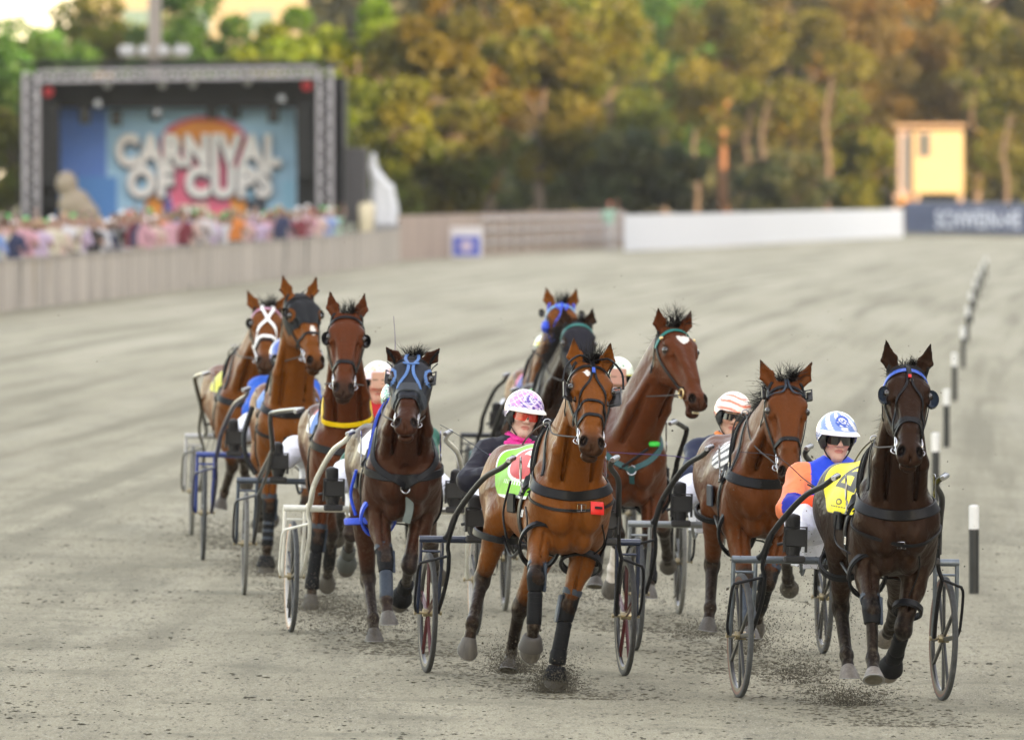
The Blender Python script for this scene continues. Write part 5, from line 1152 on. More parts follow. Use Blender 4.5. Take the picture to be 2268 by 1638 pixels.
    for i in range(nu):
        az = -math.pi + 2 * math.pi * i / nu
        for j in range(nv):
            e1 = math.pi / 2; e0 = math.radians(4 if abs(az) < .9 else -24 if abs(az) > 1.5 else 4 - 28 * (abs(az) - .9) / .6); e = e1 + (e0 - e1) * j / (nv - 1); r = np.array([.141, .118, .126])
            d = hf * math.cos(e) * math.cos(az) * r[0] + hl * math.cos(e) * math.sin(az) * r[1] + hu * math.sin(e) * r[2]; G[i, j] = hcn + d; I[i, j] = (az, e)
    cl = np.array([list(helmet(I[i, j, 0], I[i, j, 1])) + [1] for i in range(nu) for j in range(nv)]); mb = MB(); mb.grid(G, closed_u=True); nV = nu * nv
    G2 = hcn + (G - hcn) * .93; mb.grid(G2[::-1], closed_u=True); rim = [(i * nv + nv - 1, ((i + 1) % nu) * nv + nv - 1, nV + (nu - 1 - (i + 1) % nu) * nv + nv - 1, nV + (nu - 1 - i) * nv + nv - 1) for i in range(nu)]; mb.F += rim; mb.M += [0] * nu
    V = np.concatenate(mb.V); he = mesh_obj('helmet', V, mb.F, vmat('helmet_gloss', .18, coat=.8, var=.03), o, True, {'Col': np.vstack([cl, np.tile([.02, .02, .02, 1], (nV, 1))])})
    mb = MB(); G = []
    for t in np.linspace(0, 1, 13):   # padded ear part and the dark lining that frames the face
        az = 2 * math.pi * .0; pass
    for i in range(49):
        az = math.radians(48 + (360 - 96) * i / 48); ring = []
        for e in (8, -8, -26, -42, -47, -40, -20, 4):
            k = 1.0 if e > -45 else .97; rr = (.131, .113, .13) if ring and len(ring) < 5 else (.118, .098, .12); w_ = math.radians(e if abs(math.degrees(az) - 180) < 118 else e * .75)
            ring.append(hcn + hf * math.cos(w_) * math.cos(az) * rr[0] + hl * math.cos(w_) * math.sin(az) * rr[1] + hu * math.sin(w_) * rr[2])
        G.append(ring)
    mb.grid(np.array(G)); mb.build('helmet_lining', mat('helmet_lining', (.012, .012, .014), .6), he)
    for sg in (1, -1):
        mb = MB(); mb.tube(spline([P(.02, sg * .094, -.01), P(.03, sg * .075, -.06), P(.045, sg * .045, -.105), P(.05, 0, -.124)], 5), .0045, 5); mb.build('chin_strap', mat('strap_black', (.012, .012, .012), .6), he)
    if peak:
        G = []
        for i in range(21):
            az = math.radians(-52 + 104 * i / 20); ring = []
            for r, dz in ((.136, .034), (.150, .030), (.164, .020), (.170, .010), (.160, .006), (.138, .012)): ring.append(hcn + hf * math.cos(az) * r + hl * math.sin(az) * r * .86 + hu * (dz - .012))
            G.append(ring)
        mb = MB(); mb.grid(np.array(G)); mb.build('helmet_peak', peak, he)
    if lens:
        G = []; h0, h1 = lens[1]
        for i in range(41):
            az = math.radians(-68 + 136 * i / 40); s_ = abs(math.degrees(az)); ring = []
            notch = max(0, 1 - s_ / 9) ; tb = max(0, (s_ - 46) / 22)
            for t in np.linspace(0, 1, 7):
                z0 = h0 + notch * (h1 - h0) * .62 + tb * (h1 - h0) * .45; z1 = h1 - tb * (h1 - h0) * .1 - notch * .002; ring.append(P(-.006 + .119 * math.cos(az), .088 * math.sin(az), z0 + (z1 - z0) * t))
            G.append(ring)
        G = np.array(G); mb = MB(); mb.grid(G); mb.grid((G - hf * .003)[::-1]); g_ = mb.build('sunglasses', lens[0], o)
        mb = MB(); mb.tube(G[:, -1], .003, 5); 
        for sg in (0, -1): mb.tube([G[sg, 5], P(-.01, (-1 if sg == 0 else 1) * .085, h1 - .008)], .003, 5)
        mb.build('glasses_frame', mat('glasses_frame', (.015, .015, .017), .3, coat=.4), g_)
    if hair:
        mb = MB(); rs = np.random.RandomState(4)
        for k in range(70):
            sg = rs.choice([-1, 1]); p = P(-.06 + rs.rand() * .05, sg * .082, -.04 - rs.rand() * .02); mb.tube([p, p + hu * -.05 + hl * sg * rs.normal(.006, .01), p - hu * (.09 + rs.rand() * .03) + hl * sg * rs.normal(.005, .015) - hf * .02], [.0025, .002, .0006], 3)
        mb.build('hair', mat('hair_brown', hair, .5), o)
    D = dict(o=o, hand={k: f.wld(ha[k] + unit(ha[k] - el[k]) * .07) for k in ha}, hc=f.wld(hc))
    H = HS.get(key)
    if H is not None:      # reins run from the bit through the saddle rings to the hands
        for sg in (1, -1):
            bit = H.hp(.48, sg * .066, -.05); te = np.array([-.03, sg * .085, 1.53]); mid = lerp(bit, te, .5) + [0, sg * .05, -.02]; hh = H.loc(D['hand'][sg]); H.line([bit, mid, te, [-.7, sg * .07, 1.43], hh], .0048, 'rein', mat('rein_web', (.045, .038, .035), .7), n=8)
    return D
def f_children(o, n): return [c for c in bpy.data.objects if c.parent == o and c.name.startswith(n)]
def near_seg(p, a, b):
    ab = b - a; t = np.clip(((p - a) @ ab) / ab.dot(ab), 0, 1); return np.linalg.norm(p - (a + t[:, None] * ab), axis=1)
def plain(c, cuff=None):
    def g(V, q):
        o = np.tile(np.array(c, float), (len(V), 1))
        if cuff is not None: o[q['lower'] & (q['tl'] > .62) & q['arm']] = cuff
        return o
    return g
def whip(label, pts, col, grip=None):
    P = spline(pts, 6); o = tag(MB().tube(P, np.linspace(.0035, .0016, len(P)), 6).build('driving_whip', mat('whip_' + label[:5], col, .4)), label, 'whip', 'driving whips'); o.location = (0, 0, 0)
    q = MB().tube([P[0], lerp(P[0], P[-1], .3)], [.0075, .005], 8); q.build('grip', grip or mat('grip_black', (.02, .02, .02), .6), o)
DRV = {}
DARKL = mat('dark_lens', (.01, .01, .012), .06, coat=1.0); REDL = mat('red_lens', (.55, .03, .015), .08, coat=1.0)
def noise2(a, b): return .5 + .5 * math.sin(a * 5.1 + 2 * math.sin(b * 4.3)) * math.sin(b * 6.7 + 1.5 * math.sin(a * 3.1))
if want('bay1'):
    def hel(az, e):
        x, y = az + .02, e - .62; r = math.hypot(x * .95, y * 1.15)
        W, PU, PK = rgb(238, 228, 245), rgb(95, 70, 165), rgb(235, 130, 205)
        if r < .34:
            if r > .31: return W
            if r > .20: return PU if (r > .285 or r < .215) or int((math.atan2(y, x) + 3.2) * 3.4) % 2 else W
            return PU if not (-.03 < x < .03 and y > -.02) and not (.06 < x < .11 and y < .05) and r < .19 else W
        if e < .20: return W if (int((az + 4) * 7 + e * 16) % 2) else rgb(80, 65, 130)
        s_ = (az * 2.2 + e * 3.0) % 1.0; v = abs(((az * 1.7 - e * 2.3) % 1) - .5)
        if v < .07 or abs(((az * 1.9 + e * 2.9) % 1) - .5) < .07: return W
        return PK if (e > .75 or az < -.55) and s_ < .6 else (PU if s_ < .42 else rgb(190, 150, 215))
    DRV['bay1'] = driver('bay1', 'driver in a pink and purple patterned helmet, orange red sunglasses, pink scarf and navy jacket', (1160, 921), plain((.004, .004, .013), rgb(230, 60, 140)), hel, (REDL, (-.022, .026)), (.62, .40, .32), mat('scarf_pink', rgb(235, 45, 135), .7, var=.3, scale=60, bump=.4), mat('peak_cream', rgb(248, 244, 225), .3, coat=.3), yawh=4, tilt=-7, hands=((1160, 1045, .06), (1112, 1040, .10)), vox=.0045, hair=(.08, .045, .03))
    f = FR['bay1']; q = MB()   # ribbon emblem and pink cuffs
    c = f.onx(1122, 996, -.085)
    for a in (35, 100, 215, 280): d = np.array([0, math.cos(math.radians(a)), math.sin(math.radians(a))]); q.box(c + d * .02 + [.02, 0, 0], (.006, .04, .014), np.array([[1, 0, 0], d, np.cross([1, 0, 0], d)]), bev=.002)
    q.build('ribbon_emblem', mat('emblem_pink', rgb(240, 40, 150), .5), [o_ for o_ in f_children(DRV['bay1']['o'], 'jacket')][0])
if want('dark1'):
    def hel(az, e):
        B, W, LB = rgb(40, 85, 185), rgb(238, 240, 246), rgb(120, 150, 215)
        if e < .22: return W if .02 < (e * 9) % 1 < .45 else LB
        x, y = az - .05, e - .70; r = math.hypot(x * .9, y * 1.2)
        if r < .42:
            if abs(r - .16) < .035 and x > -.1: return W
            if abs(math.hypot(x * .9 + .12, y * 1.2 - .05) - .1) < .03: return W
            if .30 < r < .37 and y < -.02 and int((math.atan2(y, x) + 3.2) * 5) % 2: return W
            return B
        return W if abs(((az * 1.3 + e * 1.1) % 1) - .5) < .22 else LB
    def jk(V, q):
        o = np.tile(np.array(rgb(20, 70, 215)), (len(V), 1)); o[q['arm']] = rgb(255, 140, 95); lo_ = q['lower'] & q['arm'] & (q['tl'] > .02); o[lo_ & (q['tl'] < .42) & (q['nz'] < 9)] = rgb(30, 50, 165); o[lo_ & (q['tl'] > .42)] = rgb(250, 85, 45); o[lo_ & (q['tl'] > .8)] = rgb(25, 60, 190)
        return o
    DRV['dark1'] = driver('dark1', 'driver in a blue and white helmet, black wraparound sunglasses and blue jacket with orange sleeves', (1853, 972), jk, hel, (DARKL, (-.026, .026)), (.62, .37, .29), None, mat('peak_white', rgb(235, 238, 245), .25, coat=.4), yawh=2, tilt=-3, hands=((1876, 1112, .10), (1830, 1108, .10)), vox=.0045)
if want('bay2'):
    def hel(az, e): return rgb(235, 130, 105) if (math.sin(az * 1.5 + e * 16 + .8 * math.sin(az * 4)) > .45) else rgb(245, 230, 218)
    def jk(V, q):
        o = np.tile(np.array([.007, .014, .045]), (len(V), 1)); o[~q['arm'] & (q['y'] > -.02)] = rgb(15, 70, 80); return o
    DRV['bay2'] = driver('bay2', 'driver in a white and salmon striped helmet, dark oval sunglasses and navy jacket', (1622, 923), jk, hel, (DARKL, (-.016, .024)), (.54, .32, .23), mat('scarf_orange', rgb(240, 130, 50), .6), None, yawh=0, tilt=-8, vox=.005)
if want('heart6'):
    def hel(az, e): return rgb(40, 120, 80) if (abs(az) < .5 and abs(e - .62) < .28 and noise2(az * 5, e * 7) > .62) else (rgb(235, 248, 232) if e > .12 else rgb(215, 205, 90))
    DRV['heart6'] = driver('heart6', 'driver in a pale helmet with a green emblem, half hidden behind the bright bay', (1366, 842), plain(rgb(20, 130, 95)), hel, (DARKL, (-.008, .022)), (.55, .30, .24), None, None, vox=.007)
if want('dark2'):
    def hel3(az, e): return rgb(245, 175, 110) if noise2(az * 2, e * 3) > .7 else (rgb(235, 215, 235) if noise2(az * 3 + 2, e * 2) > .4 else rgb(245, 240, 235))
    DRV['dark2'] = driver('dark2', 'driver in a white and green helmet, almost hidden by the blue trimmed hood', (884, 893), plain(rgb(35, 95, 80), rgb(235, 240, 240)), lambda a_, e_: rgb(60, 190, 150) if noise2(a_ * 3, e_ * 4) > .5 else rgb(235, 240, 240), (DARKL, (-.008, .022)), vox=.007)
if want('black7'):
    def hel(az, e): return rgb(235, 215, 60) if abs(e - .35) < .14 else (rgb(60, 140, 90) if abs(e - .12) < .07 else rgb(242, 248, 235))
    DRV['blue8'] = driver('blue8', 'driver in a white helmet with yellow and green bands, behind the blue bridle', (1214, 779), plain(rgb(30, 26, 38)), hel, (DARKL, (-.008, .022)), vox=.008)
if want('brown3'): DRV['brown3'] = driver('brown3', 'driver in a pale pink and orange helmet behind the horse with the yellow ring', (838, 850), plain(rgb(190, 30, 40)), hel3, (DARKL, (-.008, .022)), vox=.008)
if want('bay4'): DRV['bay4'] = driver('bay4', 'driver hidden but for white trousered legs, on the blue sulky', None, plain(rgb(30, 90, 190)), lambda a, e: rgb(40, 80, 170), (DARKL, (-.008, .022)), vox=.009)
if want('bay5'): DRV['bay5'] = driver('bay5', 'driver of the rearmost sulky, hidden behind the horse with crossed straps', None, plain(rgb(210, 205, 50)), lambda a, e: rgb(230, 225, 80), (DARKL, (-.008, .022)), vox=.009)
if want('black7'): DRV['black7'] = driver('black7', 'driver hidden behind the black hooded horse', (1250, 803), plain(rgb(24, 24, 34)), lambda a, e: rgb(40, 40, 60), (DARKL, (-.008, .022)), vox=.009)
if want('bay1'): whip('dark whip with a pink grip held by the driver in the pink helmet', [DRV['bay1']['hand'][-1], FR['bay1'].wld(FR['bay1'].onx(1075, 1002, .1)), FR['bay1'].wld(FR['bay1'].onx(1020, 966, .15)), FR['bay1'].wld(FR['bay1'].onx(975, 940, .2))], (.02, .03, .05), mat('grip_pink', rgb(240, 80, 170), .5))
if want('dark1'): whip('dark whip held out over the orange sleeve', [DRV['dark1']['hand'][-1], FR['dark1'].wld(FR['dark1'].onx(1788, 1066, .35)), FR['dark1'].wld(FR['dark1'].onx(1722, 1012, .5)), FR['dark1'].wld(FR['dark1'].onx(1640, 1000, .6))], (.05, .05, .09))
if want('bay2'): whip('thin purple whip held level, crossing in front of the horse with the heart', [DRV['bay2']['hand'][-1], FR['bay2'].wld(FR['bay2'].onx(1510, 1012, .4)), FR['bay2'].wld(FR['bay2'].onx(1400, 1004, .5)), FR['bay2'].wld(FR['bay2'].onx(1335, 1000, .6))], (.06, .03, .16))
if want('dark2'): whip('thin dark whip held upright above the blue hooded horse', [DRV['dark2']['hand'][1], FR['dark2'].wld(FR['dark2'].onx(862, 860, .1)), FR['dark2'].wld(FR['dark2'].onx(875, 775, .1)), FR['dark2'].wld(FR['dark2'].onx(872, 700, .1))], (.03, .03, .05))
# ------------------------------------------------------------------ ground
def ground_mat():
    m, N, L, P = _m('track_sand'); tc = N.new('ShaderNodeTexCoord'); P.inputs['Roughness'].default_value = .95; P.inputs['Specular IOR Level'].default_value = .2
    def nz(sc, det, vec=None, rough=.6, dist=0):
        n = N.new('ShaderNodeTexNoise'); n.inputs['Scale'].default_value = sc; n.inputs['Detail'].default_value = det; n.inputs['Roughness'].default_value = rough; n.inputs['Distortion'].default_value = dist; L.new(vec or tc.outputs['Object'], n.inputs['Vector']); return n
    def ramp(src, a, b, ca, cb):
        r = N.new('ShaderNodeMapRange'); r.inputs[1].default_value = a; r.inputs[2].default_value = b; r.inputs[3].default_value = ca; r.inputs[4].default_value = cb; L.new(src, r.inputs[0]); return r.outputs[0]
    def mix(f, a, b, mode='MIX'):
        x = N.new('ShaderNodeMix'); x.data_type = 'RGBA'; x.blend_type = mode
        (L.new(f, x.inputs[0]) if not isinstance(f, float) else setattr(x.inputs[0], 'default_value', f))
        for i, v in ((6, a), (7, b)): (L.new(v, x.inputs[i]) if hasattr(v, 'links') or hasattr(v, 'is_linked') else setattr(x.inputs[i], 'default_value', list(v) + [1]))
        return x.outputs[2]
    mp = N.new('ShaderNodeMapping'); mp.inputs['Scale'].default_value = (1, .12, 1); mp.inputs['Rotation'].default_value = (0, 0, .12); L.new(tc.outputs['Object'], mp.inputs[0])
    big = nz(.35, 4, mp.outputs[0], dist=.6); med = nz(1.8, 5, mp.outputs[0]); mg = N.new('ShaderNodeMapping'); mg.inputs['Scale'].default_value = (1, .17, 1); L.new(tc.outputs['Object'], mg.inputs[0]); grain = nz(26, 4, mg.outputs[0], rough=.75); fine = nz(85, 3, mg.outputs[0], rough=.8); patch = nz(.9, 6)
    sx0 = N.new('ShaderNodeSeparateXYZ'); L.new(tc.outputs['Object'], sx0.inputs[0])
    def mth(op, a_, b_):
        q_ = N.new('ShaderNodeMath'); q_.operation = op
        for i_, v_ in ((0, a_), (1, b_)): (setattr(q_.inputs[i_], 'default_value', v_) if isinstance(v_, float) else L.new(v_, q_.inputs[i_]))
        return q_.outputs[0]
    y2 = mth('MULTIPLY', sx0.outputs[1], sx0.outputs[1]); uu = mth('SUBTRACT', mth('SUBTRACT', sx0.outputs[0], mth('MULTIPLY', sx0.outputs[1], .030)), mth('MULTIPLY', y2, .00009)); cv = N.new('ShaderNodeCombineXYZ'); L.new(mth('MULTIPLY', uu, 1.9), cv.inputs[0]); L.new(mth('MULTIPLY', sx0.outputs[1], .028), cv.inputs[1])
    streak = nz(1.0, 5, cv.outputs[0], rough=.62, dist=.25)
    c = mix(ramp(big.outputs[0], .35, .65, 0., 1.), (.315, .290, .208), (.410, .380, .276))
    c = mix(ramp(med.outputs[0], .50, .68, 0., .75), c, (.22, .205, .148))
    c = mix(ramp(grain.outputs[0], .52, .66, 0., .75), c, (.13, .12, .09)); c = mix(ramp(fine.outputs[0], .54, .68, 0., .6), c, (.60, .58, .49)); c = mix(ramp(fine.outputs[0], .45, .32, 0., .65), c, (.13, .12, .09))
    c = mix(ramp(patch.outputs[0], .52, .66, 0., .50), c, (.17, .165, .12))
    sx = N.new('ShaderNodeSeparateXYZ'); L.new(tc.outputs['Object'], sx.inputs[0])
    c = mix(ramp(sx.outputs[1], 85, 180, 0., .75), c, mix(ramp(big.outputs[0], .4, .62, 0., 1.), (.41, .385, .285), (.50, .47, .36)))
    c_near = c
    c = mix(ramp(streak.outputs[0], .49, .62, 0., .70), c, (.22, .205, .15)); c = mix(ramp(streak.outputs[0], .46, .32, 0., .35), c, (.47, .445, .36))
    c = mix(ramp(sx.outputs[1], 56, 85, .25, 1.), c_near, c)
    L.new(c, P.inputs['Base Color'])
    bp = N.new('ShaderNodeBump'); bp.inputs['Strength'].default_value = .9; bp.inputs['Distance'].default_value = .02; ad = N.new('ShaderNodeMath'); ad.operation = 'ADD'; L.new(grain.outputs[0], ad.inputs[0]); L.new(fine.outputs[0], ad.inputs[1]); L.new(ad.outputs[0], bp.inputs['Height']); L.new(bp.outputs[0], P.inputs['Normal'])
    return m
def sheet(name, poly, m, dz=0.0, nx=2):
    V = [(x, y, gz(x, y) + dz) for x, y in poly]; return tag(mesh_obj(name, V, [tuple(range(len(V)))], m, None, False), kind='structure')
xs = [-500, -200, -60, -25, -10, 0, 10, 25, 60, 200, 500]; ys = [-200, 0, 60, 120, 250, 400, 800, 1500]
def gridsheet(name, xs, ys, m, dz):
    V = [(x, y, gz(x, y) + dz) for y in ys for x in xs]; n = len(xs); Fc = [(j * n + i, j * n + i + 1, (j + 1) * n + i + 1, (j + 1) * n + i) for j in range(len(ys) - 1) for i in range(n - 1)]
    return tag(mesh_obj(name, V, Fc, m, None, False), kind='structure')
gridsheet('ground', xs, ys, mat('park_ground', (.07, .075, .035), .95, var=.4, scale=.8, bump=.3), -.01)
FB = [ground(*p) for p in ((-160, 712), (0, 690), (200, 666), (454, 636), (665, 612), (790, 594), (884, 578))]      # outer fence line
FC = [ground(*p) for p in ((884, 578), (1067, 567), (1240, 556), (1383, 548))]
BN = [ground(*p) for p in ((1383, 556), (1600, 546), (1800, 534), (2000, 524))]
NV = [np.array([(px_ - 1134) / 22000 * 462, 462 + i_ * .3, 0]) for i_, px_ in enumerate((2004, 2140, 2268, 2420))]
right = [(54, NV[-1][1] + 5), (54, 250), (54, -60), (-60, -60), (-60, 60)]
tp = [(p[0], p[1] + .6) for p in FB] + [(p[0], p[1] + .6) for p in FC[1:]] + [(p[0], p[1] + .6) for p in BN[1:]] + [(p[0], p[1] + .6) for p in NV[1:]] + right
sheet('track', tp, ground_mat(), 0.0) if False else None
def polygrid(name, poly, m):
    import bmesh
    bm = bmesh.new(); vs = [bm.verts.new((x, y, 0)) for x, y in poly]; bm.faces.new(vs)
    for xc in (-25, 0, 25):
        g = bm.verts[:] + bm.edges[:] + bm.faces[:]; bmesh.ops.bisect_plane(bm, geom=g, plane_co=(xc, 0, 0), plane_no=(1, 0, 0))
    for v in bm.verts: v.co.z = gz(v.co.x, v.co.y)
    bmesh.ops.triangulate(bm, faces=bm.faces[:]); bmesh.ops.recalc_face_normals(bm, faces=bm.faces[:]); me = bpy.data.meshes.new(name); bm.to_mesh(me); bm.free(); me.materials.append(m)
    if me.polygons[0].normal.z < 0: me.flip_normals()
    o = bpy.data.objects.new(name, me); COL.objects.link(o); return tag(o, kind='structure')
polygrid('track', tp, ground_mat())
# ------------------------------------------------------------------ clods and flying dirt
def chips(name, pts, sizes, m, label, seed=0, flat=1.0):
    rs = np.random.RandomState(seed); n = len(pts); base = np.array([[1, 0, 0], [-1, 0, 0], [0, 1, 0], [0, -1, 0], [0, 0, .8], [0, 0, -.8]]); V = np.zeros((n, 6, 3))
    for i in range(n):
        q = base * (1 + rs.normal(0, .28, (6, 3))); a = rs.rand(3) * 6.28; R_ = np.array(Matrix.Rotation(a[0], 3, 'Z') @ Matrix.Rotation(a[1] * (flat < .9 and .1 or 1), 3, 'X')); V[i] = (q @ R_.T) * sizes[i] * [1.5 if flat < .9 else 1, 1, flat] + pts[i]
    Fq = np.array([[0, 2, 4], [2, 1, 4], [1, 3, 4], [3, 0, 4], [2, 0, 5], [1, 2, 5], [3, 1, 5], [0, 3, 5]]); Fc = (np.arange(n)[:, None, None] * 6 + Fq[None]).reshape(-1, 3)
    o = mesh_obj(name, V.reshape(-1, 3), Fc, m, None, False); return tag(o, label, 'dirt', None, 'stuff')
rs = np.random.RandomState(5); pts = []; sz = []
for _ in range(300):
    py = 1650 - (rs.rand() ** 1.25) * 520; px = -60 + rs.rand() ** 1.25 * 2400; p = ground(px, py); big_ = rs.rand() < .28
    for _ in range(2 + rs.poisson(9 if big_ else 2)): q = p + [rs.normal(0, .16 if big_ else .07), rs.normal(0, .22), 0]; s0 = .004 + (.013 if big_ else .009) * rs.rand() ** 2.5; q[2] = gz(q[0], q[1]) + s0 * .2; pts.append(q); sz.append(s0)
for _ in range(2600):
    p = ground(-60 + rs.rand() * 2400, 1650 - rs.rand() * 600); s0 = .0035 + .004 * rs.rand(); p[2] += s0 * .2; pts.append(p); sz.append(s0)
chips('clods', np.array(pts), np.array(sz), mat('clod_dark', (.075, .07, .05), .95, var=.5, scale=9), 'dark clods lying scattered on the sandy track', 3, flat=.40)
# soil broken up behind the field, dark also to strengthen the contact shadow
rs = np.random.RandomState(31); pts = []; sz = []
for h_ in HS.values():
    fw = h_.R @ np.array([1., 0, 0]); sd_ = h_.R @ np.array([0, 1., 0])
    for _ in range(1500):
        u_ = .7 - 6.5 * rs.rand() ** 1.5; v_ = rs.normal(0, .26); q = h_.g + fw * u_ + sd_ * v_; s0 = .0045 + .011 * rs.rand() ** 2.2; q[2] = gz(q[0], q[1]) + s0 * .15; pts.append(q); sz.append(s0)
chips('churned_soil_contact_shade', np.array(pts), np.array(sz), mat('soil_contact_dark', (.12, .108, .078), .95, var=.4, scale=9), 'broken soil beneath and behind the running horses, darkened to strengthen their contact shadow', 32, flat=.3)
def spray(px, py, Y, sx, sz_, sy, n, seed, s0=.0036, up=0.0, name='dirt_spray', label='dark dirt thrown up by hooves'):
    rs = np.random.RandomState(seed); c = atY(px, py, Y); P = []; S = []; n = int(n * 1.5); s0 *= .85
    for _ in range(n):
        r = abs(rs.normal(0, 1)) ; a = rs.rand() * math.pi * 2; x = rs.normal(0, sx); y = rs.normal(0, sy); z = abs(rs.normal(0, sz_)) * (1 + .6 * abs(x) / sx); q = c + [x, y, z]; g_ = gz(q[0], q[1]); q[2] = max(q[2], g_ + .002); P.append(q); S.append(s0 * (.35 + 1.1 * rs.rand() ** 2.2) * (1 if rs.rand() < .985 else 2.2))
    return chips(name, np.array(P), np.array(S), mat('flying_dirt', (.085, .075, .055), .95, var=.4, scale=9), label, seed)
def gy(px, py): return ground(px, py)[1]
spray(1228, 1530, gy(1228, 1532), .075, .055, .10, 6500, 1, label='dirt burst round the landing front hoof of the bright bay')
spray(1140, 1490, gy(1140, 1505), .09, .06, .10, 4500, 2, label='dirt burst behind the hooves of the bright bay')
spray(1875, 1560, gy(1875, 1560), .13, .05, .12, 3600, 3, label='dirt thrown up beneath the dark horse in front')
spray(1770, 1510, gy(1770, 1515), .12, .10, .12, 3000, 4, label='dirt cloud between the wheels of the grey sulky')
spray(1850, 1420, gy(1850, 1560) + .6, .28, .28, .3, 1500, 5, .0042, label='loose grains flying behind the front hooves of the dark horse')
spray(1665, 1445, gy(1665, 1462), .09, .12, .15, 4200, 6, label='dirt kicked up by the red bay beside the grey sulky')
spray(1560, 1410, gy(1560, 1425), .12, .05, .15, 2200, 7, label='dirt at the trailing hooves of the red bay')
spray(700, 1350, gy(700, 1362), .16, .05, .2, 2800, 8, label='dirt round the front hoof of the horse with the yellow ring')
spray(820, 1400, gy(820, 1425), .30, .10, .3, 3800, 9, label='dirt drifting round the hooves between the white shafts')
spray(1300, 1330, gy(1300, 1360), .45, .13, .5, 4200, 10, label='dirt cloud under the horse with the heart')
spray(740, 1280, gy(740, 1330), .35, .16, .4, 2800, 11, label='dirt cloud low behind the white sulky')
spray(590, 1270, gy(590, 1290), .16, .06, .2, 900, 12, label='dirt under the black hooded bay')
spray(1000, 1300, gy(1000, 1360), .6, .35, 1.0, 1500, 13, .004, label='loose grains flying between the middle sulkies')
spray(1500, 1200, gy(1500, 1420), 1.6, .55, 3.0, 700, 14, .0035, label='fine specks in the air over the whole field')
# ------------------------------------------------------------------ marker pegs along the inside
pw = mat('peg_white', (.78, .78, .76), .4, var=.05); pb = mat('peg_black', (.02, .022, .022), .45, var=.3, scale=8)
def peg(px, py, label):
    p = ground(px, py); o = empty('marker_peg', p); tag(o, label, 'marker peg', 'marker pegs on the inside of the track'); q = MB().tube([[0, 0, 0], [0, 0, .46]], .036, 16); q.build('post', pb, o); q = MB().tube([[0, 0, .461], [0, 0, .625], [0, 0, .632]], [.0365, .0365, .02], 16); q.build('cap', pw, o)
for i, (px, py) in enumerate(((2157, 1314), (2072, 1112), (2096, 990), (2114, 888), (2133, 815), (2143, 757), (2151, 716), (2159, 684), (2167, 658), (2175, 637), (2183, 618))):
    peg(px, py, ['white capped black peg standing clear to the side of the front horse', 'white capped peg partly hidden by the shoulder of the dark front horse', 'third nearest peg, just beside the ear of the dark front horse', 'fourth nearest peg in the curving row', 'fifth nearest peg in the curving row', 'sixth nearest peg in the curving row', 'seventh peg, sunlit at the far bend', 'eighth peg in the far bend', 'ninth peg in the far bend', 'tenth peg in the far bend', 'farthest peg of the curving row', 'lone peg at the very edge of the picture'][i])
# ------------------------------------------------------------------ outer fence with posts
def wall_run(name, pts, h, m, label, cat, t=.04, z0=0.0, posts=None, pm=None, capm=None, group=None, top=None):
    o = empty(name, (pts[0][0], pts[0][1], gz(pts[0][0], pts[0][1]))); tag(o, label, cat, group); b = np.array(o.location)
    mb = MB()
    for i in range(len(pts) - 1):
        a, c = np.array(pts[i][:2]), np.array(pts[i + 1][:2]); d = unit(c - a); L_ = np.linalg.norm(c - a); n_ = np.array([-d[1], d[0]]); mid = (a + c) / 2; za, zc = gz(*a), gz(*c); zm = (za + zc) / 2
        ax = np.array([unit([c[0] - a[0], c[1] - a[1], zc - za]), [n_[0], n_[1], 0], [0, 0, 1]]); mb.box(np.array([mid[0], mid[1], zm + z0 + h / 2]) - b, (L_ - .004, t, h), ax)
    mb.build('panel', m, o)
    if posts:
        sp, pw_, ph = posts
        for i in range(len(pts) - 1):
            a, c = np.array(pts[i][:2]), np.array(pts[i + 1][:2]); L_ = np.linalg.norm(c - a); n = max(1, int(L_ / sp)); d = (c - a) / L_
            for k in range(n):
                q = a + d * L_ * (k + .5) / n; MB().box(np.array([q[0] , q[1] - t / 2 - pw_ / 2 - .003, gz(*q) + ph / 2]) - b, (pw_, pw_, ph)).build('post', pm, o)
    if capm:
        mb = MB()
        for i in range(len(pts) - 1):
            a, c = np.array(pts[i][:2]), np.array(pts[i + 1][:2]); d = unit(c - a); L_ = np.linalg.norm(c - a); mid = (a + c) / 2; zm = (gz(*a) + gz(*c)) / 2; mb.box(np.array([mid[0], mid[1] , zm + z0 + h + .03]) - b, (L_ - .004, t + .06, .05), np.array([[d[0], d[1], 0], [-d[1], d[0], 0], [0, 0, 1]]))
        mb.build('rail', capm, o)
    return o
FBs = spline([p[:2] for p in FB], 3)
fm = mat('fence_mesh_grey', (.44, .39, .345), .8, var=.5, scale=1.6, stretch=(1, 1, .05))
for i in range(0, len(FBs) - 1, 6):
    seg = FBs[i:i + 7]
    if len(seg) > 1: wall_run('outer_fence', seg, .92, fm, 'grey brown panel fence along the crowd, ' + ['nearest stretch at the picture edge', 'stretch before the stage', 'stretch ending at the white statue', 'last stretch'][min(3, i // 6)], 'fence', posts=(2.1, .10, .98), pm=mat('fence_post_pale', (.6, .56, .51), .7), capm=mat('fence_rail', (.34, .30, .275), .6))
wall_run('back_fence', [p[:2] + [0, 1.0] for p in FC], 1.35, mat('brown_fence', (.42, .32, .27), .85, var=.3, scale=2, stretch=(1, 1, .1)), 'brown boarded fence behind the rails, beside the white banner', 'fence')
o = empty('rail_fence', (FC[1][0], FC[1][1], gz(FC[1][0], 0))); tag(o, 'grey rail fence with upright posts in front of the brown boards', 'fence'); b = np.array(o.location)
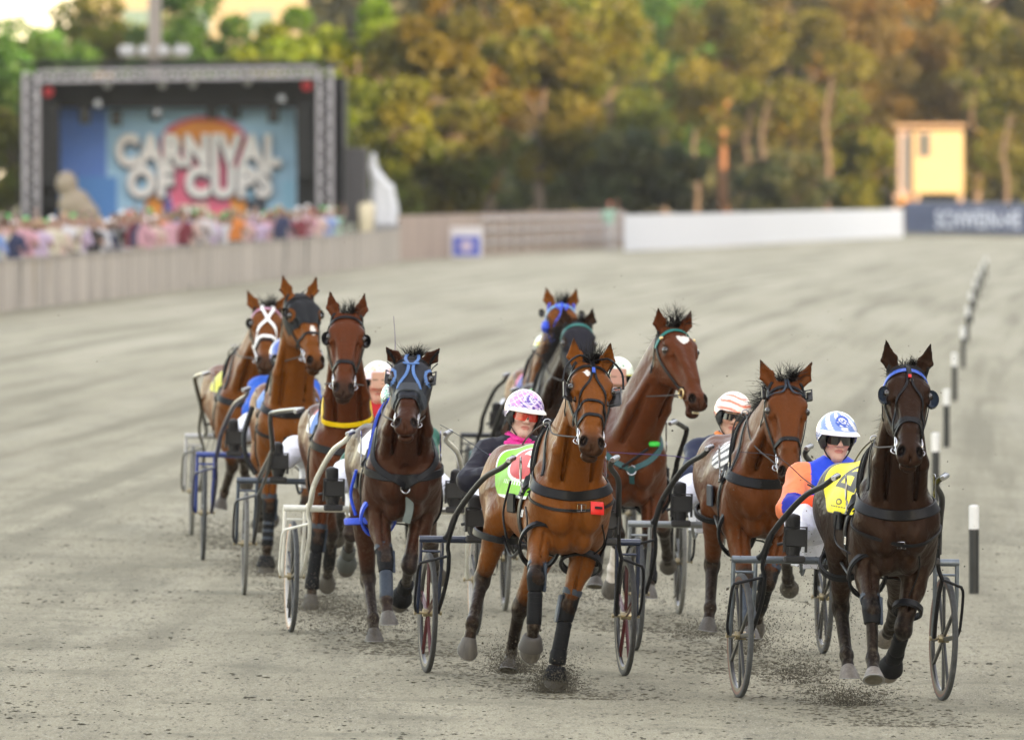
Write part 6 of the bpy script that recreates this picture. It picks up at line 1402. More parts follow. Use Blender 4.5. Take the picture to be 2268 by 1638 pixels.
for i in range(15):
    q = lerp(FC[1][:2], FC[3][:2], i / 14); MB().box(np.array([q[0], q[1], gz(*q) + .62]) - b, (.14, .10, 1.24)).build('post', mat('rail_post', (.55, .48, .42), .7), o)
for z in (.42, .80, 1.18):
    a, c = FC[1], FC[3]; MB().tube([np.array([a[0], a[1] - .1, gz(a[0], 0) + z]) - b, np.array([c[0], c[1] - .1, gz(c[0], 0) + z]) - b], .045, 6).build('rail', mat('rail_grey', (.42, .40, .42), .6), o)
wall_run('white_banner', [p[:2] for p in BN], 1.27, mat('banner_white', (.72, .74, .80), .6, var=.02), 'long plain white banner across the far side of the track', 'banner', t=.03)
nvy = wall_run('navy_board', [p[:2] for p in NV], 1.46, mat('board_navy', (.07, .095, .17), .5, var=.15, scale=2), 'navy advertising board with pale lettering under the yellow box', 'advertising board', t=.05, z0=.12, capm=mat('board_rail', (.33, .36, .42), .5))
def text(name, s, size, loc, rz, m, parent=None, ext=.02, bev=0.0, align='CENTER', sx=1.0, ext_off=0.0):
    c = bpy.data.curves.new(name, 'FONT'); c.body = s; c.size = size; c.extrude = ext; c.offset = ext_off; c.space_character = 1.1; c.align_x = align; c.align_y = 'CENTER'; c.resolution_u = 3; o_ = bpy.data.objects.new(name, c); COL.objects.link(o_)
    dg = bpy.context.evaluated_depsgraph_get(); me = bpy.data.meshes.new_from_object(o_.evaluated_get(dg)); bpy.data.objects.remove(o_); q = bpy.data.objects.new(name, me); COL.objects.link(q); me.materials.append(m)
    M = Matrix.Rotation(rz, 4, 'Z') @ Matrix.Rotation(math.pi / 2, 4, 'X') @ Matrix.Scale(sx, 4, (1, 0, 0)); me.transform(M); q.location = loc; q.parent = parent; return q
# lettering on the navy board
nb_ = np.array(nvy.location)
t_ = text('lettering', 'SCHWEIN-HE', .86, (0, 0, 0), 0, mat('letter_pale', (.62, .68, .80), .5), nvy, ext=.01, ext_off=.02); co = np.array([v.co for v in t_.data.vertices]); t_.data.transform(Matrix.Diagonal((3.95 / (co[:, 0].max() - co[:, 0].min()), 1, .84 / (co[:, 2].max() - co[:, 2].min()), 1)))
t_.location = ((2166 - 1134) / 22000 * 462 - nb_[0], 461.9 - nb_[1], 3 - (488 - 360) * 462 / 22000 - nb_[2])
# blue and white board and the two objects by the statue
p = ground(1033, 572); o = empty('advertising_board', p); tag(o, 'small white board with a blue panel standing before the brown fence', 'advertising board'); MB().box([0, 0, .5], (1.0, .08, .95)).build('panel', mat('sign_white', (.75, .72, .75), .5), o); MB().box([0, -.045, .38], (.84, .01, .60)).build('print', mat('sign_blue', (.09, .13, .55), .5), o); MB().ball([0, -.052, .38], (.2, .004, .2), n=10).build('emblem', mat('sign_pink', (.6, .5, .65), .5), o)
# statue
p = ground(850, 575); Ys = p[1] + 4; X0 = (850 - 1134) / 22000 * Ys; s_ = 22000 / Ys; o = empty('white_statue', (X0, Ys, gz(X0, Ys))); tag(o, 'tall white draped statue at the end of the crowd fence', 'statue')
fd = Field((-.9, -.5, .6), (.9, .5, 3.8), .03); sx_ = lambda px, py: np.array([(px - 850) / s_, 0, 3 - (py - 360) / s_ - gz(X0, Ys)])
for A_, B_, ra, rb in (((826, 345), (826, 372), .10, .12), ((827, 372), (838, 400), .14, .22), ((838, 400), (858, 420), .2, .22), ((862, 420), (870, 470), .17, .2), ((836, 400), (838, 500), .2, .3), ((860, 440), (862, 505), .2, .28)): fd.ec(sx_(*A_), sx_(*B_), (ra, rb), k=.08)
V, Q = fd.mesh(1); V = folds(V, fd.grad(V), .03, 3, 6); mesh_obj('figure', V, Q, mat('statue_white', (.80, .81, .84), .6, var=.05), o); MB().box([.0, 0, .55], (1.0, .8, 1.05), bev=.03).build('plinth', mat('plinth_grey', (.35, .35, .36), .7), o)
Y2 = Ys - 2; X2 = (812 - 1134) / 22000 * Y2; o = empty('cream_drum', (X2, Y2, gz(X2, Y2))); tag(o, 'cream coloured drum shade on a post beside the statue', 'lamp shade'); s2 = 22000 / Y2; zz = lambda py: 3 - (py - 360) / s2 - gz(X2, 0)
MB().tube([[0, 0, zz(518)], [0, 0, zz(512)], [0, 0, zz(460)], [0, 0, zz(449)]], [.16, .21, .26, .2], 24).build('shade', mat('shade_cream', (.80, .70, .50), .6), o); MB().tube([[0, 0, 0], [0, 0, zz(516)]], .05, 8).build('post', mat('shade_post', (.5, .45, .38), .6), o)
# ------------------------------------------------------------------ stage
YS = 300.; S = 22000 / YS
def sp(px, py, y=0.0): k = (YS + y) / 22000; return np.array([(px - 1134) * k, y, 3 - (py - 360) * k])
X_ = (395 - 1134) / 22000 * YS; st = empty('concert_stage', (X_, YS, gz(X_, YS))); tag(st, 'open air concert stage with silver truss frame and printed blue backdrop', 'stage'); O_ = np.array([X_, 0, gz(X_, YS)])
q = lambda px, py, y=0.0: sp(px, py, y) - O_
alu = mat('truss_aluminium', (.40, .38, .40), .6, metal=.1, var=.15, scale=3); blk = mat('stage_black', (.014, .014, .016), .7, var=.4, scale=1); 
def truss(a, b, w_, name):
    mb = MB(); d = unit(b - a); u = unit(np.cross(d, [0, 1, 0])); v = np.array([0, 1., 0]); L_ = np.linalg.norm(b - a); n = max(2, int(L_ / w_ * 1.6))
    for su in (-1, 1):
        for sv in (-1, 1): mb.tube([a + (u * su + v * sv) * w_ / 2, b + (u * su + v * sv) * w_ / 2], .06, 6)
    for i in range(n):
        t0, t1 = a + d * L_ * i / n, a + d * L_ * (i + 1) / n; s0 = 1 if i % 2 else -1
        for sv in (-1, 1): mb.tube([t0 + u * s0 * w_ / 2 + v * sv * w_ / 2, t1 - u * s0 * w_ / 2 + v * sv * w_ / 2], .04, 5); mb.tube([t0 + v * s0 * w_ / 2 + u * sv * w_ / 2, t1 - v * s0 * w_ / 2 + u * sv * w_ / 2], .02, 5)
    return mb.build(name, alu, st)
truss(q(70, 580), q(70, 158), .40, 'tower'); truss(q(720, 570), q(720, 150), .40, 'tower'); truss(q(90, 170), q(700, 160), .30, 'front_truss')
tr = mat('print_trim', (.3, .3, .32), .6)
mb = MB(); a, b = q(48, 150, 0), q(742, 138, 0); mb.box((a + b) / 2 + [0, 2.6, .05], (abs(b[0] - a[0]) + .2, 5.6, .12), bev=.02); mb.build('roof', blk, st)
mb = MB(); mb.box(q(762, 330, 3.2), (.10, 6.2, 4.3)); mb.build('side_wall', blk, st); MB().box(q(56, 330, 3.2), (.1, 6.2, 4.3)).build('side_wall', blk, st)
mb = MB(); a, b = q(60, 250, 6.4), q(760, 250, 6.4); mb.box((a + b) / 2 + [0, 0, -1.2], (b[0] - a[0], .1, 4.6)); mb.build('rear_wall', blk, st)
mb = MB(); a, b = q(60, 505), q(740, 505); mb.box((a + b) / 2 + [0, 3, -.45], (b[0] - a[0], 5.9, .9), bev=.02); mb.build('deck', mat('stage_deck', (.05, .05, .055), .7), st)
# printed backdrop: flat print painted by vertex colours
nu, nv = 150, 90; yb = 3.3; a, b = q(128, 505, yb), q(695, 228, yb); G = np.zeros((nu, nv, 3)); cc = []
for i in range(nu):
    for j in range(nv):
        px = 128 + 567 * i / (nu - 1); py = 505 - 277 * j / (nv - 1); G[i, j] = q(px, py, yb)
        c = rgb(165, 208, 238)
        if px < 235: c = rgb(92, 135, 215)
        if int(px / 26) % 3 == 0 and py > 400 and px > 235: c = rgb(150, 205, 235)
        if py > 390 and px < 260: c = rgb(85, 145, 215)
        r = math.hypot((px - 452) / 1.0, (py - 318) * 1.62); 
        if r < 98 and py < 335: c = rgb(215, 90, 125)
        if r < 84 and py < 335: c = rgb(240, 150, 70)
        if 355 < px < 545 and 330 < py < 475 and abs(px - 450) < 100 - (py - 330) * .25: c = rgb(235, 110, 140)
        if 420 < py < 500 and abs(abs(px - 445) - 88 + (py - 420) * .25) < 13: c = rgb(70, 70, 160)
        if 425 < py < 505 and abs(abs(px - 435) - 92) < 18: c = rgb(240, 150, 60)
        if 455 < py < 500 and abs(px - 430) < 32: c = rgb(235, 225, 205)
        if 440 < py < 505 and 545 < px < 590: c = rgb(60, 65, 80)
        cc.append(c + [1])
mb = MB(); mb.grid(G); bd = mesh_obj('backdrop', np.concatenate(mb.V), mb.F, vmat('backdrop_print', .6, var=.04, scale=.5), st, False, {'Col': np.array(cc)})
lm = mat('letters_cream', (.86, .82, .80), .5, var=.02); ld = mat('letters_shadow_edge', (.12, .12, .16), .6)
for s_t, px, py, w_px, hh in (('CARNIVAL', 438, 336, 366, 1.02), ('OF CUPS', 442, 406, 322, .98)):
    for m_, yy, off, dz in ((ld, yb - .10, .11, -.10), (lm, yb - .24, .065, 0)):
        t_ = text('lettering', s_t, 1.0, (0, 0, 0), 0, m_, st, ext=.06, ext_off=off * .8); me = t_.data; co = np.array([v.co for v in me.vertices]); wd = co[:, 0].max() - co[:, 0].min(); ht = co[:, 2].max() - co[:, 2].min(); kx = w_px * (YS + yb) / 22000 / wd; kz = hh / ht; me.transform(Matrix.Diagonal((kx, 1, kz, 1))); t_.location = Vector(q(px, py, yy) + [0, 0, dz])
MB().box(q(410, 213, 2.0), (8.6, .05, .72)).build('valance', blk, st); MB().box(q(108, 330, 1.6), (.62, .05, 3.6)).build('drape', blk, st); MB().box(q(680, 330, 1.6), (.62, .05, 3.6)).build('drape', blk, st)
pa = mat('speaker_black', (.012, .012, .013), .6)
for k_, (x0, y0, y1) in enumerate(((110, 228, 412), (676, 232, 392))):
    mb = MB(); n = 8
    for i in range(n): mb.box(q(x0 + i * .4, y0 + (y1 - y0) * (i + .5) / n, .9), (.58, .5, (y1 - y0) / n * YS / 22000 - .015), bev=.02)
    tag(mb.build('hanging_speaker', pa), ['black column of hanging loudspeakers near the outer tower of the stage', 'black column of hanging loudspeakers near the inner tower of the stage'][k_], 'loudspeaker', 'hanging loudspeakers').location = Vector(O_ + [0, YS, 0])
spot = mat('spot_body', (.02, .02, .02), .5); lit = mat('spot_glass', (.4, .42, .45), .25); redl = mat('beacon_red', (.7, .03, .05), .4)
for i, (px, py, r, m_) in enumerate(((238, 188, .13, lit), (360, 188, .13, lit), (427, 186, .13, lit), (548, 182, .13, lit), (624, 219, .11, lit), (217, 230, .11, lit), (349, 249, .10, lit), (107, 203, .17, redl), (680, 189, .17, redl))):
    c = q(px, py, .5); mb = MB(); mb.tube([c + [0, .28, 0], c], [.10, .15], 12); mb.tube([c + [0, .12, 0], c + [0, .12, .28]], .02, 5); ob = mb.build('stage_light', spot); ob.location = Vector(O_ + [0, YS, 0]); tag(ob, ['round stage light hung beneath the front truss, %s' % n_ for n_ in ('first from the outer tower', 'second from the outer tower', 'third from the outer tower', 'fourth from the outer tower', 'low near the inner tower', 'low above the blue backdrop edge', 'low above the letter A', 'red lamp over the outer loudspeakers', 'red lamp over the inner loudspeakers')][i], 'stage light', 'stage lights'); MB().ball(c + [0, -.005, 0], (r, .02, r), n=8).build('lens', m_, ob)
for i, (px, py, h_) in enumerate(((188, 255, .9), (258, 262, .8), (606, 255, .8), (345, 256, .5), (470, 250, .6), (520, 252, .6))):
    c = q(px, py, 1.4 + i * .3); mb = MB(); mb.box(c, (.34, .34, h_ * .62), bev=.05); mb.tube([c, c + [0, 0, h_]], .03, 5); ob = mb.build('moving_light', spot); ob.location = Vector(O_ + [0, YS, 0]); tag(ob, 'dark moving head light hanging under the stage roof, %s in the row' % ('first', 'second', 'last', 'third', 'fourth', 'fifth')[i], 'stage light', 'moving head lights')
mb = MB(); mb.box(q(788, 410, 4), (.72, 4, 2.3), bev=.03); tag(mb.build('equipment_block', mat('scrim_grey', (.10, .095, .10), .7)), 'dark grey screened block beside the stage', 'stage tower').location = Vector(O_ + [0, YS, 0])
fd = Field((-1.2, -.5, -.6), (1.4, .5, 1.6), .04); fd.ell((0, 0, .75), (.32, .3, .38), k=.1); fd.ell((.25, 0, .1), (.5, .35, .5), k=.1); fd.ell((.6, 0, -.2), (.4, .35, .4), k=.1); V, Q = fd.mesh(1)
ob = mesh_obj('inflatable_figure', V, Q, mat('inflatable_beige', (.32, .26, .19), .6)); ob.location = Vector(q(148, 462, -1.0) + O_ + [0, YS, 0]); tag(ob, 'rounded beige inflatable figure at the corner of the stage', 'inflatable')
# ------------------------------------------------------------------ floodlight mast behind the stage
YM = 330.; Xm = (343 - 1134) / 22000 * YM; o = empty('floodlight_mast', (Xm, YM, 0)); tag(o, 'tall pale floodlight mast with a ring of lamps rising behind the stage', 'light mast'); MB().tube([[0, 0, 0], [0, 0, 30]], [.24, .17], 16).build('mast', mat('mast_pale', (.30, .26, .24), .5, var=.06), o)
zr = 3 - (112 - 360) * YM / 22000
for k in range(10):
    a = 2 * math.pi * k / 10; c = np.array([math.cos(a) * 1.02, math.sin(a) * 1.02, zr]); m_ = MB(); m_.tube([c - [0, .16, 0], c + [0, .16, 0]], [.19, .12], 12); ob = m_.build('floodlight', mat('flood_body', (.45, .40, .40), .4), o); MB().ball(c - [0, .165, 0], (.15, .02, .15), n=8).build('lamp_glass', mat('flood_glass', (.5, .52, .56), .2), ob)
m_ = MB(); th = np.linspace(0, 2 * math.pi, 24, endpoint=False); m_.tube([[math.cos(t) * 1.0, math.sin(t) * 1.0, zr - .2] for t in th], .06, 6, True); m_.tube([[-1, 0, zr - .2], [1, 0, zr - .2]], .06, 6); m_.build('ring_frame', mat('flood_frame', (.25, .22, .16), .5), o)
# ------------------------------------------------------------------ yellow camera box on stilts
YB = 500.; sB = YB / 22000; Xb = (2062 - 1134) * sB; o = empty('camera_box', (Xb, YB, -.5)); tag(o, 'pale yellow camera box on stilts above the navy board', 'hut'); bx = lambda px, py, y=0: np.array([(px - 1134) * sB - Xb, y, 3.5 - (py - 360) * sB])
yl = mat('box_yellow', (.33, .265, .15), .6, var=.05, scale=1); pk = mat('box_frame_pale', (.27, .20, .16), .6)
def rect(px0, py0, px1, py1, y, t, m, name, par=o): a, b = bx(px0, py0, y), bx(px1, py1, y); MB().box((a + b) / 2, (abs(b[0] - a[0]), t, abs(b[2] - a[2]))).build(name, m, par)
rect(2022, 290, 2134, 428, 1.2, 2.4, yl, 'wall'); rect(1990, 290, 2019, 436, 1.3, 2.2, mat('box_side', (.26, .20, .19), .6), 'side_wall'); rect(2000, 300, 2010, 420, .17, .03, mat('slot_dark', (.09, .11, .12), .4), 'doorway')
rect(1982, 274, 2140, 283, 1.2, 2.6, mat('box_roof', (.22, .15, .10), .7), 'roof'); rect(2036, 296, 2060, 346, -.03, .04, mat('box_window', (.06, .07, .07), .4), 'window'); rect(2032, 292, 2064, 350, -.012, .012, pk, 'window_frame')
for px in (1984, 2012, 2032, 2128): rect(px - 5, 430, px + 5, 560, .2, .14, pk, 'stilt')
rect(1990, 438, 2020, 452, .3, 1.0, mat('box_orange', (.28, .14, .035), .6), 'lower_panel')
# ------------------------------------------------------------------ crowd
rs = np.random.RandomState(12)
def person_mesh(seed):
    r = np.random.RandomState(seed); fd = Field((-.42, -.35, -.02), (.42, .5, 1.86), .035); g = .07; hh = 1.0
    fd.ell((0, 0, 1.62), (.085, .10, .12), k=.02); fd.ec((0, 0, 1.42), (0, 0, 1.55), (.06, .055), k=.03); fd.ec((0, 0, 1.36), (0, 0, 1.0), (.18, .15), (.11, .11), lat=(1, 0, 0), k=.05)
    up = seed % 4
    for sg in (1, -1):
        s0 = np.array([sg * .19, 0, 1.38]); e0 = s0 + [sg * .08, .04, -.27]; h0 = e0 + [-sg * .05, -.20, .06]
        if up == 1 and sg == 1: e0 = s0 + [.1, -.08, .2]; h0 = e0 + [-.03, -.05, .25]
        if up == 2: e0 = s0 + [sg * .05, -.14, -.22]; h0 = e0 + [-sg * .1, -.2, .14]
        fd.ec(s0, e0, (.055, .045), k=.03); fd.ec(e0, h0, (.042, .032), k=.02); fd.ell(h0 + [0, -.05, .01], (.035, .05, .025), k=.02)
        fd.ec((sg * .09, 0, .95), (sg * .11, 0, .5), (.09, .06), k=.04); fd.ec((sg * .11, 0, .5), (sg * .11, .02, .08), (.06, .045), k=.03); fd.ec((sg * .11, .04, .04), (sg * .12, -.12, .03), (.04, .035), k=.02)
    V, Q = fd.mesh(1); z = V[:, 2]; mi = np.zeros(len(Q), int); cz = V[Q].mean(1); mi[(cz[:, 2] < .98)] = 1; sk = (cz[:, 2] > 1.47); mi[sk] = 2; mi[sk & ((cz[:, 2] > 1.66) | (cz[:, 1] > .02))] = 3
    hand = (np.abs(cz[:, 0]) > .13) & (cz[:, 1] < -.12) & (cz[:, 2] > .9); mi[hand] = 2
    return V, Q, mi
PM = [person_mesh(i) for i in range(4)]
tops = dict(pink=(.70, .38, .45), white=(.75, .74, .78), lilac=(.62, .48, .66), blush=(.72, .52, .46), navy=(.04, .05, .12), black=(.02, .02, .022), orange=(.80, .26, .06), blue=(.25, .38, .72), cream=(.72, .66, .52), maroon=(.25, .04, .06), grey=(.35, .36, .38), salmon=(.8, .35, .28), mint=(.40, .62, .50))
TM = {k: mat('cloth_' + k, [x * .8 for x in v], .8, var=.1) for k, v in tops.items()}; PT = [mat('trouser_' + n, c, .8) for n, c in (('dark', (.03, .03, .04)), ('tan', (.35, .28, .2)), ('pale', (.5, .48, .48)))]; SK = [mat('skin_' + n, [x * .6 for x in c], .6) for n, c in (('light', (.66, .40, .32)), ('tan', (.50, .28, .19)), ('deep', (.22, .11, .07)))]; HR = [mat('hair_' + n, c, .6) for n, c in (('dark', (.03, .02, .015)), ('brown', (.12, .06, .03)), ('blond', (.45, .32, .16)))] 
HAT = {'green': mat('cap_green', (.05, .50, .12), .6), 'red': mat('cap_red', (.65, .08, .06), .6), 'white': mat('cap_white', (.8, .8, .82), .6)}
MM = []
for V, Q, mi in PM:
    me = mesh_obj('person', V, Q, None, None, True, None, [PT[0]] * 4, mi); MM.append(me.data); bpy.data.objects.remove(me)
names = list(tops); seen = {}
def spectator(x, y, h, top, hat, var, label, where=''):
    o = bpy.data.objects.new('person', MM[var]); COL.objects.link(o); o.location = (x, y, gz(x, y)); o.scale = (h, h, h); o.rotation_euler = (0, 0, rs.normal(0, .35)); ms = [TM[top], PT[rs.randint(3)], SK[rs.choice(3, p=[.6, .3, .1])], HAT[hat] if hat else HR[rs.randint(3)]]
    for k, m_ in enumerate(ms): o.material_slots[k].link = 'OBJECT'; o.material_slots[k].material = m_
    tag(o, label, 'person', 'spectators behind the outer fence'); return o
NW = ['by the picture edge', 'by the outer stage tower', 'before the backdrop', 'below the lettering', 'by the inner tower', 'near the cream drum']
for i in range(78):
    t = (i + rs.rand() * .8) / 78 * .93; px = -70 + t * 880; row = rs.randint(4); fp = np.array([np.interp(px, [-160, 0, 200, 454, 665, 790, 884], [p[0] for p in FB]), np.interp(px, [-160, 0, 200, 454, 665, 790, 884], [p[1] for p in FB])])
    y = fp[1] + .9 + row * 1.3 + rs.rand() * .5; x = (px - 1134) / 22000 * y; top = names[rs.choice(len(names), p=np.array([2.2, 3.2, 2, 2, 1.6, 2.2, .8, 1.3, 1.3, .8, 1.3, .7, 1]) / 20.4)]; hat = rs.choice(['', 'green', 'red', 'white'], p=[.56, .22, .07, .15]); z_ = NW[min(5, int(max(0, px + 10) / 140))]
    rw = ['at the fence', 'second row', 'third row', 'rear row'][row]
    for _ in range(30):
        lb = 'spectator in a %s top%s, %s %s' % (top, (' and %s cap' % hat) if hat else '', rw, z_)
        if lb not in seen: break
        top = names[rs.randint(len(names))]; hat = rs.choice(['', '', 'green', 'white', 'red'])
    seen[lb] = 1; spectator(x, y, .93 + rs.rand() * .12, top, hat, rs.randint(4), lb)
for (px, y_, top, hat, lb) in ((1350, FC[2][1] + .4, 'mint', 'red', 'spectator in a pale turquoise shirt standing alone before the brown fence'), (300, None, 'orange', 'green', 'spectator in a bright orange dress with arm raised, before the stage')):
    y = y_ if y_ else 226; x = (px - 1134) / 22000 * y; spectator(x, y, 1.0, top, hat, 1, lb)
# ------------------------------------------------------------------ distant building and trees
o = empty('apartment_building', (-24, 640, 0)); tag(o, 'cream building glimpsed above the trees behind the stage', 'building'); MB().box([6, 0, 10], (20, 12, 24), bev=.05).build('wall', mat('building_cream', (.26, .23, .15), .7, var=.05, scale=.3), o)
for k in range(4):
    for j in range(3): MB().box([0 + k * 4, -6.02, 12 + j * 3], (1.6, .06, 1.5)).build('window', mat('window_teal', (.10, .17, .16), .2), o)
LEAF = {}
def leafmat(n, c, var=.45):
    if n in LEAF: return LEAF[n]
    m, N, L, P = _m('leaf_' + n); P.inputs['Roughness'].default_value = .6; at = N.new('ShaderNodeAttribute'); at.attribute_name = 'Col'; mx = N.new('ShaderNodeMix'); mx.data_type = 'RGBA'; mx.blend_type = 'MULTIPLY'; mx.inputs[0].default_value = 1; mx.inputs[6].default_value = list(c) + [1]; L.new(at.outputs['Color'], mx.inputs[7]); L.new(mx.outputs[2], P.inputs['Base Color'])
    tr_ = N.new('ShaderNodeBsdfTranslucent'); L.new(mx.outputs[2], tr_.inputs[0]); ms = N.new('ShaderNodeMixShader'); ms.inputs[0].default_value = .5; out = [n_ for n_ in N if n_.type == 'OUTPUT_MATERIAL'][0]; L.new(P.outputs[0], ms.inputs[1]); L.new(tr_.outputs[0], ms.inputs[2]); L.new(ms.outputs[0], out.inputs[0]); LEAF[n] = m; return m
bark = {'grey': mat('bark_grey', (.09, .066, .05), .9, var=.3, scale=3, bump=.4), 'orange': mat('bark_orange', (.15, .065, .028), .85, var=.25, scale=3, bump=.4)}
def tree(px, base_y, top_y, halfw, Y, colr, label, seed, trunk='grey', trunk_px=None, n=5200, low=None, leaf=.30, gaps=.0, cat='tree'):
    r = np.random.RandomState(seed); k = Y / 22000; X0 = (px - 1134) * k; zt = 3 - (top_y - 360) * k; R = halfw * k; zl = 3 - ((low if low is not None else base_y) - 360) * k; o = empty('tree', (X0, Y, gz(X0, Y))); tag(o, label, cat, 'trees beyond the track')
    mb = MB(); tx = 0 if trunk_px is None else (trunk_px - px) * k; pts = [[tx, 0, -.3], [tx + r.normal(0, .12), 0, zt * .25], [tx * .7 + r.normal(0, .2), 0, zt * .5], [r.normal(0, .3), 0, zt * .85]]; mb.tube(spline(pts, 5), np.linspace(.018 * zt + .07, .05, 16), 10)
    for b_ in range(7):
        z0 = zt * (.3 + .5 * r.rand()); a = r.rand() * 6.28; p0 = np.array([tx * .7, 0, z0]); p1 = p0 + [math.cos(a) * R * .75, math.sin(a) * R * .6, zt * .16]; mb.tube(spline([p0, lerp(p0, p1, .5) + [0, 0, .3], p1], 4), np.linspace(.09, .025, 9), 6)
    mb.build('trunk', bark[trunk], o)
    H = (zt - zl) / 2; zc = (zt + zl) / 2; nc = 34; C = []
    while len(C) < nc:
        v = r.uniform(-1, 1, 3)
        if np.linalg.norm(v) < 1 and (np.linalg.norm(v) > .35 or r.rand() < .3): C.append(v * [R, R * .8, H] * .92 + [0, 0, zc])
    C = np.array(C); cr = (.22 + .16 * r.rand(nc)) * min(R, H) * 1.15; tint = np.exp(r.normal(0, .20, nc)); hue = r.normal(0, .16, nc); idx = r.randint(nc, size=n); d = r.normal(0, 1, (n, 3)); d /= np.linalg.norm(d, axis=1)[:, None]; P_ = C[idx] + d * (cr[idx] * (.55 + .5 * r.rand(n) ** .5))[:, None] * [1, 1, .75]
    P_ = P_[P_[:, 2] > .2]; idx = idx[:len(P_)]; n = len(P_); a1 = r.normal(0, 1, (n, 3)); a1 /= np.linalg.norm(a1, axis=1)[:, None]; a2 = np.cross(a1, r.normal(0, 1, (n, 3))); a2 /= np.linalg.norm(a2, axis=1)[:, None]; s_ = (leaf * (.5 + .8 * r.rand(n)))[:, None]
    V = np.stack([P_ - a1 * s_ * .5, P_ + a2 * s_ * .34, P_ + a1 * s_ * .5, P_ - a2 * s_ * .34], 1).reshape(-1, 3); Fc = np.arange(4 * n).reshape(-1, 4); tn = tint[idx] * (1 + r.normal(0, .2, n)); cl = np.stack([tn * (1 + hue[idx]), tn, tn * (1 - hue[idx])], 1).clip(.2, 2.2); cl = np.repeat(cl, 4, 0)
    mesh_obj('crown', V, Fc, leafmat(*colr), o, False, {'Col': np.c_[cl, np.ones(len(cl))]}); return o
G1, G2, G3 = ('green', (.045, .13, .018)), ('bright_green', (.14, .21, .012)), ('dark_green', (.055, .070, .020)); O1, O2, O3 = ('olive_gold', (.112, .104, .010)), ('rust', (.125, .084, .016)), ('yellow_olive', (.125, .138, .010))
T = [(60, 480, 28, 110, 385, G1, 'green tree at the picture edge behind the stage'), (250, 420, 0, 120, 400, O3, 'yellow green tree behind the floodlight ring'), (430, 430, -30, 110, 395, G1, 'deep green tree between the mast and the bright crown'), (610, 400, 12, 100, 380, G2, 'bright lime green round tree above the stage roof'), (800, 520, -10, 95, 370, G2, 'lime green tree beside the stage wall'), (860, 540, 120, 85, 350, O3, 'yellow olive shrub tree behind the white statue'),
     (960, 540, -40, 110, 360, O1, 'golden olive tree next to the lime green one'), (1080, 500, -60, 120, 390, O2, 'rust coloured tree with pale sky gaps in its crown'), (1200, 540, -40, 110, 380, O1, 'golden olive tree in the middle of the row'), (1330, 480, -60, 130, 400, O3, 'tall yellow olive tree above the dark thicket'), (1470, 470, -60, 120, 410, G1, 'green topped tall tree over the banner end'), (1600, 520, -80, 110, 375, O1, 'tall tree with an orange sunlit trunk'), (1750, 520, -80, 120, 385, O1, 'tall olive tree with a grey trunk over the banner'), (1890, 500, -60, 110, 395, O2, 'rusty tree between the grey trunk and the yellow box'), (2000, 480, -60, 110, 405, O2, 'rust brown tree rising over the yellow box'), (2160, 520, -60, 120, 410, O1, 'golden tree beside the yellow box'), (2290, 520, -60, 110, 400, O1, 'golden tree at the far end of the row'), (1920, 520, 250, 80, 385, O3, 'low yellow bush in front of the dark trees'), (1010, 540, 180, 90, 355, O1, 'lower olive bush near the brown fence'), (1230, 500, 250, 120, 368, G3, 'dark green thicket under the golden trees'), (1420, 500, 270, 110, 370, G3, 'dark thicket above the start of the white banner'), (1740, 500, 330, 90, 372, G3, 'low dark bush between the tall trunks'), (-60, 520, 60, 90, 370, G1, 'green tree cut by the picture edge'), (30, 520, 260, 70, 345, O3, 'olive bush beside the outer stage tower')]
for i, (px, by, ty, hw, Y, c, lb) in enumerate(T):
    Y += 125 if px > 1450 else 62 if px > 1200 else 15
    tall = ty < -30 and px > 1000; tree(px, by, ty, hw * 1.2, Y, c, lb, 100 + i, 'orange' if 'orange' in lb else 'grey', {1600: 1606, 1750: 1757}.get(px), n=8500, low=(335 if tall and px in (1600, 1750, 1890) else 430 if tall else (by - 20 if ty > 100 else 380)), leaf=.34)
for i, (px, py, tpy, w_) in enumerate(((1180, 470, 180, .16), (1540, 470, 230, .14), (1690, 470, 200, .15), (1655, 470, 210, .12), (1830, 450, 150, .2), (960, 480, 200, .13), (2225, 460, 230, .16))):
    Y = 505 + i; k = Y / 22000; X0 = (px - 1134) * k; o = empty('tree', (X0, Y, gz(X0, Y))); tag(o, 'slender bare trunk standing %s' % ('under the golden middle tree', 'by the dark thicket', 'close behind the sunlit orange trunk', 'just beside the sunlit orange trunk', 'under the dark tall tree', 'by the lower olive bush', 'at the end of the navy board')[i], 'tree', 'bare trunks beyond the track'); z1 = 3 - (tpy - 360) * k; MB().tube(spline([[0, 0, -.3], [.1, 0, z1 * .4], [-.1, 0, z1 * .7], [.3, 0, z1]], 5), np.linspace(w_ * 1.1, w_ * .4, 16), 8).build('trunk', bark['grey'], o); MB().tube(spline([[0, 0, z1 * .7], [.3, 0, z1 * .8], [.5, 0, z1]], 4), np.linspace(w_ * .35, .03, 9), 6).build('limb', bark['grey'], o)
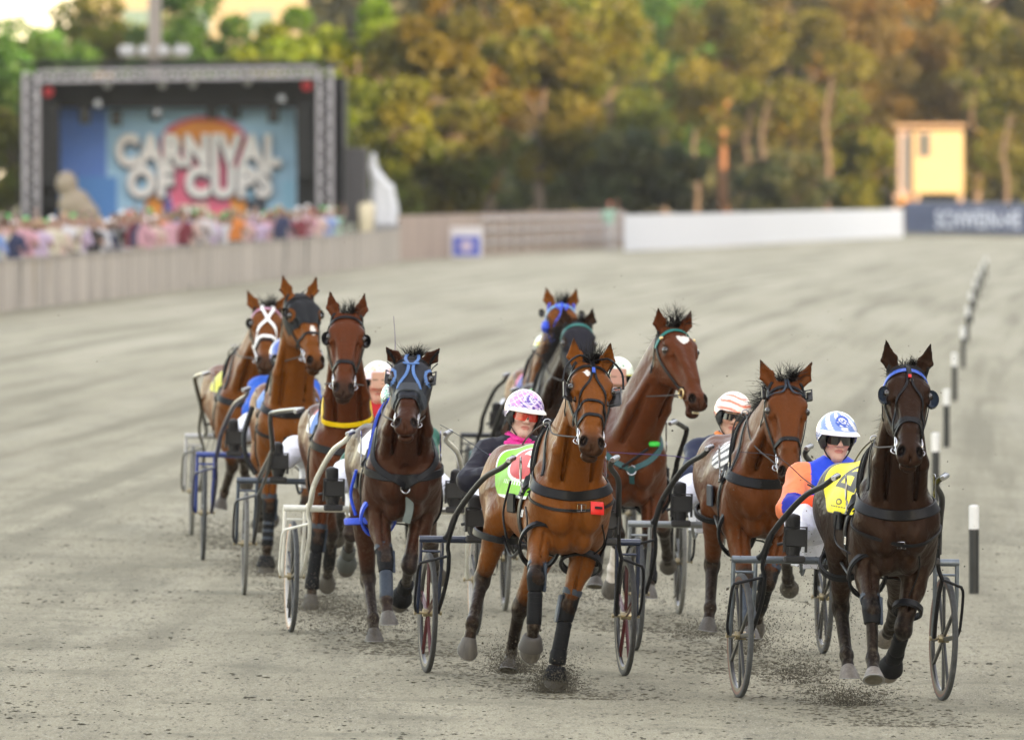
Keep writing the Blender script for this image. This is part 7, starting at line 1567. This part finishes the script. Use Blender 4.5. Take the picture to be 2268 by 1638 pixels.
# far-off wood closing the view
r = np.random.RandomState(7); n = 26000; P_ = np.stack([r.uniform(-12, 56, n), r.uniform(570, 600, n), r.uniform(0, 20, n)], 1); P_ = P_[(P_[:, 2] < 18 + 2 * np.sin(P_[:, 0])) ]; n = len(P_); a1 = r.normal(0, 1, (n, 3)); a1 /= np.linalg.norm(a1, axis=1)[:, None]; a2 = np.cross(a1, r.normal(0, 1, (n, 3))); a2 /= np.linalg.norm(a2, axis=1)[:, None]; s_ = 1.0
V = np.stack([P_ - a1 * .7, P_ + a2 * .5, P_ + a1 * .7, P_ - a2 * .5], 1).reshape(-1, 3); cl = np.repeat((1 + r.normal(0, .3, n)).clip(.3, 2), 4)
tag(mesh_obj('far_wood', V, np.arange(4 * n).reshape(-1, 4), leafmat('far', (.05, .056, .026)), None, False, {'Col': np.stack([cl, cl, cl, np.ones(len(cl))], 1)}), 'dense far wood behind the row of trees', 'wood', None, 'stuff')
# long tall block added outside the picture to keep the low sun off
o = empty('sun_blocker', (66, 180, 0)); tag(o, 'long tall unseen block added beside the track to keep the low sun off it', 'sun_blocker'); gm = mat('sun_blocker_grey', (.30, .29, .28), .8)
for y0, y1, z0, z1 in ((-40, 112, 0, 28), (160, 290, 0, 28), (290, 428, 0, 20.5), (112, 160, 0, 28)): MB().box([0, (y0 + y1) / 2 - 180, (z0 + z1) / 2], (12, y1 - y0 - .01, z1 - z0)).build('wall', gm, o)
MB().box([-2, -55, 28.4], (20, 334, .7)).build('roof', gm, o)  # top slab of the added sun blocker
# ------------------------------------------------------------------ thin evening haze
hm = bpy.data.materials.new('haze'); hm.use_nodes = True; N = hm.node_tree.nodes; N.remove(N['Principled BSDF']); pv = N.new('ShaderNodeVolumePrincipled'); pv.inputs['Color'].default_value = (.92, .92, .90, 1); pv.inputs['Density'].default_value = .000095; pv.inputs['Anisotropy'].default_value = .2
hm.node_tree.links.new(pv.outputs[0], [n for n in N if n.type == 'OUTPUT_MATERIAL'][0].inputs['Volume'])
o = MB().box([0, 650, 17], (1100, 1760, 38.5)).build('haze', hm, None, False); tag(o, 'thin pale evening haze over the far trees', 'haze', None, 'stuff')
